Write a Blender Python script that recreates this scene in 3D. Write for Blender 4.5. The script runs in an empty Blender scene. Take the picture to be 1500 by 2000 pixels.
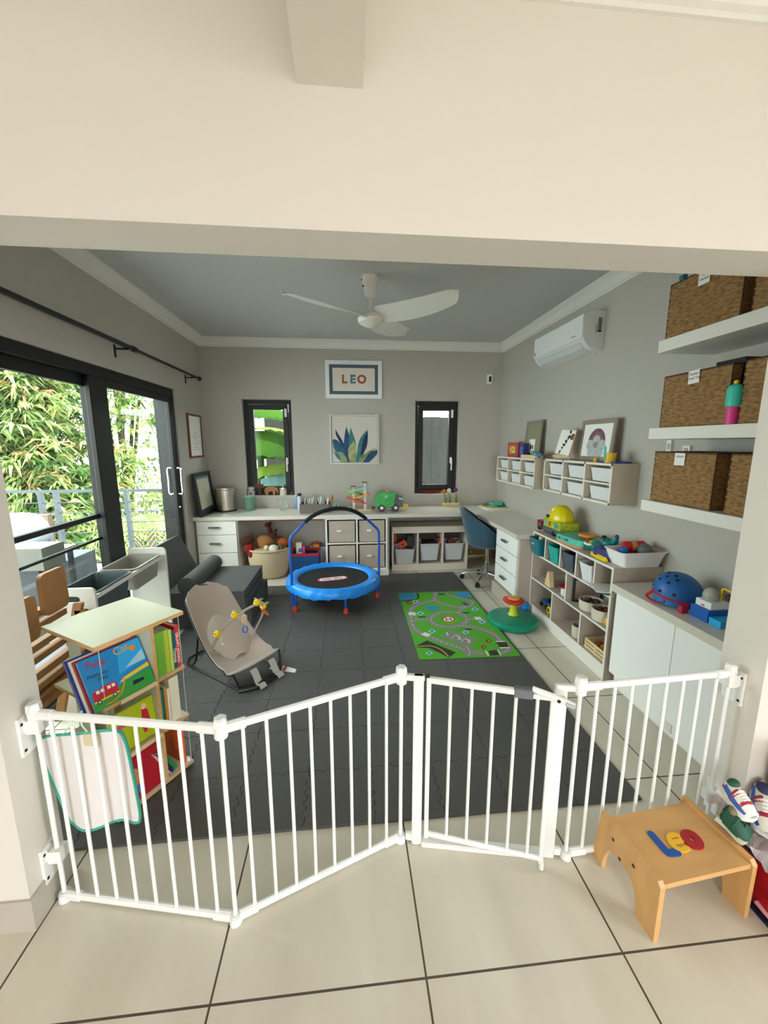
import bpy, bmesh, math, random
from mathutils import Vector, Matrix, Euler
random.seed(7)
sc = bpy.context.scene
COL = sc.collection
R = math.radians
# ------------------------------------------------------------ camera
F_PX, YAW, PITCH, ROLL, CZ = 772.5, R(5.311), R(9.834), R(-.061), 1.55
cy, sy, cp, sp = math.cos(YAW), math.sin(YAW), math.cos(PITCH), math.sin(PITCH)
FWD = Vector((sy*cp, cy*cp, -sp)); _r = Vector((cy, -sy, 0)); _u = _r.cross(FWD)
RT = _r*math.cos(ROLL)+_u*math.sin(ROLL); UP = _u*math.cos(ROLL)-_r*math.sin(ROLL)
cam = bpy.data.objects.new('camera', bpy.data.cameras.new('camera'))
COL.objects.link(cam)
cam.matrix_world = Matrix(((RT.x, UP.x, -FWD.x, 0), (RT.y, UP.y, -FWD.y, 0), (RT.z, UP.z, -FWD.z, CZ), (0, 0, 0, 1)))
cam.data.sensor_fit = 'VERTICAL'; cam.data.sensor_height = 36; cam.data.lens = F_PX/2000*36
cam.data.clip_start = .02; cam.data.clip_end = 200
sc.camera = cam
def _ray(x, y): return RT*((x-750)/F_PX)-UP*((y-1000)/F_PX)+FWD
C0 = Vector((0, 0, CZ))
# a photograph point on a known plane of the room (used to read off real positions)
def PZ(x, y, z=0.): d = _ray(x, y); return C0+d*((z-CZ)/d.z)
def PY(x, y, Y): d = _ray(x, y); return C0+d*(Y/d.y)
def PX(x, y, X): d = _ray(x, y); return C0+d*(X/d.x)
# ------------------------------------------------------------ materials
def lin(c):
    if isinstance(c, str): c = [int(c[i:i+2], 16)/255 for i in (0, 2, 4)]
    return tuple(((v/12.92) if v <= .04045 else ((v+.055)/1.055)**2.4) for v in c)+(1,)
MATS = {}
def mat(name, col, rough=.55, metal=0, bump=None, var=None, spec=None, alpha=None, trans=None, coat=None, emit=None, sss=None):
    if name in MATS: return MATS[name]
    m = bpy.data.materials.new(name); m.use_nodes = True; nt = m.node_tree; p = nt.nodes['Principled BSDF']
    p.inputs['Base Color'].default_value = lin(col); p.inputs['Roughness'].default_value = rough
    p.inputs['Metallic'].default_value = metal
    if spec is not None: p.inputs['Specular IOR Level'].default_value = spec
    if alpha is not None: p.inputs['Alpha'].default_value = alpha
    if trans: p.inputs['Transmission Weight'].default_value = trans
    if coat: p.inputs['Coat Weight'].default_value = coat
    if emit: p.inputs['Emission Color'].default_value = lin(col); p.inputs['Emission Strength'].default_value = emit
    if bump or var:
        tc = nt.nodes.new('ShaderNodeTexCoord')
    if var:   # (scale, amount[, stretch])
        n = nt.nodes.new('ShaderNodeTexNoise'); n.inputs['Scale'].default_value = var[0]; n.inputs['Detail'].default_value = 4
        src = tc.outputs['Object']
        if len(var) > 2:
            mp = nt.nodes.new('ShaderNodeMapping'); mp.inputs['Scale'].default_value = var[2]
            nt.links.new(src, mp.inputs[0]); src = mp.outputs[0]
        nt.links.new(src, n.inputs['Vector'])
        r = nt.nodes.new('ShaderNodeValToRGB'); c = lin(col); a = var[1]
        r.color_ramp.elements[0].position = .3; r.color_ramp.elements[1].position = .7
        r.color_ramp.elements[0].color = tuple(v*(1-a) for v in c[:3])+(1,)
        r.color_ramp.elements[1].color = tuple(min(1, v*(1+a)) for v in c[:3])+(1,)
        nt.links.new(n.outputs['Fac'], r.inputs[0]); nt.links.new(r.outputs[0], p.inputs['Base Color'])
    if bump:  # (scale, strength)
        n = nt.nodes.new('ShaderNodeTexNoise'); n.inputs['Scale'].default_value = bump[0]
        nt.links.new(tc.outputs['Object'], n.inputs['Vector'])
        b = nt.nodes.new('ShaderNodeBump'); b.inputs['Strength'].default_value = bump[1]; b.inputs['Distance'].default_value = .004
        nt.links.new(n.outputs['Fac'], b.inputs['Height']); nt.links.new(b.outputs[0], p.inputs['Normal'])
    MATS[name] = m; return m
def glass_mat(name, tint='f4faf7', gloss=.045):
    m = bpy.data.materials.new(name); m.use_nodes = True; nt = m.node_tree; nt.nodes.clear()
    o = nt.nodes.new('ShaderNodeOutputMaterial'); t = nt.nodes.new('ShaderNodeBsdfTransparent'); g = nt.nodes.new('ShaderNodeBsdfGlossy')
    t.inputs[0].default_value = lin(tint); g.inputs['Roughness'].default_value = .02; x = nt.nodes.new('ShaderNodeMixShader')
    x.inputs[0].default_value = gloss
    nt.links.new(t.outputs[0], x.inputs[1]); nt.links.new(g.outputs[0], x.inputs[2]); nt.links.new(x.outputs[0], o.inputs[0])
    MATS[name] = m; return m
def math_node(nt, op, a, b=None, c=None):
    n = nt.nodes.new('ShaderNodeMath'); n.operation = op
    for i, v in enumerate((a, b, c)):
        if v is None: continue
        if hasattr(v, 'links'): nt.links.new(v, n.inputs[i])
        else: n.inputs[i].default_value = v
    return n.outputs[0]
# ------------------------------------------------------------ geometry
class B:
    def __init__(s, mt=None): s.bm = bmesh.new(); s.ms = []; s.i = 0; (s.m(mt) if mt else None)
    def m(s, mt):
        if mt not in s.ms: s.ms.append(mt)
        s.i = s.ms.index(mt); return s
    def add(s, vs, fs, M=None):
        v = [s.bm.verts.new((M @ Vector(p)) if M else p) for p in vs]; out = []
        for f in fs:
            try: q = s.bm.faces.new([v[k] for k in f]); q.material_index = s.i; out.append(q)
            except ValueError: pass
        return out
    def _bev(s, faces, w, seg=2):
        es = list({e for f in faces for e in f.edges if len(e.link_faces) == 2 and e.calc_face_angle(0) > .5})
        r = bmesh.ops.bevel(s.bm, geom=es, offset=w, segments=seg, affect='EDGES', clamp_overlap=True)
        for f in r['faces']: f.material_index = s.i
    def box(s, x0, x1, y0, y1, z0, z1, bev=0, M=None, seg=2):
        vs = [(x, y, z) for z in (z0, z1) for y in (y0, y1) for x in (x0, x1)]
        f = s.add(vs, [(0, 2, 3, 1), (4, 5, 7, 6), (0, 1, 5, 4), (2, 6, 7, 3), (0, 4, 6, 2), (1, 3, 7, 5)], M)
        if bev: s._bev(f, bev, seg)
        return s
    def prism(s, pts, z0, z1, M=None, bev=0, seg=1):   # polygon in xy pushed from z0 to z1
        n = len(pts); a = sum(pts[i][0]*pts[(i+1) % n][1]-pts[(i+1) % n][0]*pts[i][1] for i in range(n))
        if a < 0: pts = pts[::-1]
        vs = [(p[0], p[1], z0) for p in pts]+[(p[0], p[1], z1) for p in pts]
        fs = [tuple(range(n))[::-1], tuple(range(n, 2*n))]+[(i, (i+1) % n, n+(i+1) % n, n+i) for i in range(n)]
        f = s.add(vs, fs, M)
        if bev: s._bev(f, bev, seg)
        return s
    def hexa(s, a, b, bev=0):      # solid between two quads
        f = s.add(list(a)+list(b), [(3, 2, 1, 0), (4, 5, 6, 7), (0, 1, 5, 4), (1, 2, 6, 5), (2, 3, 7, 6), (3, 0, 4, 7)])
        bmesh.ops.recalc_face_normals(s.bm, faces=f)
        if bev: s._bev(f, bev)
        return s
    def face(s, pts, M=None): s.add(pts, [tuple(range(len(pts)))], M); return s
    def cyl(s, p0, p1, r0, r1=None, n=16, M=None, bev=0):
        r1 = r0 if r1 is None else r1; p0 = Vector(p0); p1 = Vector(p1); d = (p1-p0).normalized()
        a = d.orthogonal().normalized(); b = d.cross(a); vs = []
        for p, r in ((p0, r0), (p1, r1)):
            for k in range(n): t = 2*math.pi*k/n; vs.append(p+(a*math.cos(t)+b*math.sin(t))*r)
        f = s.add(vs, [tuple(range(n))[::-1], tuple(range(n, 2*n))]+[(k, (k+1) % n, n+(k+1) % n, n+k) for k in range(n)], M)
        if bev:
            es = list({e for q in f[:2] for e in q.edges}); r = bmesh.ops.bevel(s.bm, geom=es, offset=bev, segments=2, affect='EDGES')
            for q in r['faces']: q.material_index = s.i
        return s
    def tube(s, pts, r, n=8, closed=False, M=None, flat=1.):
        P = [Vector(p) for p in pts]; N = len(P); a = None; vs = []
        rs = r if isinstance(r, (list, tuple)) else [r]*N
        for k in range(N):
            d = (P[(k+1) % N]-P[k-1]) if (closed or 0 < k < N-1) else (P[1]-P[0] if k == 0 else P[-1]-P[-2])
            d.normalize()
            a = (d.orthogonal() if a is None else a-d*a.dot(d)).normalized(); b = d.cross(a)
            for j in range(n): t = 2*math.pi*j/n; vs.append(P[k]+a*math.cos(t)*rs[k]+b*math.sin(t)*rs[k]*flat)
        fs = [(k*n+j, k*n+(j+1) % n, ((k+1) % N)*n+(j+1) % n, ((k+1) % N)*n+j) for k in range(N if closed else N-1) for j in range(n)]
        if not closed: fs += [tuple(range(n))[::-1], tuple(range((N-1)*n, N*n))]
        s.add(vs, fs, M); return s
    def lathe(s, prof, c=(0, 0, 0), n=24, M=None, sx=1, sy=1):   # prof: (r, z) from bottom to top
        c = Vector(c); vs = []; L = len(prof)
        for r, z in prof:
            for k in range(n): t = 2*math.pi*k/n; vs.append(c+Vector((r*math.cos(t)*sx, r*math.sin(t)*sy, z)))
        fs = [(i*n+k, i*n+(k+1) % n, (i+1)*n+(k+1) % n, (i+1)*n+k) for i in range(L-1) for k in range(n)]
        if prof[0][0] > 1e-5: fs.append(tuple(range(n))[::-1])
        if prof[-1][0] > 1e-5: fs.append(tuple(range((L-1)*n, L*n)))
        s.add(vs, fs, M); return s
    def ell(s, c, r, n=16, M=None, jit=0):
        if not isinstance(r, (tuple, list)): r = (r, r, r)
        c = Vector(c); m = n//2; vs = [c-Vector((0, 0, r[2]))]
        for i in range(1, m):
            ph = -math.pi/2+math.pi*i/m
            for k in range(n):
                t = 2*math.pi*k/n; q = 1+random.uniform(-jit, jit)
                vs.append(c+Vector((r[0]*math.cos(ph)*math.cos(t), r[1]*math.cos(ph)*math.sin(t), r[2]*math.sin(ph)))*q)
        vs.append(c+Vector((0, 0, r[2]))); e = len(vs)-1
        fs = [(0, 1+(k+1) % n, 1+k) for k in range(n)]+[(e, e-n+k, e-n+(k+1) % n) for k in range(n)]
        fs += [(1+i*n+k, 1+i*n+(k+1) % n, 1+(i+1)*n+(k+1) % n, 1+(i+1)*n+k) for i in range(m-2) for k in range(n)]
        s.add(vs, fs, M); return s
    def grid(s, fn, nu, nv, M=None, thick=0):
        vs = [Vector(fn(i/nu, j/nv)) for i in range(nu+1) for j in range(nv+1)]; w = nv+1
        fs = [(i*w+j, (i+1)*w+j, (i+1)*w+j+1, i*w+j+1) for i in range(nu) for j in range(nv)]
        if thick:
            t = bmesh.new(); tv = [t.verts.new(v) for v in vs]
            for f in fs: t.faces.new([tv[k] for k in f])
            t.normal_update(); off = [v.normal*thick for v in tv]; t.free(); N = len(vs)
            ring = [i*w for i in range(nu+1)]+[nu*w+j for j in range(1, nv+1)]+[i*w+nv for i in range(nu-1, -1, -1)]+[j for j in range(nv-1, 0, -1)]
            fs2 = fs+[tuple(N+k for k in f[::-1]) for f in fs]+[(ring[k-1], ring[k], N+ring[k], N+ring[k-1]) for k in range(len(ring))]
            f = s.add(vs+[a-b for a, b in zip(vs, off)], fs2, M); bmesh.ops.recalc_face_normals(s.bm, faces=f)
        else: s.add(vs, fs, M)
        return s
    def out(s, name, parent=None, world=True, smooth=None, bevel=0, sub=0, label=None, **kw):
        if world and parent is not None: s.bm.transform(MW[parent.name].inverted())
        me = bpy.data.meshes.new(name); s.bm.normal_update(); s.bm.to_mesh(me); s.bm.free()
        for q in s.ms: me.materials.append(q)
        if smooth is None: smooth = len(me.polygons) > 14 and not bevel
        if smooth:
            me.polygons.foreach_set('use_smooth', [True]*len(me.polygons)); me.set_sharp_from_angle(angle=R(smooth if smooth > 1 else 38))
        o = bpy.data.objects.new(name, me); COL.objects.link(o)
        if parent is not None: o.parent = parent; MW[o.name] = MW[parent.name].copy()
        else: MW[o.name] = Matrix.Identity(4)
        if bevel:
            b = o.modifiers.new('bevel', 'BEVEL'); b.width = bevel; b.segments = 2; b.limit_method = 'ANGLE'; b.harden_normals = False
        if smooth and len(me.polygons) < 4000: q = o.modifiers.new('weighted', 'WEIGHTED_NORMAL'); q.keep_sharp = True
        if sub: q = o.modifiers.new('sub', 'SUBSURF'); q.levels = sub; q.render_levels = sub
        if label: o['label'] = label
        for k, v in kw.items(): o[k] = v
        return o
MW = {}
def thing(name, label, cat, loc=(0, 0, 0), rot=(0, 0, 0), group=None, kind=None):
    o = bpy.data.objects.new(name, None); COL.objects.link(o); o.empty_display_size = .05
    o.location = loc; o.rotation_euler = rot
    MW[o.name] = Matrix.Translation(Vector(loc)) @ Euler(rot).to_matrix().to_4x4()
    if label: o['label'] = label
    if cat: o['category'] = cat
    if group: o['group'] = group
    if kind: o['kind'] = kind
    return o
def tag(o, label, cat, group=None, kind=None):
    o['label'] = label; o['category'] = cat
    if group: o['group'] = group
    if kind: o['kind'] = kind
    return o
def st(b, name, parent=None, **kw): return b.out(name, parent, kind='structure', **kw)
def dup(root, loc, rot=None, label=None, group=None):
    r = root.copy(); COL.objects.link(r); r.location = loc
    if rot is not None: r.rotation_euler = rot
    MW[r.name] = Matrix.Translation(Vector(loc)) @ r.rotation_euler.to_matrix().to_4x4()
    if label: r['label'] = label
    if group: r['group'] = group
    for ch in list(root.children):
        c = ch.copy(); COL.objects.link(c); c.parent = r
        for g in ch.children: d = g.copy(); COL.objects.link(d); d.parent = c
    return r
def text_mesh(txt, size, depth, mt, M, parent, name='lettering', shear=0, world=False, align='CENTER', sx=1, bold=0):
    cu = bpy.data.curves.new('t', 'FONT'); cu.body = txt; cu.size = size; cu.extrude = depth; cu.align_x = align; cu.align_y = 'CENTER'; cu.shear = shear
    cu.offset = bold
    to = bpy.data.objects.new('t', cu); COL.objects.link(to); dg = bpy.context.evaluated_depsgraph_get()
    me = bpy.data.meshes.new_from_object(to.evaluated_get(dg)); bpy.data.objects.remove(to); bpy.data.curves.remove(cu)
    MM = M @ Matrix.Diagonal((sx, 1, 1, 1))
    if world: MM = MW[parent.name].inverted() @ MM
    me.transform(MM); me.materials.clear(); me.materials.append(mt)
    o = bpy.data.objects.new(name, me); COL.objects.link(o); o.parent = parent; return o
def T(x, y, z): return Matrix.Translation((x, y, z))
def RX(a): return Matrix.Rotation(R(a), 4, 'X')
def RY(a): return Matrix.Rotation(R(a), 4, 'Y')
def RZ(a): return Matrix.Rotation(R(a), 4, 'Z')
def rrect(x0, x1, y0, y1, r, n=4):
    out = []
    for cx, cyy, a in ((x1-r, y1-r, 0), (x0+r, y1-r, 90), (x0+r, y0+r, 180), (x1-r, y0+r, 270)):
        for k in range(n+1): t = R(a+90*k/n); out.append((cx+r*math.cos(t), cyy+r*math.sin(t)))
    return out
def frame_with_hole(b, outer, inner, z0, z1, M=None):   # both polygons need the same count
    n = len(outer); vs = [(p[0], p[1], z) for z in (z0, z1) for p in outer]+[(p[0], p[1], z) for z in (z0, z1) for p in inner]
    fs = []
    for i in range(n):
        j = (i+1) % n
        fs += [(n+i, n+j, 3*n+j, 3*n+i), (i, 2*n+i, 2*n+j, j), (i, j, n+j, n+i), (2*n+i, 3*n+i, 3*n+j, 2*n+j)]
    f = b.add(vs, fs, M); bmesh.ops.recalc_face_normals(b.bm, faces=f)
def spline(pts, n=8, closed=False):
    P = [Vector(p) for p in pts]; N = len(P); out = []
    for i in range(N if closed else N-1):
        p1, p2 = P[i], P[(i+1) % N]; p0 = P[i-1] if (closed or i) else p1*2-p2; p3 = P[(i+2) % N] if (closed or i+2 < N) else p2*2-p1
        for k in range(n):
            t = k/n; out.append(.5*((2*p1)+(p2-p0)*t+(2*p0-5*p1+4*p2-p3)*t*t+(3*p1-p0-3*p2+p3)*t**3))
    if not closed: out.append(P[-1])
    return out
# palette
WALL = mat('wall_paint', 'bbb6ad', .85, bump=(60, .04)); WALLW = mat('wall_paint_warm', 'dcd6cd', .85, bump=(50, .05))
CEIL = mat('ceiling_paint', 'c6c4c3', .9); WHITE = mat('white_trim', 'e8e6e0', .5); LAM = mat('white_laminate', 'e4e0d8', .4)
LAMG = mat('grey_white_laminate', 'bdb1a4', .45); GATE = mat('gate_enamel', 'efefec', .3); BLACK = mat('black_frame', '101011', .5)
WORK = mat('worktop_laminate', 'd6d0c4', .11, var=(90, .04)); PLY = mat('plywood_edge', 'c79a63', .55, var=(8, .12, (1, 1, 12)))
WOOD = mat('beech_wood', 'c58a4a', .45, var=(6, .14, (6, 1, 1))); DWOOD = mat('brown_wood', '7b4a28', .5, var=(8, .2, (1, 6, 1)))
LWOOD = mat('pale_wood', 'dcc296', .55, var=(9, .08, (1, 5, 1))); CHROME = mat('chrome', 'd8d8d8', .18, 1); STEEL = mat('brushed_steel', 'b9b2a8', .3, 1)
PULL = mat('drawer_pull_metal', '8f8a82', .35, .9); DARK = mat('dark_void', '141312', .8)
BLUE = mat('blue_enamel', '1254b4', .35); SKYB = mat('blue_vinyl', '1e90f2', .35, bump=(18, .5)); REDP = mat('red_plastic', 'c81e1a', .35)
ORG = mat('orange_plastic', 'f08a1c', .35); YEL = mat('yellow_plastic', 'f1cf10', .35); GRN = mat('green_plastic', '1fa23c', .35)
TEAL = mat('teal_plastic', '0f7f8c', .4); AQUA = mat('aqua_plastic', '3cc6b4', .35); NAVY = mat('navy_fabric', '1c2240', .7); GREYP = mat('grey_plastic', '6f747a', .45)
BLKP = mat('black_plastic', '121214', .4); WHP = mat('white_plastic', 'eef0f0', .35); PURP = mat('purple_plastic', '35307a', .4); LIME = mat('lime_print', 'b4c81e', .5)
CREAM = mat('cream_fabric', 'd8caa8', .9, bump=(150, .3)); PAPER = mat('paper', 'f0efe9', .8); GOLD = mat('gold_metal', 'd0a040', .25, 1)
PINK = mat('pink_plastic', 'e23a8c', .4); LBLUE = mat('light_blue_plastic', '29a9e8', .4); DRED = mat('dark_red_plastic', '8a1220', .45); MBLUE = mat('mid_blue_plastic', '1660b8', .4)
GLASS = glass_mat('window_glass'); CLEAR = glass_mat('clear_acrylic', 'eef5f2', .12)
def trans_mat(name, col, a): # milky translucent plastic
    return mat(name, col, .35, alpha=a)
MILK = trans_mat('milky_plastic', 'e6e8ea', .72)
# ============================================================ THE ROOM
XL, XR, YB, ZC = -1.72, 2.0, 5.10, 2.775
PLX, PRX, YN, YF, ZS = -1.032, 1.440, 1.135, 1.295, 2.09
# floor tiles with dark grout, one procedural material
m = bpy.data.materials.new('floor_tile'); m.use_nodes = True; nt = m.node_tree; p = nt.nodes['Principled BSDF']
geo = nt.nodes.new('ShaderNodeNewGeometry'); sx = nt.nodes.new('ShaderNodeSeparateXYZ'); nt.links.new(geo.outputs['Position'], sx.inputs[0])
def gl(o, off, pitch):
    a = math_node(nt, 'ADD', o, off); a = math_node(nt, 'DIVIDE', a, pitch); a = math_node(nt, 'FRACT', a)
    a = math_node(nt, 'SUBTRACT', a, .5); a = math_node(nt, 'ABSOLUTE', a); return math_node(nt, 'GREATER_THAN', a, .5-.0032/pitch)
g = math_node(nt, 'MAXIMUM', gl(sx.outputs[0], 20*.615+.408, .615), gl(sx.outputs[1], 20*.6-.897, .6))
n1 = nt.nodes.new('ShaderNodeTexNoise'); n1.inputs['Scale'].default_value = 2.2; n1.inputs['Detail'].default_value = 6
mp = nt.nodes.new('ShaderNodeMapping'); mp.inputs['Scale'].default_value = (2.5, .7, 1); nt.links.new(geo.outputs['Position'], mp.inputs[0]); nt.links.new(mp.outputs[0], n1.inputs['Vector'])
rp = nt.nodes.new('ShaderNodeValToRGB'); rp.color_ramp.elements[0].position = .3; rp.color_ramp.elements[1].position = .7
rp.color_ramp.elements[0].color = lin('d0c9b8'); rp.color_ramp.elements[1].color = lin('dfd9ca'); nt.links.new(n1.outputs['Fac'], rp.inputs[0])
mx = nt.nodes.new('ShaderNodeMix'); mx.data_type = 'RGBA'; nt.links.new(g, mx.inputs['Factor']); nt.links.new(rp.outputs[0], mx.inputs['A']); mx.inputs['B'].default_value = lin('54493f')
nt.links.new(mx.outputs['Result'], p.inputs['Base Color'])
ro = math_node(nt, 'MULTIPLY_ADD', g, .5, .3); nt.links.new(ro, p.inputs['Roughness'])
FLOOR = m
b = B(FLOOR); b.box(-3.5, 3.5, -4, YF, -.1, 0); b.box(XL-.2, XR, YF, YB, -.1, 0); st(b, 'floor')
b = B(WALLW)
b.box(-3.5, PLX, YN, YF, 0, ZS); b.box(PRX, 3.5, YN, YF, 0, ZS); b.box(-3.5, 3.5, YN, YF, ZS, 2.78); st(b, 'wall_front')
b = B(WALLW); b.box(-3.7, -3.5, -4, YF, 0, 2.78); st(b, 'wall_front_left')
b = B(WALLW); b.box(3.5, 3.7, -4, -2.2, 0, 2.78); b.box(3.5, 3.7, -.6, YF, 0, 2.78); b.box(3.5, 3.7, -2.2, -.6, 2.1, 2.78); st(b, 'wall_front_right')
b = B(WALLW); b.box(-3.7, -1.3, -4.2, -4, 0, 2.78); b.box(.8, 3.7, -4.2, -4, 0, 2.78); b.box(-1.3, .8, -4.2, -4, 2.1, 2.78); st(b, 'wall_rear')
b = B(WHITE); b.box(-3.5, 3.5, -4, YN, 2.72, 2.8); st(b, 'ceiling_front')
b = B(WALLW); b.box(-.105, .054, -4, YN, 2.408, 2.72); st(b, 'ceiling_beam')
b = B(CEIL); b.box(XL-.2, XR+.2, YF, YB+.2, ZC, ZC+.1); st(b, 'ceiling')
BASE = mat('skirting_tile', 'b9b1a5', .4, var=(3, .06))
b = B(BASE); b.box(-3.5, PLX+.008, YN-.008, YN, 0, .118); b.box(PLX, PLX+.008, YN, YF+.03, 0, .118); st(b, 'baseboard_front')
b = B(BASE); b.box(PRX-.008, 3.5, YN-.008, YN, 0, .118); b.box(PRX-.008, PRX, YN, YF, 0, .118); st(b, 'baseboard_front_right')
# playroom walls
DY0, DY1, DZ = 1.55, 4.325, 2.09
b = B(WALL); b.box(XL-.2, XL, YF, YB, DZ, ZC); b.box(XL-.2, XL, DY1, YB, 0, DZ); b.box(XL-.2, XL, YF, DY0, 0, DZ); st(b, 'wall_left')
b = B(WALL); b.box(XR, XR+.2, YF, YB, 0, ZC); st(b, 'wall_right')
W1 = (-1.265, -.672); W2 = (.875, 1.452); WZ = (.893, 2.083)
b = B(WALL)
b.box(XL-.2, XR+.2, YB, YB+.2, 0, WZ[0]); b.box(XL-.2, XR+.2, YB, YB+.2, WZ[1], ZC)
b.box(XL-.2, W1[0], YB, YB+.2, *WZ); b.box(W1[1], W2[0], YB, YB+.2, *WZ); b.box(W2[1], XR+.2, YB, YB+.2, *WZ); st(b, 'wall_back')
b = B(BASE); b.box(XL, XR, YB-.01, YB, 0, .08); b.box(XR-.01, XR, YF, YB, 0, .08); b.box(XL, XL+.01, DY1, YB, 0, .08); st(b, 'baseboard_back')
# cornices
def cornice(p0, p1, d, zt, s=1., name='trim_1'):
    prof = [(0, 0), (.085, 0), (.085, -.012), (.07, -.02), (.05, -.035), (.03, -.062), (.024, -.078), (.01, -.082), (.01, -.095), (0, -.095)]
    p0 = Vector(p0); p1 = Vector(p1); d = Vector(d); b = B(WHITE); n = len(prof)
    vs = [q+d*(u*s)+Vector((0, 0, zt+w*s)) for q in (p0, p1) for u, w in prof]
    f = b.add(vs, [tuple(range(n)), tuple(range(n, 2*n))[::-1]]+[(i, (i+1) % n, n+(i+1) % n, n+i) for i in range(n)])
    bmesh.ops.recalc_face_normals(b.bm, faces=f); st(b, name, smooth=False)
cornice((XL, YF, 0), (XL, YB, 0), (1, 0, 0), ZC, 1, 'trim_1'); cornice((XL, YB, 0), (XR, YB, 0), (0, -1, 0), ZC, 1, 'trim_2')
cornice((XR, YF, 0), (XR, YB, 0), (-1, 0, 0), ZC, 1, 'trim_3'); cornice((.054, YN, 0), (3.5, YN, 0), (0, -1, 0), 2.72, 1.05, 'trim_4'); cornice((-3.5, YN, 0), (-.105, YN, 0), (0, -1, 0), 2.72, 1.05, 'trim_5')
# back windows
def window(n, x0, x1):
    w = thing('window_%d' % n, None, None, (x0, YB+.11, WZ[0]), kind='structure')
    b = B(BLACK); y0, y1 = YB+.10, YB+.17; z0, z1 = WZ
    for q in ((x0, x0+.05, z0, z1), (x1-.05, x1, z0, z1), (x0+.05, x1-.05, z0, z0+.05), (x0+.05, x1-.05, z1-.05, z1)): b.box(q[0], q[1], y0, y1, q[2], q[3])
    b.out('window_frame', w, bevel=.003)
    b = B(BLACK); a, c, d, e = x0+.055, x1-.055, z0+.055, z1-.055; y0, y1 = YB+.08, YB+.14
    for q in ((a, a+.062, d, e), (c-.062, c, d, e), (a+.062, c-.062, d, d+.062), (a+.062, c-.062, e-.062, e)): b.box(q[0], q[1], y0, y1, q[2], q[3])
    b.out('window_sash', w, bevel=.004)
    b = B(GLASS); b.box(a+.06, c-.06, YB+.105, YB+.11, d+.06, e-.06); b.out('pane', w)
    b = B(WHP); hx = c-.03; b.box(hx-.012, hx+.012, YB+.06, YB+.08, 1.29, 1.37, .004); b.tube([(hx, YB+.06, 1.345), (hx, YB+.03, 1.345), (hx, YB+.025, 1.30), (hx, YB+.03, 1.20)], .009, 8); b.out('window_handle', w, label='white lever handle')
    b = B(WHP); b.box(c-.04, c-.012, YB+.062, YB+.08, e-.15, e-.05, .004); b.out('contact_sensor', w, label='small white contact sensor on the sash')
    b = B(LAM); b.box(x0, x1, YB+.001, YB+.10, z0-.004, z0+.004); b.out('window_sill', w)
window(1, *W1); window(2, *W2)
# sliding door in the left wall
d = thing('door_1', None, None, (XL-.1, 2.95, 0), kind='structure'); X0, X1 = XL-.11, XL-.02
b = B(BLACK); b.box(X0, X1, DY0, DY1, DZ-.075, DZ); b.box(X0, X1, DY1-.05, DY1, 0, DZ-.075); b.box(X0, X1, DY0, DY0+.06, 0, DZ-.075); b.box(X0, X1, DY0, DY1, 0, .025); b.box(XL-.2, X0, DY1-.045, DY1, 0, DZ); b.box(XL-.2, X0, DY0, DY1-.045, DZ-.03, DZ); b.out('door_frame', d, bevel=.003)  # last two black boxes line the outer wall reveal, added to darken it
zt = DZ-.075
b = B(BLACK); x0, x1 = XL-.10, XL-.065; ya, yb = DY0+.05, 3.12
b.box(x0, x1, ya, ya+.09, .025, zt); b.box(x0, x1, 3.0, yb, .025, zt); b.box(x0, x1, ya+.09, 3.0, .025, .11); b.box(x0, x1, ya+.09, 3.0, zt-.075, zt); b.box(x0+.004, x1-.004, ya+.09, 3.0, 1.018, 1.052); b.box(x0+.008, x1-.008, ya+.09, 3.0, .862, .880); b.out('door_panel', d, bevel=.002)
b = B(GLASS); b.box(XL-.085, XL-.08, ya+.08, 3.01, .1, zt-.07); b.out('pane', d)
b = B(BLACK); x0, x1 = XL-.06, XL-.025; ya, yb = 2.985, DY1-.05
b.box(x0, x1, ya, 3.19, .025, zt); b.box(x0, x1, yb-.06, yb, .025, zt); b.box(x0, x1, 3.19, yb-.06, .025, .10); b.box(x0, x1, 3.19, yb-.06, zt-.06, zt); b.out('door_panel', d, bevel=.004)
b = B(GLASS); b.box(XL-.045, XL-.04, 3.18, yb-.05, .09, zt-.05); b.out('pane', d)
for nm, xx, dx in (('door_handle', XL-.025, .045), ('door_handle', XL-.06, -.045)):
    y = yb-.03; b = B(CHROME); b.tube(spline([(xx, y, 1.30), (xx+dx, y, 1.295), (xx+dx, y, 1.17), (xx+dx, y, 1.045), (xx, y, 1.04)], 4), .010, 8); b.out(nm, d, label='chrome D-shaped pull handle')
b = B(CHROME); b.cyl((XL-.025, yb-.03, .90), (XL-.008, yb-.03, .90), .016, n=14); b.out('lock', d)
# curtain rod
o = thing('curtain_rod', 'long black metal curtain rod above the sliding door', 'curtain rod', (XL+.1, 3.2, 2.27))
b = B(BLKP); b.cyl((XL+.09, 1.4, 2.272), (XL+.09, 3.42, 2.272), .0165, n=12); b.cyl((XL+.09, 3.40, 2.272), (XL+.09, 4.78, 2.266), .0125, n=12); b.cyl((XL+.09, 3.38, 2.272), (XL+.09, 3.43, 2.272), .022, n=12); b.out('rod', o)
b = B(BLKP); b.lathe([(.012, 0), (.022, .006), (.024, .03), (.018, .045), (0, .05)], (0, 0, 0), 14, T(XL+.09, 4.77, 2.266) @ RX(-90)); b.out('finial', o)
for y in (1.55, 3.30, 4.62):
    b = B(BLKP); b.box(XL+.001, XL+.006, y-.012, y+.012, 2.19, 2.28); b.box(XL+.006, XL+.10, y-.006, y+.006, 2.245, 2.256); b.tube([(XL+.068, y, 2.262), (XL+.078, y, 2.252), (XL+.09, y, 2.249), (XL+.102, y, 2.252), (XL+.11, y, 2.262)], .004, 6); b.out('bracket', o)
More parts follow.
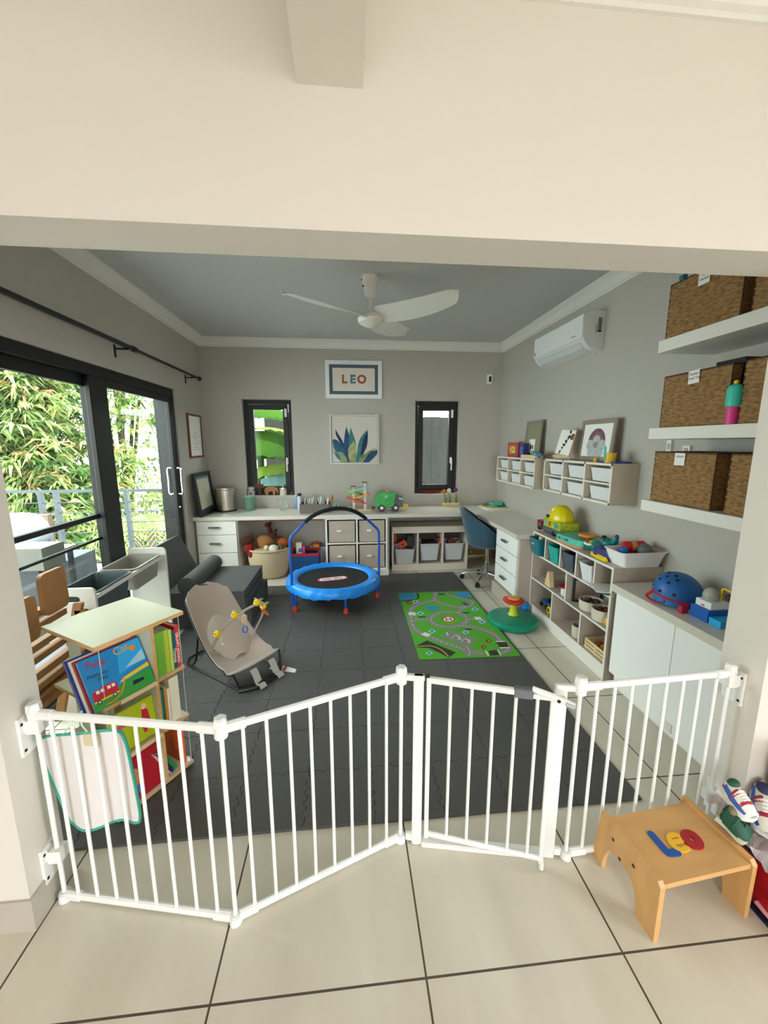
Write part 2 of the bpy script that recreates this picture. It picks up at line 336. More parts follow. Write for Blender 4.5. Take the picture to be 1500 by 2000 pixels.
# wall frame beside the door
def flat_frame(nm, label, cat, M, w, h, fw, fd, fm, layers, rot=None):
    """picture lying in local xz, facing -y; M = matrix of its bottom centre"""
    loc = M.to_translation(); e = M.to_euler(); o = thing(nm, label, cat, loc, e)
    b = B(fm)
    for q in ((-w/2, -w/2+fw, 0, h), (w/2-fw, w/2, 0, h), (-w/2+fw, w/2-fw, 0, fw), (-w/2+fw, w/2-fw, h-fw, h)): b.box(q[0], q[1], -fd, 0, q[2], q[3])
    b.out('frame', o, world=False, bevel=.002)
    b = B(layers[0][0]); y = -fd*.45
    for k, (mt, ins) in enumerate(layers):
        b.m(mt); b.box(-w/2+fw+ins, w/2-fw-ins, y-.0015*(k+1), y+.001, fw+ins, h-fw-ins)
    b.out('picture', o, world=False); return o, y-.0015*len(layers)
c0, c1 = PX(366.5, 850, XL), PX(392, 850, XL); zb, zt2 = PX(392, 893, XL).z, PX(391, 812, XL).z
FR = mat('red_brown_frame', '7a3d20', .45)
o, yy = flat_frame('picture_frame', 'narrow red-brown framed certificate on the wall right of the sliding door', 'picture', T(XL+.001, (c0.y+c1.y)/2, zb) @ RZ(90), abs(c1.y-c0.y), zt2-zb, .022, .018, FR, [(PAPER, 0)])
GTX = mat('grey_print', '8f9490', .8)
b = B(GTX)
for k in range(9): w = .05+.03*((k*7) % 3); b.box(-w, w, yy-.0006, yy+.0002, .28-k*.024, .284-k*.024)
b.out('printed_lines', o, world=False)
# ============================================================ FITTED FURNITURE
DT = .742
o = thing('worktop', 'long L-shaped white laminate worktop running under both back windows and along the right wall', 'worktop', (0, 4.8, DT-.042))
b = B(WORK); b.prism([(XL+.003, 4.49), (1.50, 4.49), (1.50, 3.325), (XR-.003, 3.325), (XR-.003, YB-.003), (XL+.003, YB-.003)], DT-.042, DT, bev=.004); b.out('top', o)
b = B(DWOOD); b.box(-1.23, -.275, 4.53, 4.55, DT-.067, DT-.0425); b.out('batten', o, label='dark wooden batten under the front edge')
b = B(WALL); b.box(.475, .49, 4.6, 5.09, .0, DT-.0425); b.out('support_panel', o)
def pull(b, c, ax, L=.115):   # flat strap pull on a front; ax = unit vector of length direction, faces -y or -x
    c = Vector(c); a = Vector(ax); n = Vector((0, -1, 0)) if abs(a.x) > .5 else Vector((-1, 0, 0))
    for s in (-1, 1): q = c+a*s*(L/2-.012); b.cyl(q, q+n*.022, .006, n=8)
    p0 = c-a*L/2+n*.018; p1 = c+a*L/2+n*.030; lo = [min(p0[i], p1[i]) for i in range(3)]; hi = [max(p0[i], p1[i]) for i in range(3)]
    b.box(lo[0], hi[0], lo[1], hi[1], c.z-.010, c.z+.010, .003)
def chest(label, x0, x1, y0, y1, zs, axis, top, plinth):
    """axis 'y': fronts face -y at y0; axis 'x': fronts face -x at x0"""
    o = thing('drawer_chest', label, 'drawers', ((x0+x1)/2, (y0+y1)/2, 0))
    b = B(LAM if axis == 'y' else LAMG)
    if axis == 'y': b.box(x0, x1, y0+.022, y1, plinth, top); b.box(x0-.0, x1+.0, y0-.012, y1, 0, plinth)
    else: b.box(x0+.022, x1, y0, y1, plinth, top); b.box(x0-.022, x1, y0-.006, y1, 0, plinth, .004)
    b.out('body', o, bevel=.002)
    for za, zb in zs:
        b = B(LAM if axis == 'y' else mat('drawer_front_white', 'f4f3f0', .35))
        if axis == 'y': b.box(x0+.018, x1-.014, y0, y0+.021, za, zb)
        else: b.box(x0, x0+.021, y0+.012, y1-.012, za, zb)
        f = b.out('drawer', o, bevel=.003)
        b = B(PULL)
        if axis == 'y': pull(b, ((x0+x1)/2-.02, y0, (za+zb)/2+.01), (1, 0, 0))
        else: pull(b, (x0, (y0+y1)/2, (za+zb)/2+.01), (0, 1, 0))
        b.out('handle', f, label='dark metal strap handle')
    return o
chest('white three-drawer chest under the left end of the worktop behind the dark grey sofa', XL+.015, -1.245, 4.51, 5.085, [(.535, .69), (.325, .528), (.118, .318)], 'y', .699, .11)
chest('white three-drawer pedestal under the end of the worktop wing beside the blue chair', 1.525, 1.99, 3.345, 3.87, [(.525, .69), (.335, .518), (.145, .328)], 'x', .699, .135)
# cube unit with four fabric drawers
o = thing('cube_shelf_unit', 'white two by two cube unit with fabric drawers under the middle of the worktop', 'shelf unit', (.1, 4.8, 0))
b = B(LAM); x0, x1, y0, y1 = -.262, .462, 4.50, 5.08
for a, c in ((x0, x0+.022), (.092, .112), (x1-.022, x1)): b.box(a, c, y0, y1, .075, .699)
for a, c in ((.075, .095), (.392, .410), (.684, .699)): b.box(x0+.022, .092, y0, y1, a, c); b.box(.112, x1-.022, y0, y1, a, c)
b.box(x0-.004, x1+.01, y0-.035, y1, 0, .075); b.out('carcass', o, bevel=.0015)
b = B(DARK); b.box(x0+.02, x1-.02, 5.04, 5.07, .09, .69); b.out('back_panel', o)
FAB = mat('taupe_fabric', 'b7a99a', .85, bump=(200, .2))
for xa, xb in ((x0+.034, .084), (.122, x1-.032)):
    for za, zb, nm in ((.097, .375, 0), (.412, .668, 1)):
        ob = thing('fabric_drawer', '%s fabric storage drawer in the cube unit, %s row' % ('left' if xa < 0 else 'right', 'top' if nm else 'bottom'), 'storage box', ((xa+xb)/2, 4.75, za), group='fabric drawers in the cube unit')
        b = B(FAB); w = xb-xa-.012; xa2 = xa+.006; b.box(xa2, xa2+w, y0+.012, 5.02, za, za+.005); b.box(xa2, xa2+w, y0+.012, y0+.018, za, zb); b.box(xa2, xa2+w, 5.014, 5.02, za, zb); b.box(xa2, xa2+.006, y0+.018, 5.014, za, zb); b.box(xa2+w-.006, xa2+w, y0+.018, 5.014, za, zb); b.out('body', ob)
        b = B(PAPER); cx = (xa+xb)/2-.03; zz = (za+zb)/2+.01; b.box(cx-.028, cx+.028, y0-.002, y0+.013, zz-.009, zz+.009, .003); b.out('handle', ob, label='pale fabric tab handle')
# low unit with three tubs
o = thing('tub_storage_unit', 'low cream storage unit with three plastic tubs under the right part of the worktop', 'shelf unit', (1.03, 4.8, 0))
CRM = mat('cream_laminate', 'dcd2c2', .45); x0, x1, y0, y1 = .53, 1.475, 4.645, 4.945
b = B(CRM)
for a, c in ((x0, x0+.02), (.838, .858), (1.150, 1.170), (x1-.02, x1)): b.box(a, c, y0, y1, .02, .535)
b.box(x0, x1, y0-.002, y1, .535, .553); b.box(x0, x1, y0-.004, y0+.018, .475, .535); b.box(x0, x1, y0-.004, y1, .0, .085); b.out('carcass', o, bevel=.0015)
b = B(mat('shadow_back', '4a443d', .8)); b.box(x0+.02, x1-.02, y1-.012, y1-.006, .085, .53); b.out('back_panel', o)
def tub(nm, label, cat, c, w, dd, h, mt, parent=None, taper=.82, rim=.014, group=None, rot=0, t=.003, names='body'):
    """open tub; c = centre of the bottom"""
    o = thing(nm, label, cat, c, (0, 0, rot), group=group)
    n = 4; ra, rb = min(w, dd)*.12, min(w, dd)*.10
    A = rrect(-w/2*taper, w/2*taper, -dd/2*taper, dd/2*taper, rb, n); C = rrect(-w/2, w/2, -dd/2, dd/2, ra, n)
    D = rrect(-w/2-rim, w/2+rim, -dd/2-rim, dd/2+rim, ra+rim, n); N = len(A); b = B(mt)
    s1 = 1-2*t/w; s2 = 1-2*t/dd
    rings = [[(p[0], p[1], 0) for p in A], [(p[0], p[1], h) for p in C], [(p[0], p[1], h) for p in D], [(p[0], p[1], h+.004) for p in D], [(p[0]*s1, p[1]*s2, h+.004) for p in C], [(p[0]*s1, p[1]*s2, t) for p in A]]
    vs = sum(rings, []); fs = [tuple(range(N))[::-1], tuple(range(5*N, 6*N))]+[(k*N+i, k*N+(i+1) % N, (k+1)*N+(i+1) % N, (k+1)*N+i) for k in range(5) for i in range(N)]
    b.add(vs, fs); b.out(names, o, world=False); return o
TM = trans_mat('frosted_tub', 'dcdde0', .82)
tub('storage_tub', 'frosted tub hung low in the left bay of the low cream unit', 'storage tub', (.694, 4.79, .065), .25, .27, .205, TM)
tub('storage_tub', 'frosted tub in the middle bay of the low cream unit', 'storage tub', (1.004, 4.79, .115), .25, .27, .215, TM)
tub('storage_tub', 'frosted tub in the right bay of the low cream unit beside the blue chair', 'storage tub', (1.312, 4.79, .115), .25, .27, .215, TM)
# open shelf unit along the right wall
UX, U0, U1, UT = 1.66, 2.245, 3.335, .776
o = thing('open_shelf_unit', 'low white open shelf unit with coloured tubs in its top row along the right wall', 'shelf unit', (1.83, 2.8, 0))
b = B(LAMG).m(LAM); tk = .014; X1 = 1.995
def ub(ya, yb, za, zb): b.m(LAMG).box(UX+.0015, X1, ya, yb, za, zb); b.m(LAM).box(UX, UX+.0015, ya, yb, za, zb)
zA, zB, zC = .585, .352, .105
ub(U0, U1, UT-.016, UT); ub(U0, U0+.018, 0, UT-.016); ub(U1-tk, U1, 0, UT-.016)
for z in (zA, zB, zC): ub(U0+.018, U1-tk, z-tk, z)
top_div = [3.112, 2.874, 2.655, 2.435]; 
for y in top_div: ub(y-tk/2, y+tk/2, zA, UT-.016)
for y in (2.762,): ub(y-tk/2, y+tk/2, zB, zA-tk)
for y in (2.945, 2.545): ub(y-tk/2, y+tk/2, zC, zB-tk)
b.box(UX+.004, UX+.02, U0+.018, U1-tk, 0, zC-tk); b.out('carcass', o, bevel=.001)
b = B(mat('shelf_back_panel', 'b9ab9c', .6)); b.box(X1-.012, X1-.006, U0+.018, U1-tk, zC, UT-.016); b.out('back_panel', o)
b = B(GREYP); b.cyl((UX+.07, U0-.0005, .735), (UX+.07, U0+.004, .735), .005, n=10); b.out('screw', o)
# closed cabinet at the right, near the opening
o = thing('cabinet', 'white sideboard cabinet with grey-white top by the right pillar under the blue helmet', 'cabinet', (1.8, 1.8, 0))
CX, K0, K1, KT = 1.655, YF+.02, 2.205, .684
b = B(LAM); b.box(CX+.02, XR-.012, K0, K1-.012, .10, KT-.048); b.box(CX+.04, XR-.012, K0, K1-.02, 0, .10); b.out('body', o)
b = B(WORK); b.box(CX-.012, XR-.012, K0, K1+.02, KT-.046, KT, .003); b.out('top', o)
dm = mat('cabinet_door_white', 'f6f6f4', .25)
for ya, yb in ((K0+.003, 1.742), (1.746, K1-.014)):
    b = B(dm); b.box(CX, CX+.018, ya, yb, .105, KT-.05); b.out('door', o, bevel=.002)
b = B(dm); b.box(CX+.036, CX+.044, K0, K1-.02, .012, .09); b.out('plinth', o)
b = B(LAM); b.box(CX+.03, CX+.037, K0+.1, K0+.14, .03, .075); b.box(CX+.03, CX+.037, 1.72, 1.76, .03, .075); b.out('vents', o)
# wall-hung cubby units
def cubby(label, y0, y1, z0, z1, pos):
    o = thing('wall_cubby_unit', label, 'wall shelf', (1.9, (y0+y1)/2, z0)); b = B(mat('cubby_cream', 'c4b9a6', .45)); x0, x1 = 1.80, XR-.002; t = .017
    CE = mat('cubby_edge', 'e6dfd0', .45)
    dy = (y1-y0-t)/3
    for k in range(4): b.box(x0, x1, y0+k*dy, y0+k*dy+t, z0, z1)
    for z in (z0, z1-t): b.box(x0, x1, y0+t, y1-t, z, z+t)
    b.m(CE)
    for k in range(4): b.box(x0-.0015, x0, y0+k*dy, y0+k*dy+t, z0, z1)
    for z in (z0, z1-t): b.box(x0-.0015, x0, y0, y1, z, z+t)
    zm = (z0+z1)/2; b.box(x0, x0+.012, y0+t, y1-t, zm-.006, zm+.006); b.box(x1-.006, x1-.001, y0+t, y1-t, z0+t, z1-t)
    b.out('carcass', o, bevel=.001)
    TW = trans_mat('white_tub_plastic', 'e9eaea', .86)
    first = None
    for k in range(3):
        for r in range(2):
            yc = y0+k*dy+t/2+dy/2; zz = z0+t+.002 if r == 0 else zm+.010
            lab = 'white tub in the %s row of the %s wall unit, %s column' % (('bottom', 'top')[r], pos, ('near', 'middle', 'far')[k])
            if first is None: first = tub('cubby_tub', lab, 'storage tub', (x0+.10, yc, zz), .15, dy-t-.035, .092, TW, taper=.86, rim=.007, group='white tubs in the wall units')
            else: dup(first, (x0+.10, yc, zz), label=lab)
    return o
cubby('cream wall-hung unit with six white tubs, nearer to the floating shelves', 2.546, 3.495, 1.124, 1.412, 'nearer')
cubby('cream wall-hung unit with six white tubs, the farther one beside the back corner', 3.672, 4.645, 1.108, 1.40, 'farther')
# floating shelves
def fshelf(label, z0, z1, y1=2.085):
    b = B(mat('shelf_white', 'e6e4dc', .45)); b.box(1.665, XR-.002, YF+.012, y1, z0, z1); return tag(b.out('floating_shelf', bevel=.002), label, 'shelf')
SH = [(1.176, 1.236), (1.572, 1.631), (2.022, 2.084)]
fshelf('thick white floating shelf, lowest of the three by the right pillar', *SH[0]); fshelf('thick white floating shelf, middle of the three by the right pillar', *SH[1]); fshelf('thick white floating shelf, highest of the three by the right pillar', *SH[2])
# air conditioner
o = thing('air_conditioner', 'white split air conditioner high on the right wall', 'air conditioner', (1.9, 3.45, 2.28))
prof = [(0, 2.262), (.06, 2.266), (.115, 2.285), (.155, 2.325), (.172, 2.385), (.172, 2.47), (.165, 2.525), (.12, 2.548), (0, 2.552)]
MA = Matrix(((-1, 0, 0, XR-.002), (0, 0, 1, 0), (0, 1, 0, 0), (0, 0, 0, 1)))
b = B(mat('ac_shell', 'dfe0de', .35)); b.prism(prof, 3.075, 3.885, MA, bev=.004); bmesh.ops.recalc_face_normals(b.bm, faces=b.bm.faces[:]); b.out('casing', o, smooth=30)
b = B(WHP); b.prism([(.173, 2.355), (.178, 2.36), (.178, 2.52), (.173, 2.53)], 3.08, 3.88, MA); bmesh.ops.recalc_face_normals(b.bm, faces=b.bm.faces[:]); b.out('front_panel', o)
b = B(mat('ac_flap', 'd3d5d4', .3)); b.prism([(.07, 2.264), (.13, 2.288), (.16, 2.325), (.155, 2.333), (.12, 2.298), (.068, 2.272)], 3.13, 3.84, MA); bmesh.ops.recalc_face_normals(b.bm, faces=b.bm.faces[:]); b.out('louvre', o)
b = B(GREYP); xx = XR-.181; b.box(xx, xx+.003, 3.845, 3.862, 2.37, 2.405); b.box(xx, xx+.003, 3.17, 3.235, 2.385, 2.391); b.box(xx, xx+.003, 3.60, 3.607, 2.37, 2.376); b.out('display_marks', o)
b = B(GREYP); y = 3.0735; b.box(XR-.06, XR-.03, y-.001, y, 2.40, 2.50); b.m(DARK); b.box(XR-.074, XR-.070, y-.001, y, 2.39, 2.45); b.box(XR-.06, XR-.03, y-.0012, y, 2.395, 2.405); b.out('rating_label', o)
# ceiling fan
fc = Vector((.195, 3.20, 0)); o = thing('ceiling_fan', 'white three-blade ceiling fan hanging in the playroom', 'fan', (fc.x, fc.y, ZC))
b = B(WHITE); b.lathe([(.022, 2.638), (.036, 2.64), (.044, 2.66), (.062, 2.74), (.066, ZC-.001)], (fc.x, fc.y, 0), 24); b.out('canopy', o)
b = B(WHITE); b.cyl((fc.x, fc.y, 2.50), (fc.x, fc.y, 2.65), .009, n=12); b.out('rod', o)
b = B(WHITE); b.lathe([(0, 2.425), (.05, 2.428), (.088, 2.45), (.098, 2.475), (.08, 2.505), (.04, 2.52), (.0, 2.525)], (fc.x, fc.y, 0), 28); b.out('motor_housing', o)
b = B(DARK); b.cyl((fc.x-.061, fc.y-.018, 2.745), (fc.x-.066, fc.y-.02, 2.745), .005, n=8); b.cyl((fc.x-.05, fc.y-.022, 2.70), (fc.x-.056, fc.y-.024, 2.70), .006, n=8); b.out('screw', o)
for ang in (208, -34, 58):
    M = T(fc.x, fc.y, 2.475) @ RZ(ang)
    def bl(u, v):
        x = .07+u*.62; w = .052+.058*math.sin(math.pi*min(1, u*1.15)**.8) if u < .88 else .052+.058*math.sin(math.pi*min(1, u*1.15)**.8)
        w = (.045+.055*math.sin(math.pi*(.15+.75*u)))*(1 if u < .9 else math.sqrt(max(.02, 1-((u-.9)/.1)**2)))
        return (x, (v-.5)*2*w+.02*math.sin(u*3), .028-(v-.5)*.075*(1-.4*u)+.06*u*u-.02*u)
    b = B(WHITE); b.grid(bl, 18, 8, M, thick=.006); b.out('blade', o)
# alarm sensor in the back right corner
p = PY(955, 741, YB); o = thing('alarm_sensor', 'small white alarm sensor high on the back wall near the right corner', 'sensor', (p.x, YB, p.z))
b = B(WHP); b.box(p.x-.028, p.x+.028, YB-.04, YB-.001, p.z-.06, p.z+.055, .012); b.out('casing', o)
b = B(DARK); b.box(p.x-.014, p.x+.016, YB-.043, YB-.039, p.z-.035, p.z+.03, .001); b.out('lens', o)
# pictures on the back wall
def bl_corner(x0, x1, y0, y1): a = PY(x0, y1, YB); c = PY(x1, y0, YB); return a.x, c.x, a.z, c.z
x0, x1, z0, z1 = bl_corner(636.5, 745.5, 705.5, 778); W_ = x1-x0; H_ = z1-z0
o, yy = flat_frame('picture_frame', 'white framed picture with the letters LEO in a blue-grey mount, above the plant picture', 'picture', T((x0+x1)/2, YB-.001, z0), W_, H_, .048, .022, WHP, [(mat('blue_grey_mount', '55626e', .7), 0), (mat('print_paper', 'e5dcd0', .8), .040)])
for ch, cx, cl in (('L', -.115, 'a05a32'), ('E', -.012, '4f8288'), ('O', .098, 'a8503c')):
    text_mesh(ch, .135, .0006, mat('letter_'+ch, cl, .7, var=(25, .35)), T(cx, yy-.0005, H_/2) @ RX(90), o, name='letter', bold=.006)
x0, x1, z0, z1 = bl_corner(646.5, 739, 810.5, 905.5); W_ = x1-x0; H_ = z1-z0
o, yy = flat_frame('picture_frame', 'square white framed painting of a blue-green agave plant between the windows', 'picture', T((x0+x1)/2, YB-.001, z0), W_, H_, .010, .035, WHP, [(mat('canvas_ground', 'd5cec4', .8), .006)])
def pix(u, v): return (-W_/2+.016+(u-250)/770*(W_-.032), .016+(1840-v)/770*(H_-.032))
leafs = [((262, 1465), (300, 1640), (480, 1840), (560, 1840), (460, 1600), (330, 1460)), ((318, 1290), (330, 1400), (450, 1620), (520, 1840), (560, 1840), (470, 1560)), ((270, 1640), (330, 1760), (430, 1840), (520, 1840), (400, 1740)),
 ((497, 1240), (455, 1480), (470, 1640), (540, 1820), (560, 1560), (548, 1400)), ((572, 1250), (540, 1440), (545, 1620), (640, 1620), (650, 1500)), ((620, 1480), (530, 1600), (520, 1680), (550, 1840), (640, 1840), (665, 1640)),
 ((850, 1290), (740, 1420), (690, 1560), (680, 1640), (650, 1840), (710, 1840), (800, 1660)), ((858, 1310), (790, 1440), (750, 1600), (735, 1720), (820, 1620), (855, 1480)), ((1010, 1590), (860, 1660), (740, 1760), (690, 1840), (740, 1840), (850, 1720)), ((1016, 1630), (900, 1670), (800, 1790), (770, 1840), (870, 1840), (1016, 1700)), ((330, 1660), (430, 1680), (520, 1840), (380, 1840), (400, 1780))]
leafs = [(l[0],)+tuple(l) for l in leafs]
cols = ['2a5a72', '24386a', '3a7488', '224470', '3a7a70', 'a2a874', '35787e', '1e2a50', '8a8c54', '1e4c6c', '849a66']
b = B(); 
for k, (lf, cl) in enumerate(zip(leafs, cols)):
    b.m(mat('agave_'+cl, cl, .7, var=(14, .35, (1, 1, 1)))); pts = [pix(*q) for q in spline([(a, c, 0) for a, c in lf], 3, True) for q in [(q.x, q.y)]]
    pts = [(min(max(a, -W_/2+.016), W_/2-.016), min(max(c, .016), H_-.016)) for a, c in pts]
    b.prism(pts, 0, .0006+k*.0003, T(0, yy, 0) @ RX(90))
b.out('painted_leaves', o, world=False, smooth=False)
# ============================================================ FOAM FLOOR, RUG
MX0, MY0, PX_, PY_, MT = -1.088, 1.385, .2944, .2845, .012
FOAM = mat('foam_mat', '52514f', .55, bump=(220, .35))
def jig(flags):
    """interlocking tile outline; flags = flat side? (bottom, right, top, left)"""
    w, h, a, g, n = PX_, PY_, .011, .0013, 11; pts = []
    def side(p, q, nrm, flat, ph):
        out = []; d = (q[0]-p[0], q[1]-p[1])
        if flat: return [p]
        for k in range(n):
            up = (k+ph) % 2
            for t in (k+.05, k+.95):
                q = (a/2 if up else -a/2) if 0 < k < n-1 else 0; out.append((p[0]+d[0]*t/n+nrm[0]*q, p[1]+d[1]*t/n+nrm[1]*q))
        return out
    pts += side((g, g), (w-g, g), (0, 1), flags[0], 0)+side((w-g, g), (w-g, h-g), (1, 0), flags[1], 0)
    pts += [q for q in reversed(side((g, h-g), (w-g, h-g), (0, 1), 0, 0))] if not flags[2] else [(w-g, h-g)]
    pts += [q for q in reversed(side((g, g), (g, h-g), (1, 0), 0, 0))] if not flags[3] else [(g, h-g)]
    return pts
cache = {}
for j in range(11):
    for i in range(-1, 8):
        if j == 10 and i < 4: continue
        fl = (j == 0, i == 7, j == 10 or (j == 9 and i < 4), i == -1 or (j == 10 and i == 4))
        if fl not in cache:
            b = B(FOAM); b.prism(jig(fl), 0, MT); o = b.out('foam_mat_tile', smooth=False, bevel=.0012); cache[fl] = o
        else: o = cache[fl].copy(); COL.objects.link(o)
        o.location = (MX0+i*PX_, MY0+j*PY_, .0003)
        tag(o, 'square charcoal interlocking foam tile of the playroom floor mat', 'foam tile', 'charcoal interlocking foam tiles')
# road rug
RZ_ = MT+.007
o = thing('play_rug', 'green road-map play rug lying on the charcoal foam mat', 'rug', (.87, 3.2, MT))
b = B(mat('rug_green', '54ac28', .85, bump=(160, .3)))
q = [PZ(740+x/4.6875, 1140+y/4.6875, RZ_) for x, y in ((180, 80), (820, 70), (1300, 665), (370, 690))]
RQ = [(.505, 3.87), (1.243, 3.86), (1.243, 2.575), (.497, 2.59)]
b.prism(RQ, MT+.0005, RZ_, bev=.001)
ASPH = mat('rug_asphalt', '8a8a80', .85); DASP = mat('rug_dark', '33332c', .85); WATER = mat('rug_water', '2f92c8', .85); RWH = mat('rug_white', 'e4e6d8', .85); RBR = mat('rug_brown', '7a4a14', .85); RGD = mat('rug_dark_green', '1c3a14', .85); RLB = mat('rug_light_blue', '8ccbd8', .85); RRD = mat('rug_red', 'b03020', .85); RYL = mat('rug_lime', '9ccc20', .85); RPU = mat('rug_purple', '4a3888', .85)
def rp(x, y): v = PZ(740+x/4.6875, 1140+y/4.6875, RZ_); return (min(max(v.x, .507), 1.236), min(max(v.y, 2.59), 3.858))
lv = [0]
def patch(mt, pts, sp=0):
    lv[0] += 1; P = [rp(*p) for p in pts]
    if sp: P = [(v.x, v.y) for v in spline([(a, c, 0) for a, c in P], sp, True)]
    P = [(min(max(a, .507), 1.236), min(max(c, 2.59), 3.858)) for a, c in P]
    b.m(mt); b.prism(P, RZ_-.001, RZ_+.0002+lv[0]*.00002)
def road(pts, w, dash=True, mt=ASPH, closed=False, dm=None, sp=8):
    lv[0] += 1; P = [Vector((*rp(*p), 0)) for p in pts]; S = spline(P, sp, closed); L, Rr = [], []
    for k, p in enumerate(S):
        d = (S[(k+1) % len(S)]-S[k-1]) if closed or 0 < k < len(S)-1 else (S[1]-S[0] if k == 0 else S[-1]-S[-2])
        d.normalize(); n = Vector((-d.y, d.x, 0)); L.append(p+n*w/2); Rr.append(p-n*w/2)
    z = RZ_+.0002+lv[0]*.00002; N = len(S); b.m(mt)
    cl = lambda v: (min(max(v.x, .507), 1.236), min(max(v.y, 2.59), 3.858), z)
    for k in range(N if closed else N-1):
        j = (k+1) % N; b.face([cl(Rr[k]), cl(Rr[j]), cl(L[j]), cl(L[k])])
    if dash:
        b.m(dm or RWH); acc = 0
        for k in range(N if closed else N-1):
            p, q = S[k], S[(k+1) % N]; l = (q-p).length
            if k % 2 == 0 and l > 1e-4:
                d = (q-p)/l; n = Vector((-d.y, d.x, 0))*.0035; zz = Vector((0, 0, z+.00004)); a, c = p+d*l*.1, q-d*l*.0
                b.face([cl(a-n)[:2]+(z+.00004,), cl(c-n)[:2]+(z+.00004,), cl(c+n)[:2]+(z+.00004,), cl(a+n)[:2]+(z+.00004,)])
patch(WATER, [(190, 90), (345, 85), (340, 120), (280, 150), (205, 155)]); patch(WATER, [(690, 80), (815, 75), (850, 130), (760, 125), (700, 100)], 0); patch(WATER, [(435, 205), (530, 205), (545, 240), (450, 240)], 3)
road([(350, 85), (360, 130), (300, 150), (200, 158)], .02, False, RGD); road([(640, 80), (700, 115), (780, 130), (860, 135)], .02, True, RGD, dm=YEL)
road([(515, 80), (505, 150), (420, 170), (310, 220), (290, 270), (320, 400), (400, 460), (520, 510), (700, 575), (830, 620), (960, 640)], .062)
road([(505, 150), (600, 190), (720, 215), (830, 205), (860, 170), (800, 145), (700, 120), (600, 85)], .055)
road([(800, 205), (740, 245), (720, 270)], .055)
ring = [(640+165*math.cos(t), 327+68*math.sin(t)) for t in [k*math.pi/8 for k in range(16)]]; road(ring, .062, closed=True, sp=4)
road([(480, 325), (400, 330), (320, 330)], .05); road([(800, 325), (900, 325), (980, 330)], .05)
road([(740, 385), (850, 395), (980, 430), (1060, 470), (1110, 520), (1160, 560), (1185, 600), (1120, 640)], .062)
road([(790, 560), (830, 620), (820, 665)], .06)
patch(RYL, [(640+72*math.cos(k*.4), 327+34*math.sin(k*.4)) for k in range(16)]); patch(RRD, [(638+66*math.cos(k*.4), 325+30*math.sin(k*.4)) for k in range(16)]); patch(RWH, [(638+50*math.cos(k*.4), 325+22*math.sin(k*.4)) for k in range(16)])
patch(ASPH, [(560, 480), (650, 430), (900, 510), (820, 580)]); 
for cx_, cy_ in ((688, 482), (776, 514)): patch(RWH, [(cx_+26, cy_-20), (cx_+31, cy_-19), (cx_-26, cy_+21), (cx_-31, cy_+20)])
patch(DASP, [(350, 565), (440, 520), (705, 630), (640, 680), (560, 635), (460, 590), (350, 585)]); road([(355, 575), (470, 570), (560, 600), (640, 668)], .012, False, mat('rug_sand', 'c8a050', .85))
patch(DASP, [(1070, 535), (1165, 535), (1190, 580), (1110, 585)]); patch(RWH, [(1070, 525), (1150, 525), (1155, 533), (1072, 533)]); patch(RWH, [(1105, 583), (1195, 580), (1200, 590), (1108, 592)])
patch(DASP, [(1005, 615), (1080, 605), (1115, 660), (1020, 662)]); patch(RWH, [(970, 615), (985, 615), (1015, 662), (1000, 664)]); patch(RWH, [(1080, 605), (1092, 604), (1125, 655), (1110, 658)]); patch(RWH, [(385, 465), (420, 445), (480, 465), (440, 488)]); patch(RWH, [(870, 305), (925, 305), (950, 330), (890, 332)])
for (x, y) in ((485, 435), (460, 637), (795, 445), (880, 235), (945, 350), (335, 165), (380, 272)):
    patch(RLB, [(x-38, y), (x, y-20), (x+38, y), (x, y+20)]); patch(RGD, [(x-12, y), (x+2, y-8), (x+14, y+2), (x, y+8)])
for (x, y) in ((1005, 525), (960, 580), (280, 172)): patch(RBR, [(x-28, y-10), (x, y-18), (x+28, y), (x+5, y+18), (x-20, y+10)]); patch(ORG, [(x-10, y), (x+4, y-8), (x+14, y+2), (x, y+8)])
for (x, y) in ((395, 305), (820, 418), (800, 267), (575, 97)): patch(RGD, [(x-34, y-6), (x+30, y-4), (x+34, y+4), (x-28, y+5)])
patch(RPU, [(750, 170), (790, 172), (830, 200), (790, 198)]); patch(RWH, [(270, 262), (330, 262), (345, 290), (275, 290)])
b.out('rug_mat', o, smooth=False)
hc = rp(638, 327); text_mesh('H', .09, .0003, RGD, T(hc[0], hc[1], RZ_+.0016), o, name='printed_number', world=True)
for tx, x, y in (('1', 628, 463), ('2', 733, 497), ('3', 820, 528)): c = rp(x, y); text_mesh(tx, .085, .0003, RWH, T(c[0], c[1], RZ_+.0016) @ RZ(-3), o, name='printed_number', world=True)
# ============================================================ SAFETY GATE
GP = [Vector((-.992, 1.216, 0)), Vector((-.388, 1.092, 0)), Vector((.185, 1.310, 0)), Vector((.800, 1.188, 0)), Vector((1.398, 1.215, 0))]
GH = .735
gate = thing('safety_gate', 'white metal folding safety gate with a latched door across the wide opening', 'safety gate', (0.2, 1.2, 0))
def rail(b, p, q, z, w=.011, h=.013):
    d = (q-p).normalized(); n = Vector((-d.y, d.x, 0)); u = Vector((0, 0, 1))
    P = [p+n*(w*math.cos(t))+u*(h*math.sin(t)+z) for t in [k*math.pi/5+.314 for k in range(10)]]; Q = [v+(q-p) for v in P]
    f = b.add(P+Q, [tuple(range(10))[::-1], tuple(range(10, 20))]+[(k, (k+1) % 10, 10+(k+1) % 10, 10+k) for k in range(10)]); bmesh.ops.recalc_face_normals(b.bm, faces=f)
def bars(p, q, fr, z0=.03, z1=.70, r=.0060):
    for t in fr: c = p.lerp(q, t); b = B(GATE); b.cyl((c.x, c.y, z0), (c.x, c.y, z1), r, n=10); b.out('bar', gate, smooth=True)
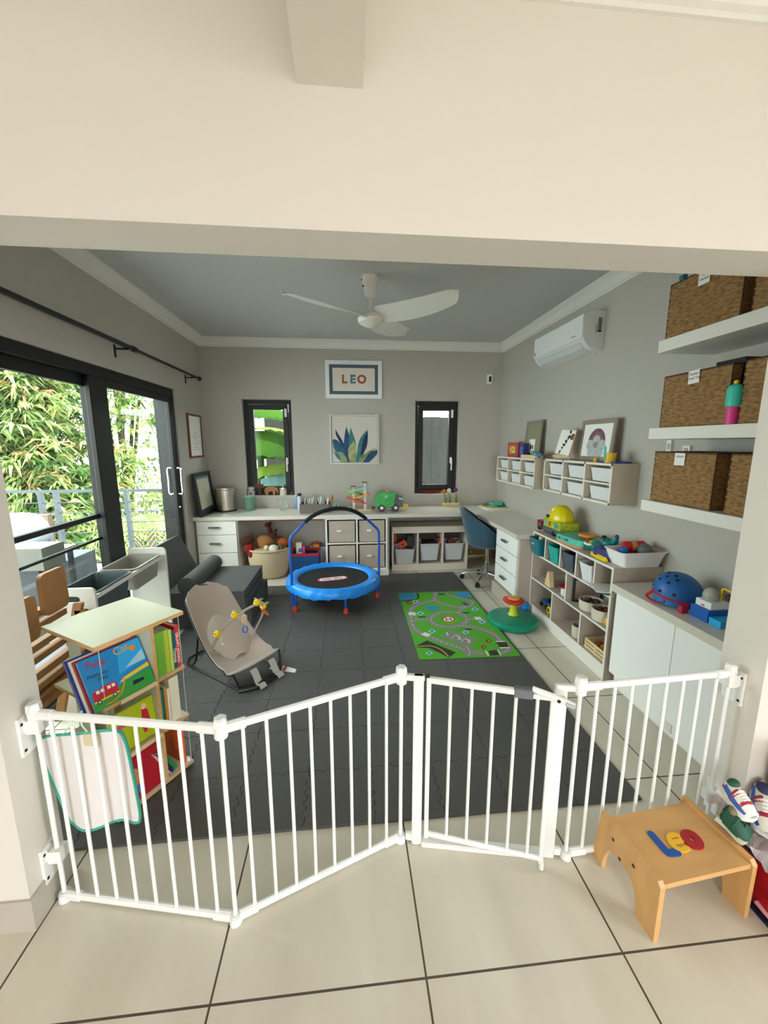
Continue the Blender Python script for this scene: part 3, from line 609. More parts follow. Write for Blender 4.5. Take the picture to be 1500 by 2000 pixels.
def panel(p, q, n, e0=.07, e1=.07):
    L = (q-p).length; a, c = p.lerp(q, e0*.55), p.lerp(q, 1-e1*.55)
    for z in (.712, .022): b = B(GATE); rail(b, a, c, z); b.out('rail', gate)
    bars(p, q, [e0+(1-e0-e1)*(k+.5)/n if 0 else e0+.0+(1-e0-e1)*k/(n-1) for k in range(n)])
    for (s, t, z) in ((p, e0, .712), (q, -e1, .712), (p, e0, .022), (q, -e1, .022)):
        d = (q-p)*t; b = B(GATE); rail(b, s+d*.22, s+d*1.15, z, .015, .017); b.out('joint_sleeve', gate)
panel(GP[0], GP[1], 8, .085, .10); panel(GP[1], GP[2], 8, .10, .10); panel(GP[3], GP[4], 8, .11, .09)
for k, p in enumerate(GP):
    b = B(GATE); b.cyl((p.x, p.y, .008), (p.x, p.y, .70), .0072, n=12); b.out('post', gate)
    b = B(GATE); b.cyl((p.x, p.y, .685), (p.x, p.y, .728), .020, n=14, bev=.002); b.cyl((p.x, p.y, .722), (p.x, p.y, GH+.016), .0215, .0195, n=6, bev=.003); b.out('hinge_knob', gate)
    b = B(GATE); b.cyl((p.x, p.y, .0), (p.x, p.y, .034), .021, .018, n=14, bev=.003); b.out('foot', gate)
for (x, y, sgn, zz) in ((PLX, 1.235, 1, .655), (PLX, 1.235, 1, .17), (PRX, 1.235, -1, .665), (PRX, 1.235, -1, .17)):
    q = GP[0] if sgn > 0 else GP[4]; b = B(GATE); xa, xb = sorted((x+sgn*.0005, x+sgn*.010)); b.box(xa, xb, y-.045, y+.030, zz-.075, zz+.055, .006)
    xa, xb = sorted((x+sgn*.010, q.x-sgn*.018)); b.box(xa, xb, q.y-.014, q.y+.014, zz+.0, zz+.045, .005); b.box(min(q.x-.02, q.x+.02), max(q.x-.02, q.x+.02), q.y-.02, q.y+.02, zz, zz+.045, .006)
    f = b.out('wall_bracket', gate)
    b = B(DARK); xa, xb = sorted((x+sgn*.010, x+sgn*.012)); b.box(xa, xb, y-.040, y-.032, zz+.03, zz+.038); b.box(xa, xb, y-.040, y-.032, zz-.06, zz-.052); b.out('screw', f)
# door frame between the two middle posts
A, Z = GP[2], GP[3]; ua = (Z-A).normalized(); na = Vector((-ua.y, ua.x, 0))
def gbox(b, s0, s1, n0, n1, z0, z1, o=A, u=ua, n=na, bev=.003):
    lo = [o+u*s+n*t for s, t in ((s0, n0), (s1, n0), (s1, n1), (s0, n1))]
    b.hexa([v+Vector((0, 0, z0)) for v in lo], [v+Vector((0, 0, z1)) for v in lo], bev)
L = (Z-A).length
b = B(GATE); gbox(b, .045, .082, -.011, .011, 0, .722); gbox(b, L-.085, L-.045, -.011, .011, 0, .715); gbox(b, .082, L-.085, -.02, .016, .0, .022); gbox(b, .018, .085, -.010, .010, .700, .722); gbox(b, L-.085, L-.018, -.010, .010, .695, .717); b.out('door_frame', gate)
b = B(GATE); gbox(b, .02, .05, -.008, .008, .012, .045); gbox(b, L-.05, L-.02, -.008, .008, .012, .045); b.out('frame_link', gate)
D0 = A+ua*.100; D1 = Vector((.688, 1.155, 0)); ud = (D1-D0).normalized(); nd = Vector((-ud.y, ud.x, 0)); LD = (D1-D0).length
b = B(GATE); gbox(b, -.007, .009, -.007, .007, .028, .715, D0, ud, nd, .002); b.out('door_stile', gate); b = B(GATE); gbox(b, LD-.012, LD+.004, -.007, .007, .028, .700, D0, ud, nd, .002); b.out('door_stile', gate)
b = B(GATE); gbox(b, .0, LD*.70, -.009, .009, .694, .716, D0, ud, nd); b.out('door_rail', gate)
b = B(GATE); rail(b, D0, D1, .048, .009, .012); b.out('door_rail', gate)
for t in (.185, .36, .535, .71, .875): c = D0.lerp(D1, t); b = B(GATE); b.cyl((c.x, c.y, .05), (c.x, c.y, .70), .0060, n=10); b.out('door_bar', gate, smooth=True)
b = B(mat('latch_grey', '6b6f73', .5)); gbox(b, LD*.69, LD*.84, -.012, .012, .686, .722, D0, ud, nd); b.out('latch_housing', gate, label='grey latch housing')
b = B(GATE); gbox(b, LD*.83, LD+.035, -.010, .010, .690, .708, D0, ud, nd); b.out('latch_arm', gate)
b = B(GATE); a0 = D0+ud*(LD*.83)+Vector((0, 0, .722)); a1 = D0+ud*(LD+.06)-nd*.018+Vector((0, 0, .690)); b.tube([a0, a0.lerp(a1, .5)+Vector((0, 0, .004)), a1], .0105, 10, flat=.7); h = b.out('latch_handle', gate)
b = B(mat('pale_grey_grip', 'b7babd', .5)); c = a0.lerp(a1, .78)-nd*.009; e = a0.lerp(a1, .97)-nd*.009; b.tube([c, e], .006, 8); b.out('grip_inlay', h)
b = B(DARK); c = a0.lerp(a1, .62)-nd*.010; b.cyl(c, c-nd*.002, .006, n=10); b.out('pivot_button', h)
b = B(GATE); c = D1; b.cyl((c.x, c.y, .004), (c.x, c.y, .04), .009, n=10); b.m(GREYP); b.cyl((c.x, c.y, .002), (c.x, c.y, .012), .006, n=10); b.out('drop_bolt', gate)
b = B(BLKP); c = D0; b.cyl((c.x-.004, c.y, .716), (c.x-.004, c.y, .724), .008, n=10); b.out('hinge_cap', gate)
# ============================================================ TOWEL BIB ON THE GATE
pn = (GP[1]-GP[0]).normalized(); nn = Vector((-pn.y, pn.x, 0))
def PP(x, y, off=.028): d = _ray(x, y); return C0+d*(((GP[0]+nn*off)-C0).dot(nn)/d.dot(nn))
tl, tr, br, bl_ = PP(70, 1440), PP(240, 1424), PP(284, 1606), PP(134, 1610)
TW1 = mat('terry_white', 'ece6e4', .95, bump=(260, .5)); TW2 = mat('teal_binding', '44b09c', .7)
o = thing('towelling_bib', 'white towelling bib with teal edging hanging behind the left bars of the gate', 'bib', (tl+tr)/2)
NU = 24
def bib(u, v):
    x, y = 2*u-1, 2*v-1; X_ = x*(1-.07*abs(y)**7); Y_ = y*(1-.07*abs(x)**7); U, V = (X_+1)/2, (Y_+1)/2
    p = tl.lerp(tr, U).lerp(bl_.lerp(br, U), V); return p+nn*(.008*math.sin(U*9+V*2)*(.3+V))+Vector((0, 0, -.010*math.sin(U*math.pi*1.9)*V))
b = B(TW1); b.grid(bib, NU, NU, thick=.004); b.out('towelling', o, smooth=60)
edge = [bib(k/40, 0) for k in range(41)]+[bib(1, k/40) for k in range(1, 41)]+[bib(1-k/40, 1) for k in range(1, 41)]+[bib(0, 1-k/40) for k in range(1, 40)]
b = B(TW2); b.tube(edge, .0085, 8, closed=True, flat=.55); b.out('teal_edging', o, smooth=60)
k0, k1 = bib(.30, 0), bib(.62, 0); top = PP(150, 1404, .0)
b = B(mat('bib_tie', 'd8ead8', .8)); b.tube([k0, k0.lerp(top, .6), top-nn*.013+Vector((0, 0, -.01)), top-nn*.016, top+nn*.02+Vector((0, 0, .012)), k1.lerp(top, .6), k1], .0035, 6, flat=.6); b.out('tie_cord', o)
b = B(CREAM); c = bib(.66, .07)-nn*.006; b.hexa([c+pn*s+Vector((0, 0, t))-nn*.0 for s, t in ((-.03, -.022), (.025, -.022), (.025, .022), (-.03, .022))], [c+pn*s+Vector((0, 0, t))-nn*.002 for s, t in ((-.03, -.022), (.025, -.022), (.025, .022), (-.03, .022))]); b.out('care_label', o)
# ============================================================ WOODEN STEP STOOL
SB = Vector((.935, .914, 0)); ST = thing('step_stool', 'beech wooden step stool with coloured puzzle letters reading LeO on its seat', 'stool', SB, (0, 0, R(5.3)))
sw, sd, sh, tt = .367, .255, .213, .018
STW = mat('stool_birch', 'd3a468', .42, var=(5, .10, (1, 4, 1)), bump=(30, .08)); STE = mat('stool_edge', 'c08c55', .5, var=(5, .1, (1, 4, 1)))
arch = [(.0, 0), (.072, 0)]+[(.072+.052*(1-math.cos(t))+.0, .118*math.sin(t)) for t in [R(a) for a in range(10, 91, 10)]]+[(.176, .118)]+[(.228-.052*(1-math.cos(t)), .118*math.sin(t)) for t in [R(a) for a in range(80, 9, -10)]]+[(.228, 0), (sd+.022, 0), (sd-.002, sh+.004), (.012, sh+.004), (0, sh-.01)]
for x in (0, sw-tt):
    b = B(STW); b.prism([(a, c) for a, c in arch], x, x+tt, Matrix(((0, 0, 1, 0), (1, 0, 0, 0), (0, 1, 0, 0), (0, 0, 0, 1))), bev=.0015); bmesh.ops.recalc_face_normals(b.bm, faces=b.bm.faces[:]); sp_ = b.out('side_panel', ST, world=False, smooth=False)
    for yy_, zz_ in ((.19, .165), (.155, .125), (.10, .165)):
        b = B(mat('screw_plug', '3a2414', .5)); xs = x-.0006 if x == 0 else x+tt-.001; b.cyl((xs, yy_, zz_), (xs+.0016, yy_, zz_), .0065, n=12); b.out('screw_plug', sp_, world=False)
b = B(STW); b.box(tt, sw-tt, .006, sd-.02, sh-.024, sh-.006, .0015); b.out('seat', ST, world=False)
zt_ = sh-.0058
def sl(x, y): p = PZ(1140+x/4, 1380+y/4, sh-.005); q = MW[ST.name].inverted() @ p; return (q.x, q.y)
def stroke(b, pts, w, z0, z1, closed=False, sp=6):
    P = [Vector((*sl(*p), 0)) for p in pts]; S = spline(P, sp, closed) if sp > 1 else P; N = len(S); Lf, Rt = [], []
    for k, p in enumerate(S):
        d = (S[(k+1) % N]-S[k-1]) if closed or 0 < k < N-1 else (S[1]-S[0] if k == 0 else S[-1]-S[-2]); d.normalize(); n = Vector((-d.y, d.x, 0)); Lf.append(p+n*w/2); Rt.append(p-n*w/2)
    for k in range(N if closed else N-1):
        j = (k+1) % N; a = [Vector((v.x, v.y, z0)) for v in (Rt[k], Rt[j], Lf[j], Lf[k])]; b.hexa(a, [Vector((v.x, v.y, z1+k*2e-5)) for v in a])
    if not closed:
        for p in (S[0], S[-1]): b.cyl((p.x, p.y, z0), (p.x, p.y, z1-.0003), w/2, n=14)
bl = B(mat('letter_blue', '1a55a8', .35)); stroke(bl, [(530, 1000), (640, 1128), (662, 1146), (730, 1142)], .024, zt_, zt_+.004, sp=5); bl.out('letter', ST, world=False, smooth=False, label='blue letter L')
by = B(mat('letter_yellow', 'f0bd2c', .35)); stroke(by, [(690, 1062), (762, 1052), (748, 1018), (705, 1006), (668, 1022), (676, 1062), (715, 1105), (768, 1125), (812, 1108)], .015, zt_, zt_+.0045, sp=5); by.out('letter', ST, world=False, smooth=False, label='yellow letter e')
bo = B(mat('letter_red', 'a81420', .35)); stroke(bo, [(795, 1000), (845, 1000), (895, 1050), (900, 1085), (850, 1085), (795, 1040)], .026, zt_, zt_+.005, closed=True, sp=6); bo.out('letter', ST, world=False, smooth=False, label='red letter O')
# ============================================================ SHOES AND BAGS BY THE RIGHT PILLAR
def shoe(label, heel, toe, mats, h=.062, w=.030, tilt=0, group=None):
    heel = Vector(heel); toe = Vector(toe); d = toe-heel; L = d.length; yaw = math.atan2(d.y, d.x); pit = -math.asin(d.z/L)
    o = thing('sneaker', label, 'shoe', heel, (R(tilt), pit, yaw), group=group); sole, up, acc, acc2, lin_ = mats
    out = [(-.0, .0), (.0, .022), (.02, .028), (.35, .026), (.6, .033), (.8, .036), (.93, .026), (1, .0)]
    S = spline([(t*L, y*w/.030, 0) for t, y in out], 3); P = [(v.x, v.y) for v in S]+[(v.x, -v.y) for v in S[::-1][1:-1]]
    b = B(sole); b.prism(P, 0, .018, bev=.003); b.out('sole', o, world=False)
    b = B(up)
    def upf(u, v):
        t = .02+.955*u; yw = (.026+.010*math.sin(math.pi*min(1, t*1.02)**1.6))*w/.03*math.sqrt(max(.01, 1-abs(2*t-1)**9))
        ht = h*(1-.25*t) if t < .45 else h*(.8-.62*((t-.45)/.55)**1.3)
        a = math.pi*v; y = -math.cos(a)*yw*(1-.25*math.sin(a)**2); z = .014+ht*math.sin(a)**.75*(1 if t > .06 else .9)
        if t < .42: z = min(z, .014+ht*.93)
        return (t*L, y, z)
    b.grid(upf, 18, 12); b.out('upper', o, world=False)
    b = B(lin_); b.ell((L*.2, 0, .014+h*.86), (L*.15, w*.72, .012), 14); b.out('collar_lining', o, world=False)
    def band(b, t0, t1, q0, q1, n=8, bend=0): b.grid(lambda u, v: Vector(upf(t0+(t1-t0)*u, (q0+(q1-q0)*v)+bend*math.sin(math.pi*u)))*1.0+(Vector(upf(t0+(t1-t0)*u, q0+(q1-q0)*v))-Vector((L*(t0+(t1-t0)*u), 0, .02))).normalized()*.0012, n, 4, thick=.0004)
    if acc:
        b = B(acc); band(b, .12, .92, .10, .22, 14, -.03); band(b, .12, .92, .78, .90, 14, .03); b.out('side_stripe', o, world=False, smooth=70)
    if acc2:
        b = B(acc2)
        band(b, .38, .50, .06, .40); band(b, .38, .50, .60, .94); band(b, .68, .76, .12, .88) if acc else None
        b.m(acc2); band(b, .02, .14, .1, .9); b.out('trim', o, world=False, smooth=70)
    b = B(PAPER if acc else mats[1])
    for t in (.46, .53, .60, .67): pts = [Vector(upf(t, q))+Vector((0, 0, .002)) for q in (.36, .5, .64)]; b.tube(pts, .0028, 6)
    b.out('laces', o, world=False)
    return o
SHW = mat('shoe_leather_white', 'e9e4da', .5); SHB = mat('shoe_blue', '2c5fb0', .45); SHR = mat('shoe_red', 'a8203c', .45); SHG = mat('shoe_green', '12503a', .6); SHN = mat('shoe_navy_lining', '2a3350', .8)
GS = 'shoes piled on the bags'
shoe('white sneaker with blue stripes', PZ(1412, 1545, .300), PZ(1470, 1607, .285), (WHP, SHW, SHB, SHR, SHG), group=GS)['label'] = 'left white blue-striped sneaker on top of the bags, green heel visible'
shoe('white sneaker with blue wave and red band nearest the right edge of the photo', PZ(1483, 1548, .275), PZ(1500, 1640, .235), (WHP, SHW, SHB, SHR, SHN), w=.034, group=GS)
shoe('dark green shoe under the white sneaker beside the wooden stool', PZ(1401, 1592, .245), PZ(1462, 1645, .215), (mat('shoe_sole_cream', 'cfc8b4', .6), SHG, None, SHG, mat('shoe_tan_lining', '8a7460', .8)), h=.058, w=.034, group=GS)
def soft(name, label, cat, x0, x1, y0, y1, z0, z1, mt, jit=.006, extra=None):
    o = thing(name, label, cat, ((x0+x1)/2, (y0+y1)/2, z0)); b = B(mt)
    rnd = random.Random(len(label)); 
    def f(k, n=20):
        t = 2*math.pi*k/n; c, s_ = math.cos(t), math.sin(t); q = 4.5; rr = (abs(c)**q+abs(s_)**q)**(-1/q); return c*rr, s_*rr
    rings = []
    for j in range(9):
        v = j/8; z = z0+(z1-z0)*v; s_ = 1-.10*abs(2*v-1)**4-.02*v
        rings.append([Vector(((x0+x1)/2+f(k)[0]*(x1-x0)/2*s_+rnd.uniform(-jit, jit), (y0+y1)/2+f(k)[1]*(y1-y0)/2*s_+rnd.uniform(-jit, jit), z if j == 0 else z+rnd.uniform(-jit, jit)*.5)) for k in range(20)])
    vs = sum(rings, []); b.add(vs, [tuple(range(20))[::-1], tuple(range(160, 180))]+[(j*20+k, j*20+(k+1) % 20, (j+1)*20+(k+1) % 20, (j+1)*20+k) for j in range(8) for k in range(20)])
    b.out('body', o, smooth=70); return o
RB = mat('bag_red', 'b5121f', .4); 
o = soft('shopping_bag', 'red bag with orange stripe standing on the floor right of the wooden stool', 'bag', 1.338, 1.62, .845, 1.08, .003, .185, RB)
b = B(ORG); b.tube([(1.336, .92, .12), (1.337, .89, .08), (1.345, .862, .05), (1.38, .842, .02)], .008, 6, flat=1); b.m(mat('bag_pink', 'e8a0b0', .4)); b.tube([(1.337, .96, .04), (1.342, .88, .03), (1.37, .848, .01)], .008, 6); b.out('stripe', o)
b = B(NAVY); b.box(1.334, 1.625, .842, 1.083, 0, .008, .003); b.out('base_trim', o); b = B(BLKP); b.tube([(1.345, 1.07, .183), (1.343, .86, .183), (1.36, .85, .183), (1.6, .85, .183)], .005, 6); b.out('opening_rim', o)
o = soft('tote_bag', 'dark navy tote bag at the right edge behind the shoes', 'bag', 1.47, 1.80, .93, 1.115, 0, .30, NAVY, .004)
b = B(mat('clear_crumpled', 'dfe3e6', .2, alpha=.55)); rnd = random.Random(3)
def cr(u, v): return (1.335+.20*u+.01*math.sin(v*9), .865+.22*v+.01*math.sin(u*13), .203+.022*math.sin(u*11+v*5)*math.sin(v*12)+rnd.uniform(-.008, .012))
b.grid(cr, 16, 16); tag(b.out('plastic_bag', smooth=False), 'crumpled clear plastic bag between the shoes and the red bag', 'plastic bag')
o = soft('handbag', 'beige handbag with a gold chain at the right edge in front of the pillar', 'handbag', 1.49, 1.75, 1.03, 1.11, .302, .50, mat('bag_beige', 'b9a590', .6), .003)
b = B(mat('bag_plum', '40222c', .6)); b.box(1.53, 1.72, 1.022, 1.03, .40, .49, .003); b.out('front_flap', o)
b = B(GOLD)
for k in range(8): a = Vector((1.495+.012*k, 1.05-.003*k, .50+.022*math.sin(k*.6))); b.tube([a+Vector((.011*math.cos(t), .006*math.sin(t)*(k % 2), .008*math.sin(t))) for t in [q*math.pi/4 for q in range(8)]], .0028, 6, closed=True)
b.out('chain', o)
# ============================================================ REVOLVING BOOKCASE
BC = Vector((-1.017, 1.72, 0)); BA = 57.7; BK = thing('bookcase', 'revolving bookcase with a white top and plywood edges behind the gate at the left', 'bookcase', BC, (0, 0, R(BA)))
# local x: from near corner to right corner; local -y faces the room (camera side)
hu, hv, BH = .176, .184, .80
PW = mat('bookcase_white', 'd2d0b6', .4)
def board(b, x0, x1, y0, y1, z0, z1):
    b.m(PLY); b.box(x0, x1, y0, y1, z0, z1); b.m(PW); e = .0006
    dx, dy, dz = x1-x0, y1-y0, z1-z0; t = min(dx, dy, dz)
    if t == dz: b.box(x0+.001, x1-.001, y0+.001, y1-.001, z0-e, z1+e)
    elif t == dx: b.box(x0-e, x1+e, y0+.001, y1-.001, z0+.001, z1-.001)
    else: b.box(x0+.001, x1-.001, y0-e, y1+e, z0+.001, z1-.001)
b = B(); board(b, -hu-.01, hu+.01, -hv-.01, hv+.01, BH-.016, BH); b.out('top', BK, world=False, smooth=False)
TZ = [.035, .285, .535]
b = B(); 
for z in TZ: board(b, -hu, hu, -hv, hv, z-.014, z)
b.out('shelf_boards', BK, world=False, smooth=False)
dv = .035
b = B(); board(b, dv, dv+.014, -hv, 0, TZ[0], BH-.016); board(b, -dv-.014, -dv, 0, hv, TZ[0], BH-.016); b.out('divider', BK, world=False, smooth=False)
b = B(); board(b, -hu+.03, hu-.03, -.007+.03, .007+.03, TZ[0], BH-.016); board(b, -hu+.03, -hu+.044, -.01, .09, TZ[0], BH-.016); b.out('back_panel', BK, world=False, smooth=False)
b = B(LWOOD); 
for z in TZ[1:]: b = B(LWOOD); b.box(-hu+.06, dv, -hv-.012, -hv, z-.014, z+.006, .003); b.out('ledge_lip', BK, world=False)
b = B(PLY); b.cyl((0, 0, .0125), (0, 0, .021), .15, n=32); b.out('turntable_base', BK, world=False)
b = B(mat('acrylic_edge', 'cfd6cf', .15, alpha=.75)); 
for (x, y) in ((hu-.008, -hv+.006), (-hu+.012, -hv+.006)): b.box(x, x+.0022, y, y+.0022, TZ[0], BH-.016)
b.out('acrylic_rail', BK, world=False)
b = B(WHP); b.cyl((hu-.015, -hv+.015, TZ[0]), (hu-.015, -hv+.015, TZ[0]+.02), .007, n=12); b.out('peg', BK, world=False)
MB = MW[BK.name]; EB = (0, 0, R(BA))
def book(label, M, w, h, t, cov, spine=None, page='efe9d6', group='books in the revolving bookcase'):
    """M places the book: x along spine thickness t, y back from the spine (width w), z up h"""
    o = thing('book', label, 'book', M.to_translation(), M.to_euler(), group=group); cm = mat('cover_'+cov, cov, .35); sm = mat('cover_'+(spine or cov), spine or cov, .35)
    b = B(cm); b.box(0, .0018, 0, w, 0, h); b.box(t-.0018, t, 0, w, 0, h); b.m(sm).box(0, t, -.0018, .0, 0, h); b.out('cover', o, world=False)
    b = B(mat('pages_'+page, page, .8)); b.box(.0018, t-.0018, 0, w-.004, .003, h-.003); b.out('pages', o, world=False); return o
def bm_(x, y, z, rz=0, tilt=0): return MB @ T(x, y, z) @ RZ(rz) @ RY(tilt)
TXM = PAPER
def spine_text(o, txt, h, t, col, size, frac=.5):
    text_mesh(txt, size, .0003, mat('ink_'+col, col, .6), T(t/2, -.0021, h*frac) @ RX(90) @ RZ(-90), o, name='lettering')
x = dv+.018; S3 = [('tall thick green board book on the top tier, leftmost of the spine-out books', .040, .205, .12, '6aa332', None, None), ('light green book with yellow spine patches second on the top tier', .022, .20, .13, '8fb83a', 'a9c040', None),
 ('pale green slim book third on the top tier', .012, .195, .12, 'c4cf5a', None, None), ('dark teal book with a white title on the top tier', .017, .185, .12, '0f5c66', None, 'Thomas'), ('red book with a cream title at the right end of the top tier', .018, .20, .13, 'd8222a', None, 'GRUMPY MONKEY')]
for lab, t, h, w, c, sp_, tx in S3:
    o = book(lab, bm_(x, -hv+.012+.003*math.sin(x*90), TZ[2]+.001), w, h, t, c, sp_)
    if tx: spine_text(o, tx, h, t, 'f4f0e0', .018 if len(tx) > 8 else .022, .45 if len(tx) > 8 else .35)
    x += t+.0015
x = dv+.018
for lab, t, h, w, c, sp_ in (('slim cream book with green spine edge at the left of the middle tier', .010, .185, .12, 'e9e2cc', '3a8a70'), ('slim dark green book on the middle tier', .006, .185, .12, '2a6a52', None), ('cream and orange book on the middle tier', .012, .19, .12, 'efe4cc', 'd08a3a'), ('white pocket book on the middle tier', .010, .175, .12, 'efe7d8', None), ('thick cream boxed book at the right of the middle tier', .045, .215, .10, 'e6dfc8', None)):
    book(lab, bm_(x, -hv+.014, TZ[1]+.001), w, h, t, c, sp_); x += t+.002
x = dv+.03
for lab, t, h, w, c, tl_ in (('slim pink book leaning on the bottom tier', .006, .155, .12, 'e0b8b0', -24), ('dark blue book leaning on the bottom tier', .010, .150, .12, '1c2c6a', -24), ('green and red patterned book leaning on the bottom tier', .018, .145, .12, '2c7a44', -24)):
    book(lab, bm_(x, -hv+.016, TZ[0]+.002+.42*t, 0, tl_), w, h, t, c); x += t*1.12+.002
book('bright orange book standing at the right end of the bottom tier', bm_(hu-.038, -hv+.02, TZ[0]+.001), .13, .175, .012, 'ef5a1a')
book('red board book standing behind the leaning books on the bottom tier', bm_(dv+.02, -.055, TZ[0]+.001, 90), .0, .0, .0, 'd83a20') if 0 else None
# face-out books
def face_book(label, M, w, h, t, cov, page='efe9d6'):
    """cover lies in local xz facing -y"""
    o = thing('book', label, 'book', M.to_translation(), M.to_euler(), group='face-out books in the revolving bookcase'); b = B(mat('cover_'+cov, cov, .22))
    b.box(0, w, 0, .0016, 0, h); b.box(0, w, t-.0016, t, 0, h); b.box(w-.0016, w, 0, t, 0, h); b.out('cover', o, world=False); b = B(mat('pages_'+page, page, .8)); b.box(.002, w-.002, .0016, t-.0016, .002, h-.002); b.out('pages', o, world=False); return o
# the big picture book leans in the left half of the top tier
bw, bh = .270, .225
p_bl, p_br, p_tl = PP, None, None
def face_M(xl, z, lean=0, roll=0, y=-hv-.012): return MB @ T(xl, y, z) @ RX(-lean) @ RY(roll)
FM = face_M(-hu-.030, TZ[2]+.0075, 27, 0, -hv-.010)
fb = face_book('picture book with a fire engine and Pete the Cat title leaning on the top tier', FM, .235, .205, .012, '1583c8')
fb['label'] = 'blue and green picture book with a red fire engine cover leaning on the top tier'
def fp(mt, pts, lvl): # in unit cover coordinates
    bk.m(mt); bk.prism([(a*.235, c*.205) for a, c in pts], 0, .0002+lvl*.00012, T(0, 0, 0) @ RX(90))
bk = B(); GC = mat('cover_grass', '2f9a3a', .25); RC = mat('cover_red', 'c01c34', .25); YC = mat('cover_yellow', 'f0c818', .25); NC = mat('cover_navy', '141a3c', .3); OC = mat('cover_orange', 'e8821c', .25); BRC = mat('cover_brown', 'b87a48', .3); LC = mat('cover_pale_blue', '9cc8d8', .25); SC_ = mat('cover_sky', '2aa0e0', .25)
fp(SC_, [(.5, .45), (1, .55), (1, .98), (.62, .98)], 1)
fp(GC, [(0, 0), (1, 0), (1, .32), (.6, .30), (.3, .22), (0, .18)], 1); fp(YC, [(.45, .30), (1, .36), (1, .44), (.55, .37)], 2)
fp(LC, [(.62, .52), (.98, .74), (.98, .52)], 2); fp(RC, [(.03, .17), (.42, .17), (.42, .37), (.30, .40), (.05, .36)], 2); fp(YC, [(.03, .15), (.42, .15), (.42, .18), (.03, .18)], 3)
for xx in (.10, .17, .27, .34): fp(TXM, [(xx, .30), (xx+.05, .30), (xx+.05, .36), (xx, .36)], 4)
for xx in (.10, .34): fp(NC, [(xx+.035*math.cos(t), .15+.04*math.sin(t)) for t in [k*.7 for k in range(9)]], 5); fp(TXM, [(xx+.018*math.cos(t), .15+.02*math.sin(t)) for t in [k*.7 for k in range(9)]], 6)
fp(OC, [(.16, .04), (.30, .03), (.44, .10), (.52, .22), (.56, .34), (.54, .34), (.49, .22), (.42, .12), (.30, .055), (.16, .06)], 6)
fp(NC, [(.64, .14), (.84, .14), (.84, .20), (.66, .22)], 4)
fp(OC, [(.84+.05*math.cos(t), .84+.06*math.sin(t)) for t in [k*.6 for k in range(10)]], 5)
bk.out('cover_picture', fb, world=False, smooth=False)
for tx, c, xx, zz, sz, rr in (('Pete', 'b8183c', .24, .84, .040, -8), ('Cat', 'f0a018', .66, .90, .042, 6), ('Firefighter', '14505f', .22, .64, .019, -4), ('Pete', '14505f', .26, .54, .019, -4)):
    text_mesh(tx, sz, .0003, mat('ink_'+c, c, .4), T(xx*.235, -.0018, zz*.205) @ RX(90) @ RZ(rr), fb, name='lettering')
for k, (c, t, lab) in enumerate((('a01828', .010, 'dark red picture book behind the fire engine book'), ('e8e4d8', .008, 'white picture book behind the dark red one'), ('2a3a9c', .012, 'blue picture book at the back of the leaning stack'))):
    face_book(lab, FM @ T(-.006-.008*k, .0135+.012*k, .0+.008*k), .235, .212, t, c)
fb = face_book('yellow-green board book with a girl in a red coat, face out on the middle tier', face_M(-hu+.02, TZ[1]+.007, 8, 0, -hv+.012), .19, .17, .014, 'b4c018')
b = B(RC); b.prism([(.125, .05), (.165, .05), (.160, .12), (.15, .135), (.135, .135)], 0, .0005, RX(90)); b.m(mat('skin_print', 'e8c0a0', .5)); b.prism([(.146+.012*math.cos(t), .142+.013*math.sin(t)) for t in [k*.7 for k in range(9)]], 0, .0006, RX(90)); b.m(RC).prism([(.13, .03), (.145, .03), (.145, .05), (.13, .05)], 0, .0005, RX(90)); b.m(mat('pink_print', 'd0506c', .5)).prism([(.03, .10), (.10, .105), (.10, .125), (.03, .12)], 0, .0005, RX(90)); b.out('cover_picture', fb, world=False, smooth=False)
text_mesh('Babushka', .018, .0003, RC, T(.07, -.0008, .085) @ RX(90), fb, name='lettering') if 0 else None
fb = face_book('dark red board book face out on the bottom tier behind the bib', face_M(-hu+.055, TZ[0]+.003, 10, 0, -hv+.012), .15, .19, .016, 'a01a26')
b = B(BRC); b.prism([(.04+.03*math.cos(t), .10+.04*math.sin(t)) for t in [k*.6 for k in range(10)]], 0, .0005, RX(90)); b.m(SHB).prism([(.02, .03), (.06, .03), (.06, .06), (.02, .06)], 0, .0005, RX(90)); b.out('cover_picture', fb, world=False, smooth=False)
# ============================================================ SENSORY TABLE
X0_, X1_, YA, YB_, TH = -1.69, -1.415, 2.24, 3.115, .757
o = thing('sensory_table', 'white sensory play table with two grey tubs beside the sliding door', 'play table', ((X0_+X1_)/2, 2.68, 0))
TBW = mat('table_white', 'e0ddd5', .4)
def endpanel(y):
    out = rrect(X0_, X1_, 0.0, TH, .030, 4); inn = [(X0_+(X1_-X0_)*.5+c*.055, TH-.065+s*.019) for c, s in [((abs(math.cos(t))**.6)*math.copysign(1, math.cos(t)), (abs(math.sin(t))**.6)*math.copysign(1, math.sin(t))) for t in [R(9+18*k) for k in range(20)]]]
    b = B(TBW); n = len(out); M = Matrix(((1, 0, 0, 0), (0, 0, 1, y), (0, 1, 0, 0), (0, 0, 0, 1)))
    frame_with_hole(b, out, inn, 0, .018, M); bmesh.ops.recalc_face_normals(b.bm, faces=b.bm.faces[:]); e = b.out('end_panel', o, smooth=False, bevel=.002)
    b = B(DARK); b.cyl((X1_-.07, y-.001, TH-.10), (X1_-.07, y+.001, TH-.10), .006, n=10); b.out('screw_hole', e)
endpanel(YA); endpanel(YB_)
for x in (X0_+.012, X1_-.022): b = B(TBW); b.box(x, x+.012, YA+.018, YB_, TH-.075, TH-.050, .003); b.out('rail', o)
b = B(TBW); b.box(X0_+.01, X1_-.01, YA+.018, YB_, .10, .115); b.out('lower_shelf', o)
wt = X1_-X0_-.052
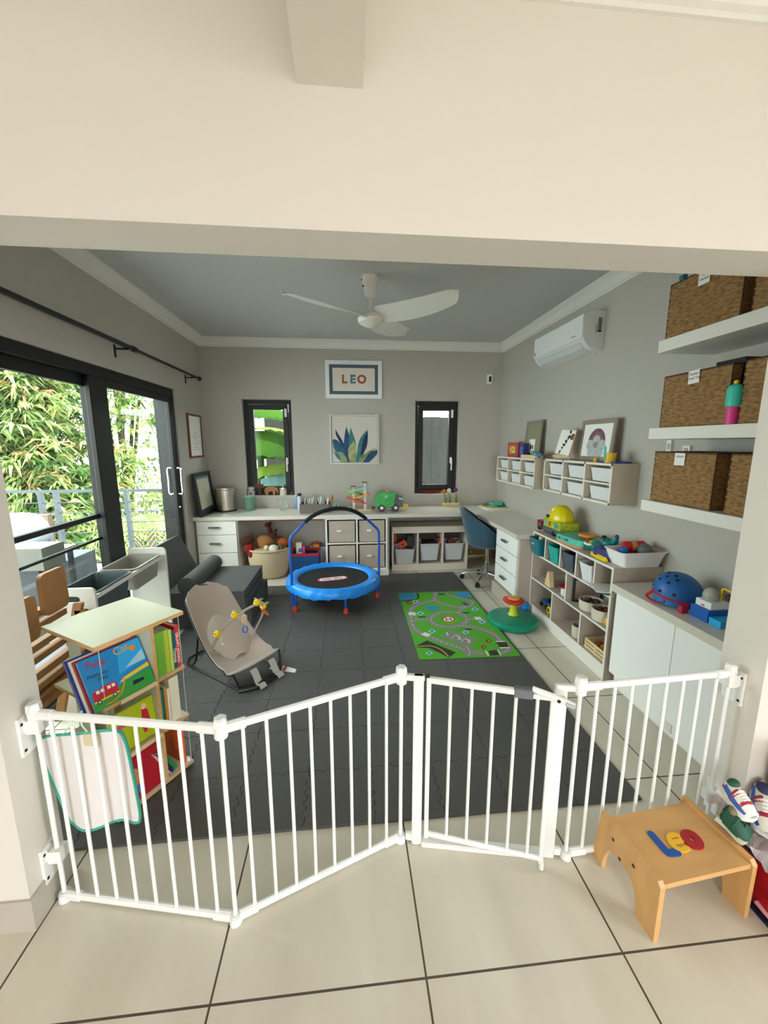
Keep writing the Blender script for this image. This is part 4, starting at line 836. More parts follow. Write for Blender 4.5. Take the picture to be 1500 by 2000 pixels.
tub('plastic_tub', 'light grey tub in the far half of the sensory table', 'tub', ((X0_+X1_)/2, 2.90, TH-.20), wt, .37, .155, mat('tub_light_grey', '9a968c', .3, alpha=.93), rim=.012, taper=.86)
tub('plastic_tub', 'dark grey tub in the near half of the sensory table', 'tub', ((X0_+X1_)/2, 2.48, TH-.20), wt, .37, .155, mat('tub_dark_grey', '4d565a', .25), rim=.012, taper=.86)
# ============================================================ WOODEN LADDER SEAT behind the bookcase
HX = -1.44
o = thing('high_chair', 'honey-coloured wooden chair frame with ladder bars squeezed between bookcase and sliding door', 'high chair', (HX, 1.95, 0))
HW = mat('honey_beech', 'a07244', .5, var=(7, .12, (1, 6, 1)))
for y in (1.70, 2.17):
    zh = .86 if y < 2 else .66; b = B(HW); b.hexa([(HX-.03, y, 0), (HX+.03, y, 0), (HX+.03, y+.022, 0), (HX-.03, y+.022, 0)], [(HX-.05, y, zh), (HX+.01, y, zh), (HX+.01, y+.022, zh), (HX-.05, y+.022, zh)], .003); b.out('side_post', o)
    b = B(HW); b.hexa([(HX-.24, y, 0), (HX-.19, y, 0), (HX-.19, y+.022, 0), (HX-.24, y+.022, 0)], [(HX-.05, y, .70), (HX-.0, y, .70), (HX-.0, y+.022, .70), (HX-.05, y+.022, .70)], .003); b.out('rear_leg', o)
for yy_ in (1196, 1222, 1259, 1284, 1316, 1341, 1384):
    z = PX(80, yy_, HX+.02).z; b = B(HW); b.box(HX-.012+.0, HX+.022, 1.60, 2.20 if z < .68 else 2.02, z-.015, z+.015, .003); b.out('ladder_bar', o)
for (ya, yb, zt_, lean) in ((1.66, 1.80, .895, 10), (1.84, 2.00, .965, 16)):
    b = B(HW); b.prism(rrect(ya, yb, zt_-.20, zt_, .028, 4), -.010, .010, T(HX+.045, 0, 0) @ Matrix(((0, 0, 1, 0), (1, 0, 0, 0), (0, 1, 0, 0), (0, 0, 0, 1))), bev=.004); bmesh.ops.recalc_face_normals(b.bm, faces=b.bm.faces[:]); b.out('back_slat', o)
b = B(HW); b.box(HX-.20, HX+.03, 1.74, 2.16, .40, .418, .004); b.out('seat_plate', o)
b = B(mat('grey_cushion_cloth', '8f9aa8', .8)); b.box(HX-.19, HX-.01, 1.76, 2.14, .42, .47, .015); b.out('seat_pad', o, label='grey-blue seat pad')
# ============================================================ DARK GREY FLIP-OUT SOFA CHAIR
SG = mat('sofa_charcoal', '4e4d4c', .9, bump=(180, .25)); o = thing('sofa_chair', 'low charcoal upholstered chair with reclined back by the sliding door', 'sofa', (-1.2, 3.65, 0))
b = B(SG); b.box(-1.52, -.835, 3.27, 3.98, .0128, .175, .035, seg=4); b.out('base_cushion', o, smooth=60)
b = B(SG); b.box(-1.52, -.875, 3.24, 3.96, .18, .335, .035, seg=4); b.out('seat_cushion', o, smooth=60)
b = B(SG); Mb = T(-1.50, 3.60, .33) @ RY(-24); b.box(-.165, .0, -.36, .36, -.12, .375, .025, M=Mb, seg=4); b.out('backrest', o, smooth=60)
b = B(SG); b.tube([(-1.335, 3.255, .385), (-1.335, 3.95, .385)], [.075, .075], 20); b.out('bolster', o, smooth=60)
b = B(mat('sofa_seam', '222224', .9)); b.tube([(-.873, 3.27, .258), (-.873, 3.93, .258)], .003, 6); b.out('seam', o)
# ============================================================ BABY BOUNCER
F0 = Vector((-.61, 2.47, .125)); H0 = Vector((-1.065, 2.84, .52)); ax_ = Vector((H0.x-F0.x, H0.y-F0.y, 0)); LL = ax_.length; ax_.normalize(); cr_ = Vector((-ax_.y, ax_.x, 0))*-1
o = thing('baby_bouncer', 'taupe fabric baby bouncer with a wooden toy bar in front of the charcoal chair', 'baby bouncer', (-.8, 2.6, MT))
BF = mat('bouncer_fabric', 'b3a499', .9, bump=(200, .25))
zp = lambda u: .125+.06*u+.36*u**1.9-.10*math.sin(math.pi*u)*(1-u)*1.2
def wd(u): return (.185-.01*u*3+.015*math.sin(u*3)) if u < .82 else .168*math.sqrt(max(.0, 1-((u-.82)/.185)**2.2))
def seatf(u, v):
    w = wd(u)+.001; s_ = 2*v-1; return Vector((F0.x, F0.y, 0))+ax_*(LL*u)+cr_*(w*s_)+Vector((0, 0, zp(u)+.035*abs(s_)**2.5*(1 if .15 < u < .9 else .3)))
b = B(BF); b.grid(seatf, 26, 12, thick=.008); b.out('seat_fabric', o, smooth=60)
b = B(mat('bouncer_dark', '1a1a1b', .5)); fr = [seatf(k/24, 0)-Vector((0, 0, .006)) for k in range(25)]+[seatf(1-k/24, 1)-Vector((0, 0, .006)) for k in range(1, 25)]; b.tube(fr, .007, 8); b.out('seat_frame', o)
b = B(mat('bouncer_fabric_light', 'b5a79c', .9, bump=(200, .25)))
def cr2(u, v): uu = .30+.42*u; ww = (.05+.09*math.sin(math.pi*u)**.8)*(2*v-1); p = seatf(uu, .5)+cr_*ww; return p+Vector((0, 0, .022+.03*math.sin(math.pi*u)-.02*abs(2*v-1)**2))
b.grid(cr2, 14, 10, thick=.006); b.out('harness_panel', o, smooth=60)
for s_ in (-1, 1):
    b = B(mat('strap_grey', 'a8a29a', .8)); b.tube([cr2(.25, .5+.48*s_), seatf(.40, .5+.46*s_)+Vector((0, 0, .03)), seatf(.44, .5+.5*s_)+Vector((0, 0, .01))], .010, 6, flat=.3); b.out('side_strap', o)
# wire stand: rocker foot plus two legs rising to the seat middle
z0 = MT+.008; ff = Vector((F0.x, F0.y, 0)); base = [ff+ax_*(-.045)+cr_*(-.15), ff+ax_*(-.085)+cr_*0, ff+ax_*(-.045)+cr_*.15]
b = B(BLKP); pts = spline([ff+ax_*-.02+cr_*-.17, ff+ax_*-.075+cr_*-.09, ff+ax_*-.085, ff+ax_*-.075+cr_*.09, ff+ax_*-.02+cr_*.17], 5); b.tube([p+Vector((0, 0, z0+.010)) for p in pts], .020, 10, flat=.7); b.out('rubber_foot', o)
b = B(mat('bouncer_tube', '111112', .35, .4))
loop = []
for s_ in (-1, 1):
    w = .165*s_; seq = [ff+ax_*-.03+cr_*w+Vector((0, 0, z0+.01)), ff+ax_*.25+cr_*w+Vector((0, 0, z0)), ff+ax_*.52+cr_*w*1.05+Vector((0, 0, z0)), ff+ax_*.60+cr_*w*.8+Vector((0, 0, z0+.004))]
    b.tube(spline(seq, 6), .0065, 8); q = [ff+ax_*-.03+cr_*w+Vector((0, 0, z0+.02)), seatf(.0, .5+.5*s_), seatf(.06, .5+.5*s_)-Vector((0, 0, .005))]; b.tube(q, .0065, 8)
    q = [ff+ax_*.50+cr_*w*1.05+Vector((0, 0, z0)), ff+ax_*.42+cr_*w*1.08+Vector((0, 0, .10)), seatf(.62, .5+.5*s_)-Vector((0, 0, .012))]; b.tube(spline(q, 5), .0065, 8)
b.tube(spline([ff+ax_*.60+cr_*-.132+Vector((0, 0, z0+.004)), ff+ax_*.62+Vector((0, 0, z0+.004)), ff+ax_*.60+cr_*.132+Vector((0, 0, z0+.004))], 5), .0065, 8); b.out('wire_stand', o)
for s_ in (-.35, .5):   # adhesive strips hanging over the foot
    p = ff+cr_*(.17*s_); b = B(mat('silver_strip', 'b9b6b0', .35, .2)); 
    def stp(u, v): return p+cr_*(.05*(v-.5))-ax_*(.03+.10*u)+Vector((0, 0, .12-.10*u**.7+.012*math.sin(u*9)))
    b.grid(stp, 10, 2, thick=.001); b.out('loose_strap', o, smooth=60)
# toy bar
ta, tb = seatf(.42, .03)+Vector((0, 0, .02)), seatf(.42, .97)+Vector((0, 0, .02))
pa, pb, pc = ta+Vector((.02, -.0, 0)), (ta+tb)/2-ax_*.12+Vector((0, 0, .27)), tb
arc = spline([ta, ta.lerp(tb, .05)-ax_*.11+Vector((0, 0, .17)), ta.lerp(tb, .28)-ax_*.20+Vector((0, 0, .285)), ta.lerp(tb, .72)-ax_*.21+Vector((0, 0, .30)), ta.lerp(tb, .97)-ax_*.12+Vector((0, 0, .18)), tb], 5)
b = B(mat('toy_bar_grey', 'bfb5a8', .6)); b.tube(arc, .013, 8, flat=.35); b.out('toy_bar', o)
YB2 = mat('lemon_yellow', 'f0c414', .6); LF = mat('felt_leaf', '7d8a62', .9)
for t in (.16, .38, .56, .74):
    p = arc[int(t*(len(arc)-1))]; b = B(YB2); b.ell(p+Vector((0, -.012, .016)), .023, 14); q = b.out('lemon_ball', o)
    b = B(LF)
    for a in (20, 130, 250): d = Vector((math.cos(R(a)), math.sin(R(a)), .5)); b.tube([p+Vector((0, 0, .02)), p+d*.02+Vector((0, 0, .018)), p+d*.042+Vector((0, 0, .012))], [.003, .010, .001], 6, flat=.3)
    b.out('felt_leaves', q)
p = arc[int(.45*(len(arc)-1))]
b = B(mat('wood_bead', 'dcb898', .6)); b.lathe([(.006, -.085), (.015, -.08), (.017, -.065), (.015, -.062), (.018, -.05), (.015, -.047), (.017, -.035), (.008, -.028)], p, 14); b.tube([p, p+Vector((0, 0, -.03))], .0015, 5); b.tube([p+Vector((0, 0, -.085)), p+Vector((0, 0, -.11))], .0015, 5); b.out('wooden_bead', o)
b = B(MBLUE); c = p+Vector((0, 0, -.128)); b.tube([c+Vector((.016*math.cos(t), .004*math.sin(t), .020*math.sin(t))) for t in [k*math.pi/6 for k in range(12)]], .004, 8, closed=True); b.out('blue_ring', o)
p = arc[int(.68*(len(arc)-1))]; b = B(mat('rust_felt', 'b4582c', .8)); b.tube([p+Vector((-.02, 0, -.02)), p+Vector((.0, 0, -.038)), p+Vector((.025, .0, -.062)), p+Vector((.035, 0, -.075))], [.003, .012, .009, .002], 8, flat=.4); b.out('felt_feather', o)
p = arc[int(.2*(len(arc)-1))]; b = B(CREAM); b.tube([p, p+Vector((0, 0, -.03))], .0015, 5); b.ell(p+Vector((0, 0, -.045)), (.010, .006, .014), 10); b.ell(p+Vector((.006, 0, -.085)), (.012, .005, .008), 10); b.tube([p+Vector((0, 0, -.05)), p+Vector((.004, 0, -.08))], .0015, 5); b.out('hanging_charm', o)
# leaflet lying by the bouncer foot
o = thing('leaflet', 'small red and white leaflet lying on the foam mat by the bouncer foot', 'leaflet', (-.43, 2.52, MT))
a, c_, d_, e_ = [PZ(300+x/5, 1040+y/5, MT+.004) for x, y in ((1130, 1330), (1170, 1270), (1395, 1335), (1380, 1365))]
b = B(PAPER); b.hexa([v-Vector((0, 0, .0035)) for v in (a, e_, d_, c_)], [v for v in (a, e_, d_, c_)]); b.out('paper', o)
b = B(mat('leaflet_red', 'c0503c', .7)); s1 = [a.lerp(c_, .0), a.lerp(e_, .18), c_.lerp(d_, .18), a.lerp(c_, 1)]; s2 = [a.lerp(e_, .5), a.lerp(e_, .62), c_.lerp(d_, .62), c_.lerp(d_, .5)]
for q in (s2,): b.hexa([v+Vector((0, 0, .0002)) for v in q], [v+Vector((0, 0, .0006)) for v in q])
b.out('printed_band', o)
# ============================================================ TODDLER TRAMPOLINE
tc = Vector((-.15, 3.775, MT)); RO, RI, TZ_ = .455, .345, .245
o = thing('trampoline', 'blue and black toddler trampoline with an arched handlebar and red feet', 'trampoline', tc)
b = B(mat('tramp_mat', '0c0c0e', .7)); b.lathe([(0, TZ_-.008), (RI+.03, TZ_-.008), (RI+.03, TZ_-.004), (0, TZ_-.004)], (tc.x, tc.y, 0), 48); b.out('jump_mat', o)
rnd = random.Random(5)
def pad(u, v):
    t = 2*math.pi*u; prof = [(RI, TZ_-.002), (RI+.012, TZ_+.018), (RI+.05, TZ_+.03), (RO-.03, TZ_+.028), (RO-.004, TZ_+.008), (RO+.004, TZ_-.03), (RO-.002, TZ_-.055)]
    k = v*6; i = min(5, int(k)); f = k-i; r = prof[i][0]*(1-f)+prof[i+1][0]*f; z = prof[i][1]*(1-f)+prof[i+1][1]*f
    w = .004*math.sin(t*23+v*5)*v+.003*math.sin(t*41+v*9)*v; q = .010*v*v*math.sin(t*7); return (tc.x+(r+w)*math.cos(t), tc.y+(r+w)*math.sin(t), z+w*1.5+q*.5)
b = B(SKYB); b.grid(pad, 96, 12); b.out('safety_pad', o, smooth=60)
b = B(BLUE); b.tube([(tc.x+(RO-.035)*math.cos(t), tc.y+(RO-.035)*math.sin(t), TZ_-.02) for t in [k*math.pi/18 for k in range(36)]], .013, 8, closed=True); b.out('rim', o)
legs = [Vector((-.503, 3.535, 0)), Vector((-.033, 3.44, 0)), Vector((.283, 3.80, 0)), Vector((-.50, 3.99, 0)), Vector((-.15, 4.17, 0)), Vector((.18, 4.05, 0))]
for p in legs:
    q = tc+(p-tc)*.97; b = B(BLUE); b.cyl((p.x, p.y, .03), (q.x, q.y, TZ_-.01), .013, n=12); g = b.out('leg', o)
    b = B(mat('foot_red', 'd8381c', .4)); b.cyl((p.x, p.y, MT+.001), (p.x, p.y, .062), .024, .019, n=14, bev=.004); b.out('rubber_foot', g, label='red rubber foot')
a, c_ = Vector((-.515, 3.545, 0)), Vector((.293, 3.815, 0))
def hb(t, z): v = a.lerp(c_, t); return Vector((v.x, v.y, z))
left = [hb(-.01, .05), hb(-.015, .35), hb(-.02, .62), hb(-.018, .68), hb(.0, .735), hb(.05, .785), hb(.135, .85)]
pts = [hb(-.01, .06), hb(-.012, .4), hb(-.012, .66), hb(.0, .715), hb(.05, .76), hb(.14, .835)]
arcp = [hb(.14, .835), hb(.24, .895), hb(.36, .935), hb(.5, .95), hb(.64, .935), hb(.76, .89), hb(.87, .82)]
rgt = [hb(.87, .82), hb(.955, .75), hb(1.0, .705), hb(1.012, .65), hb(1.012, .4), hb(1.01, .10)]
b = B(BLUE); b.tube(spline(pts, 5), .0125, 12); b.tube(spline(rgt, 5), .0125, 12); b.tube(spline(arcp, 5), .0125, 12); b.out('handlebar', o, smooth=60)
b = B(mat('foam_grip', '141415', .85)); b.tube(spline(arcp, 6)[1:-1], .0185, 14); b.out('foam_grip', o, smooth=60, label='black foam grip')
c = PZ(540+748/6.818, 1080+337/6.818, TZ_); e0 = PZ(540+540/6.818, 1080+360/6.818, TZ_); ang = math.degrees(math.atan2(c.y-e0.y, c.x-e0.x))
def oval(a_, b_, n=28): return [((abs(math.cos(t))**.45)*math.copysign(a_, math.cos(t)) if 0 else (a_-b_)*(1 if math.cos(t) > 0 else -1)*(1 if abs(math.cos(t)) > .01 else 0)+b_*math.cos(t), b_*math.sin(t)) for t in [2*math.pi*(k+.5)/n for k in range(n)]]
Ml = T(c.x, c.y, TZ_-.004) @ RZ(ang)
b = B(mat('logo_red', 'd02a50', .5)); b.prism(oval(.150, .052), 0, .0006, Ml); b.m(PAPER); b.prism(oval(.132, .036), 0, .0010, Ml); b.out('logo_badge', o)
text_mesh('little tikes', .052, .0003, BLKP, T(0, 0, .0012+TZ_-.004) @ T(c.x, c.y, 0) @ RZ(ang), o, name='lettering', world=True, bold=.001)
# ============================================================ WICKER BASKETS ON THE FLOATING SHELVES
WK = mat('wicker', '8d6a3e', .75, var=(70, .45, (1, .5, 1.6))); WKD = mat('wicker_dark', '3a2416', .85)
BXF = 1.695
def wicker(label, ya, yb, z0, h, note=None, full=True):
    """ya < yb; front faces -x at BXF"""
    o = thing('wicker_basket', label, 'basket', ((BXF+XR)/2, (ya+yb)/2, z0), group='wicker baskets on the floating shelves'); x1 = XR-.03; D = x1-BXF
    def wf(u, v, L):
        r, c = v*16, u*L/.030; k = int(r); s_ = math.sin((c+(k % 2)*.5)*2*math.pi)
        return .0045*abs(math.sin(r*math.pi))**.6*(.6+.4*s_)
    b = B(WK); L = yb-ya
    b.grid(lambda u, v: (BXF-wf(u, v, L), ya+L*u, z0+.002+h*v), max(24, int(L*170)), 56)
    b.out('front', o, smooth=70)
    b = B(WK)
    b.grid(lambda u, v: (x1-D*u, ya-wf(u, v, D), z0+.002+h*v), 40, 32); b.grid(lambda u, v: (BXF+D*u, yb+wf(u, v, D), z0+.002+h*v), 40, 32); b.grid(lambda u, v: (x1, yb-L*u, z0+.002+h*v), 4, 2)
    b.m(WKD); b.box(BXF+.004, x1-.004, ya+.004, yb-.004, z0+.001, z0+.006); b.grid(lambda u, v: (BXF+.008, ya+.006+(L-.012)*u, z0+.004+(h-.006)*v), 2, 2); b.grid(lambda u, v: (BXF+.006+(D-.012)*u, yb-.006, z0+.004+(h-.006)*v), 2, 2); b.grid(lambda u, v: (BXF+.006+(D-.012)*u, ya+.006, z0+.004+(h-.006)*v), 2, 2)
    b.out('sides', o, smooth=70)
    b = B(mat('wicker_rim', '4a3018', .8)); z = z0+h; b.tube([(BXF, ya, z), (BXF, yb, z), (x1, yb, z), (x1, ya, z)], .005, 8, closed=True)
    for y in (ya, yb): b.tube([(BXF, y, z0+.004), (BXF, y, z)], .0035, 6)
    b.out('rim', o)
    return o
def note_card(o, yc, zc, txts, w=.062, h=.062, tilt=0):
    M = T(BXF-.0075, yc, zc) @ RZ(-90) @ RY(tilt); b = B(PAPER); MM = MW[o.name].inverted() @ M
    b.box(-w/2, w/2, -.0008, .0008, -h/2, h/2, M=MM); n = b.out('name_card', o, world=False, label='white handwritten card')
    for k, tx in enumerate(txts): text_mesh(tx, .0165, .0002, BLKP, M @ T(0, -.0013, (.014-.02*k)) @ RX(90), n, name='handwriting', world=True, shear=.3)
    return n
def yat(x, y): return PX(x, y, BXF).y
def zat(x, y): return PX(x, y, BXF).z
h3 = zat(1280, 883)-SH[0][1]; h2 = zat(1298, 738)-SH[1][1]
y1_, y2_ = yat(1275, 940), yat(1393, 945)
n1_ = wicker('wicker basket with a School card on the lowest floating shelf', y2_, y1_, SH[0][1], h3); note_card(n1_, yat(1330, 897), zat(1330, 897), ['School'])
wicker('wicker basket on the lowest floating shelf half hidden by the pillar', 1.33, yat(1423, 940), SH[0][1], h3)
y1_, y2_ = yat(1294, 790), yat(1422, 790)
n2_ = wicker('wicker basket with a Travel Toys card on the middle floating shelf', y2_, y1_, SH[1][1], h2); note_card(n2_, yat(1358, 736), zat(1358, 736), ['Puzzles/', 'Travel Toys'], tilt=-3)
wicker('wicker basket on the middle floating shelf cut off by the pillar', 1.33, yat(1447, 790), SH[1][1], h2)
y1_, y2_ = yat(1305, 620), yat(1447, 600)
n3_ = wicker('wicker basket with a card on the highest floating shelf', y2_, y1_, SH[2][1], .27); note_card(n3_, yat(1379, 540), min(zat(1379, 541), SH[2][1]+.25), ['Toys/', 'Animals'])
wicker('wicker basket on the highest floating shelf cut off by the pillar', 1.33, yat(1470, 600), SH[2][1], .27)
b = B(BLKP); b.box(1.74, 1.86, 1.66, 1.80, SH[1][1]+h2-.08, SH[1][1]+h2+.03, .006, M=None); tag(b.out('game_case'), 'black case sticking out of the middle wicker basket', 'case')
b = B(TEAL); b.cyl((1.76, 2.00, SH[2][1]+.03), (1.73, 2.05, SH[2][1]+.31), .018, n=12); tag(b.out('toy_baton'), 'teal stick poking out of the highest wicker basket', 'toy')
c = PX(1427, 828, 1.688); o = thing('toy_bottle', 'mint and pink toy bottle standing between the baskets on the middle shelf', 'bottle', (c.x, c.y, SH[1][1]))
b = B(AQUA); z = SH[1][1]; b.lathe([(.024, z+.075), (.030, z+.08), (.030, z+.15), (.024, z+.165), (.01, z+.172)], (c.x, c.y, 0), 20); b.out('body', o)
b = B(PINK); b.lathe([(.023, z+.001), (.024, z+.005), (.023, z+.075)], (c.x, c.y, 0), 20); b.out('base', o, label='pink base')
b = B(YEL); b.lathe([(.009, z+.172), (.010, z+.185), (0, z+.19)], (c.x, c.y, 0), 12); b.out('cap', o, label='yellow cap')
for (x, y, w, h, nm, lab) in ((1311, 872, .035, .075, 'wall_switch', 'narrow white wall switch just under the middle floating shelf'), (1345, 879, .05, .05, 'wall_socket', 'white wall socket behind the School basket')):
    p = PX(x, y, XR); o = thing(nm, lab, 'switch' if 'sw' in nm else 'socket', (XR, p.y, p.z)); b = B(WHP); b.box(XR-.018, XR-.0005, p.y-w/2, p.y+w/2, p.z-h/2, p.z+h/2, .003); b.out('plate', o); b = B(LAMG); b.box(XR-.021, XR-.017, p.y-w/4, p.y+w/4, p.z-h/4, p.z+h/4, .001); b.out('rocker', o)
# ============================================================ THINGS ON THE BACK WORKTOP
def at(x, y, z=DT): return PZ(x, y, z)
def cylthing(nm, lab, cat, c, prof, mt, n=24, part='body', **k):
    o = thing(nm, lab, cat, c); b = B(mt); b.lathe([(r, z+c[2]) for r, z in prof], (c[0], c[1], 0), n, **k); b.out(part, o); return o
# black framed certificate leaning in the left corner
q_bl, q_br = at(391, 1011), at(420, 998); e = (q_br-q_bl); wdt = e.length*1.06; mid = (q_bl+q_br)/2
tl_p = PX(376, 932, XL+.03); hgt = .50; ux = e.normalized(); dxx = XL+.035-min(q_bl.x, q_br.x); tlv = Vector((dxx, .0, 0)); tlv -= ux*tlv.dot(ux); up_ = (Vector((0, 0, .5))+tlv).normalized(); ny = up_.cross(ux).normalized(); ux2 = ny.cross(up_)
MF = Matrix.Translation(mid) @ Matrix((ux2, ny, up_)).transposed().to_4x4()
o, yy = flat_frame('certificate_frame', 'large black framed certificate leaning in the left corner of the worktop', 'picture', MF, wdt, .49, .045, .02, BLACK, [(mat('certificate_mat', '5d7478', .7), 0), (mat('certificate_paper', 'b8b49c', .7), .028)])
b = B(mat('certificate_navy', '20344a', .6)); b.prism([(-wdt/2+.05, .045), (wdt/2-.05, .045), (wdt/2-.05, .09), (-wdt/2+.05, .075)], 0, .0008, T(0, yy, 0) @ RX(90)); b.m(GTX)
for k in range(7): b.prism([(-.05, .30-.025*k), (.05, .30-.025*k), (.05, .304-.025*k), (-.05, .304-.025*k)], 0, .0008, T(0, yy, 0) @ RX(90))
b.out('printed_pattern', o, world=False)
c = at(438, 1000); c.y += .10; o = cylthing('pedal_bin', 'small brushed steel pedal bin on the left end of the worktop', 'bin', (c.x, c.y, DT), [(.118, .012), (.120, .02), (.120, .255), (.117, .26)], STEEL, 36)
b = B(STEEL); b.lathe([(.119, DT+.262), (.121, DT+.268), (.118, DT+.285), (.06, DT+.293), (0, DT+.294)], (c.x, c.y, 0), 36); b.out('lid', o)
b = B(BLKP); b.lathe([(.122, DT+.0005), (.124, DT+.006), (.121, DT+.02)], (c.x, c.y, 0), 36); b.box(c.x-.03, c.x+.03, c.y-.15, c.y-.11, DT+.001, DT+.012, .003); b.out('base_ring', o)
c = at(486, 998); o = cylthing('canister', 'sage green glass canister on the worktop left of the dish', 'jar', (c.x, c.y+.06, DT), [(.055, .0), (.062, .01), (.064, .15), (.066, .165)], mat('sage_glass', '6f9a86', .25, alpha=.85)); b = B(mat('sage_lid', '7fa592', .4)); b.cyl((c.x, c.y+.06, DT+.165), (c.x, c.y+.06, DT+.18), .068, n=24, bev=.003); b.out('lid', o)
c = at(551, 997); o = thing('glass_plate', 'clear grey glass plate upright on a little stand below the left window', 'plate', (c.x, c.y+.03, DT)); b = B(mat('grey_glass', 'a9b2a6', .15, alpha=.55)); b.lathe([(0, 0), (.05, 0), (.062, .006), (.064, .009), (.05, .004), (0, .004)], (0, 0, 0), 28, T(c.x, c.y+.03, DT+.068) @ RX(78)); b.out('dish', o); b = B(CHROME); b.tube([(c.x-.03, c.y, DT+.002), (c.x-.03, c.y+.05, DT+.004), (c.x+.03, c.y+.05, DT+.004), (c.x+.03, c.y, DT+.002)], .003, 6); b.out('stand', o)
c = at(578, 994); o = cylthing('lotion_bottle', 'lilac-blue lotion bottle beside the grey nappy caddy', 'bottle', (c.x, c.y+.04, DT), [(.024, 0), (.027, .01), (.027, .12), (.018, .145), (.010, .15)], mat('lotion_lilac', '8fa4cc', .35)); b = B(WHP); b.cyl((c.x, c.y+.04, DT+.15), (c.x, c.y+.04, DT+.17), .010, n=12); b.out('cap', o)
o = cylthing('cream_bottle', 'white bottle with a dark cap behind the lilac bottle', 'bottle', (at(590, 989).x, 4.93, DT), [(.026, 0), (.029, .01), (.029, .15), (.02, .17)], mat('bottle_pale', 'c9ced6', .35)); b = B(NAVY); x_ = at(590, 989).x; b.cyl((x_, 4.93, DT+.17), (x_, 4.93, DT+.20), .024, n=14); b.out('cap', o)
a, e_ = at(588, 999), at(645, 998); x0, x1, y0, y1 = a.x, e_.x, 4.64, 4.90
o = thing('nappy_caddy', 'grey felt caddy filled with folded white nappies on the worktop', 'caddy', ((x0+x1)/2, (y0+y1)/2, DT)); FG = mat('caddy_grey', '6e6862', .85); b = B(FG); z = DT
b.box(x0, x1, y0, y0+.006, z, z+.105); b.box(x0, x1, y1-.006, y1, z, z+.105); b.box(x0, x0+.006, y0+.006, y1-.006, z, z+.105); b.box(x1-.006, x1, y0+.006, y1-.006, z, z+.105); b.box(x0+.006, x1-.006, y0+.006, y1-.006, z, z+.006); b.out('body', o, bevel=.003)
b = B(PAPER); rnd = random.Random(2); NP = mat('nappy_white', 'e6e8e2', .85); first = None
for k in range(13):
    xx = x0+.03+k*(x1-x0-.06)/12; aa = rnd.uniform(-14, 14); hh = .13+rnd.uniform(-.01, .03)
    if first is None:
        fo = B(NP); fo.grid(lambda u, v: (.011*math.cos(math.pi*(u*2-1))*(1-.3*v), (.5-abs(u*2-1)*1.0+.0)*.14, .145*v+.006*math.sin(u*9)), 14, 4, thick=.003); first = fo.out('folded_nappy', smooth=70); q = first
    else: q = first.copy(); COL.objects.link(q)
    q.location = (xx, 4.77+rnd.uniform(-.03, .03), DT+.008+rnd.uniform(0, .03)); q.rotation_euler = (R(aa*.5), R(aa), R(rnd.uniform(-15, 15))); tag(q, 'folded white nappy standing in the grey felt caddy', 'nappy', 'folded nappies in the grey caddy')
c = at(647, 991); o = thing('hairbrush', 'wooden brush standing at the right end of the grey caddy', 'brush', (c.x, c.y+.05, DT)); b = B(WOOD); b.tube([(c.x, c.y+.05, DT), (c.x+.005, c.y+.05, DT+.08)], .008, 8); b.out('handle', o); b = B(WOOD); b.ell((c.x+.008, c.y+.05, DT+.125), (.026, .010, .045), 14); b.out('head', o)
c = at(657, 994); o = thing('alarm_clock', 'small round mint clock on the worktop right of the caddy', 'clock', (c.x, c.y+.03, DT)); b = B(mat('mint', '9ad0c4', .4)); b.cyl((c.x, c.y, DT+.045), (c.x, c.y+.035, DT+.045), .043, n=26, bev=.006); b.box(c.x-.03, c.x+.03, c.y, c.y+.03, DT+.0, DT+.012); b.out('case', o); b = B(mat('clock_face', 'd9ece8', .5)); b.cyl((c.x, c.y-.002, DT+.045), (c.x, c.y+.001, DT+.045), .032, n=24); b.m(mat('teal_face', '3f9a90', .5)); b.cyl((c.x, c.y-.003, DT+.045), (c.x, c.y-.001, DT+.045), .014, n=18); b.out('dial', o)
# marble-run style car track
def pxd(x, y, Y): return PY(x, y, Y)
o = thing('car_track_tower', 'colourful zigzag wooden car track tower on the worktop left of the green truck', 'toy', (pxd(700, 990, 4.80).x, 4.80, DT)); Yt = 4.80; PT = mat('printed_post', 'd8c8c4', .6, var=(120, .5))
for x, yt_ in ((691, 951), (713, 943)): a = pxd(x, 991, Yt); t_ = pxd(x, yt_, Yt); b = B(PT); b.box(a.x-.014, a.x+.014, Yt-.03, Yt+.03, DT+.001, t_.z, .002); b.m(DWOOD); b.box(a.x-.035, a.x+.028, Yt-.035, Yt+.035, t_.z, t_.z+.010, .002); b.out('post', o)
for (xa, ya, xb, yb, cl, nm) in ((676, 957, 708, 967, '8cc850', 'lime'), (722, 950, 686, 960, '8cc8c4', 'mint'), (677, 973, 712, 982, 'e0504c', 'red'), (722, 966, 688, 974, 'e8a830', 'yellow'), (682, 962, 712, 968, '9ad05a', 'green'), (690, 980, 716, 984, 'd8504c', 'coral')):
    p, q = pxd(xa, ya, Yt), pxd(xb, yb, Yt); b = B(mat('track_'+nm, cl, .45)); d = (q-p).normalized(); b.hexa([p+Vector((0, s_, t)) for s_, t in ((-.035, 0), (.035, 0), (.035, .006), (-.035, .006))], [q+Vector((0, s_, t)) for s_, t in ((-.035, 0), (.035, 0), (.035, .006), (-.035, .006))])
    for s_ in (-.036, .033): b.hexa([p+Vector((0, s_+u, t)) for u, t in ((0, 0), (.004, 0), (.004, .018), (0, .018))], [q+Vector((0, s_+u, t)) for u, t in ((0, 0), (.004, 0), (.004, .018), (0, .018))])
    b.out('ramp', o)
p = pxd(718, 964, Yt); b = B(REDP); b.prism([(-.0, -.02), (.03, .0), (0, .022)], -.01, .01, T(p.x, Yt-.03, p.z) @ RX(90)); b.out('flag', o)
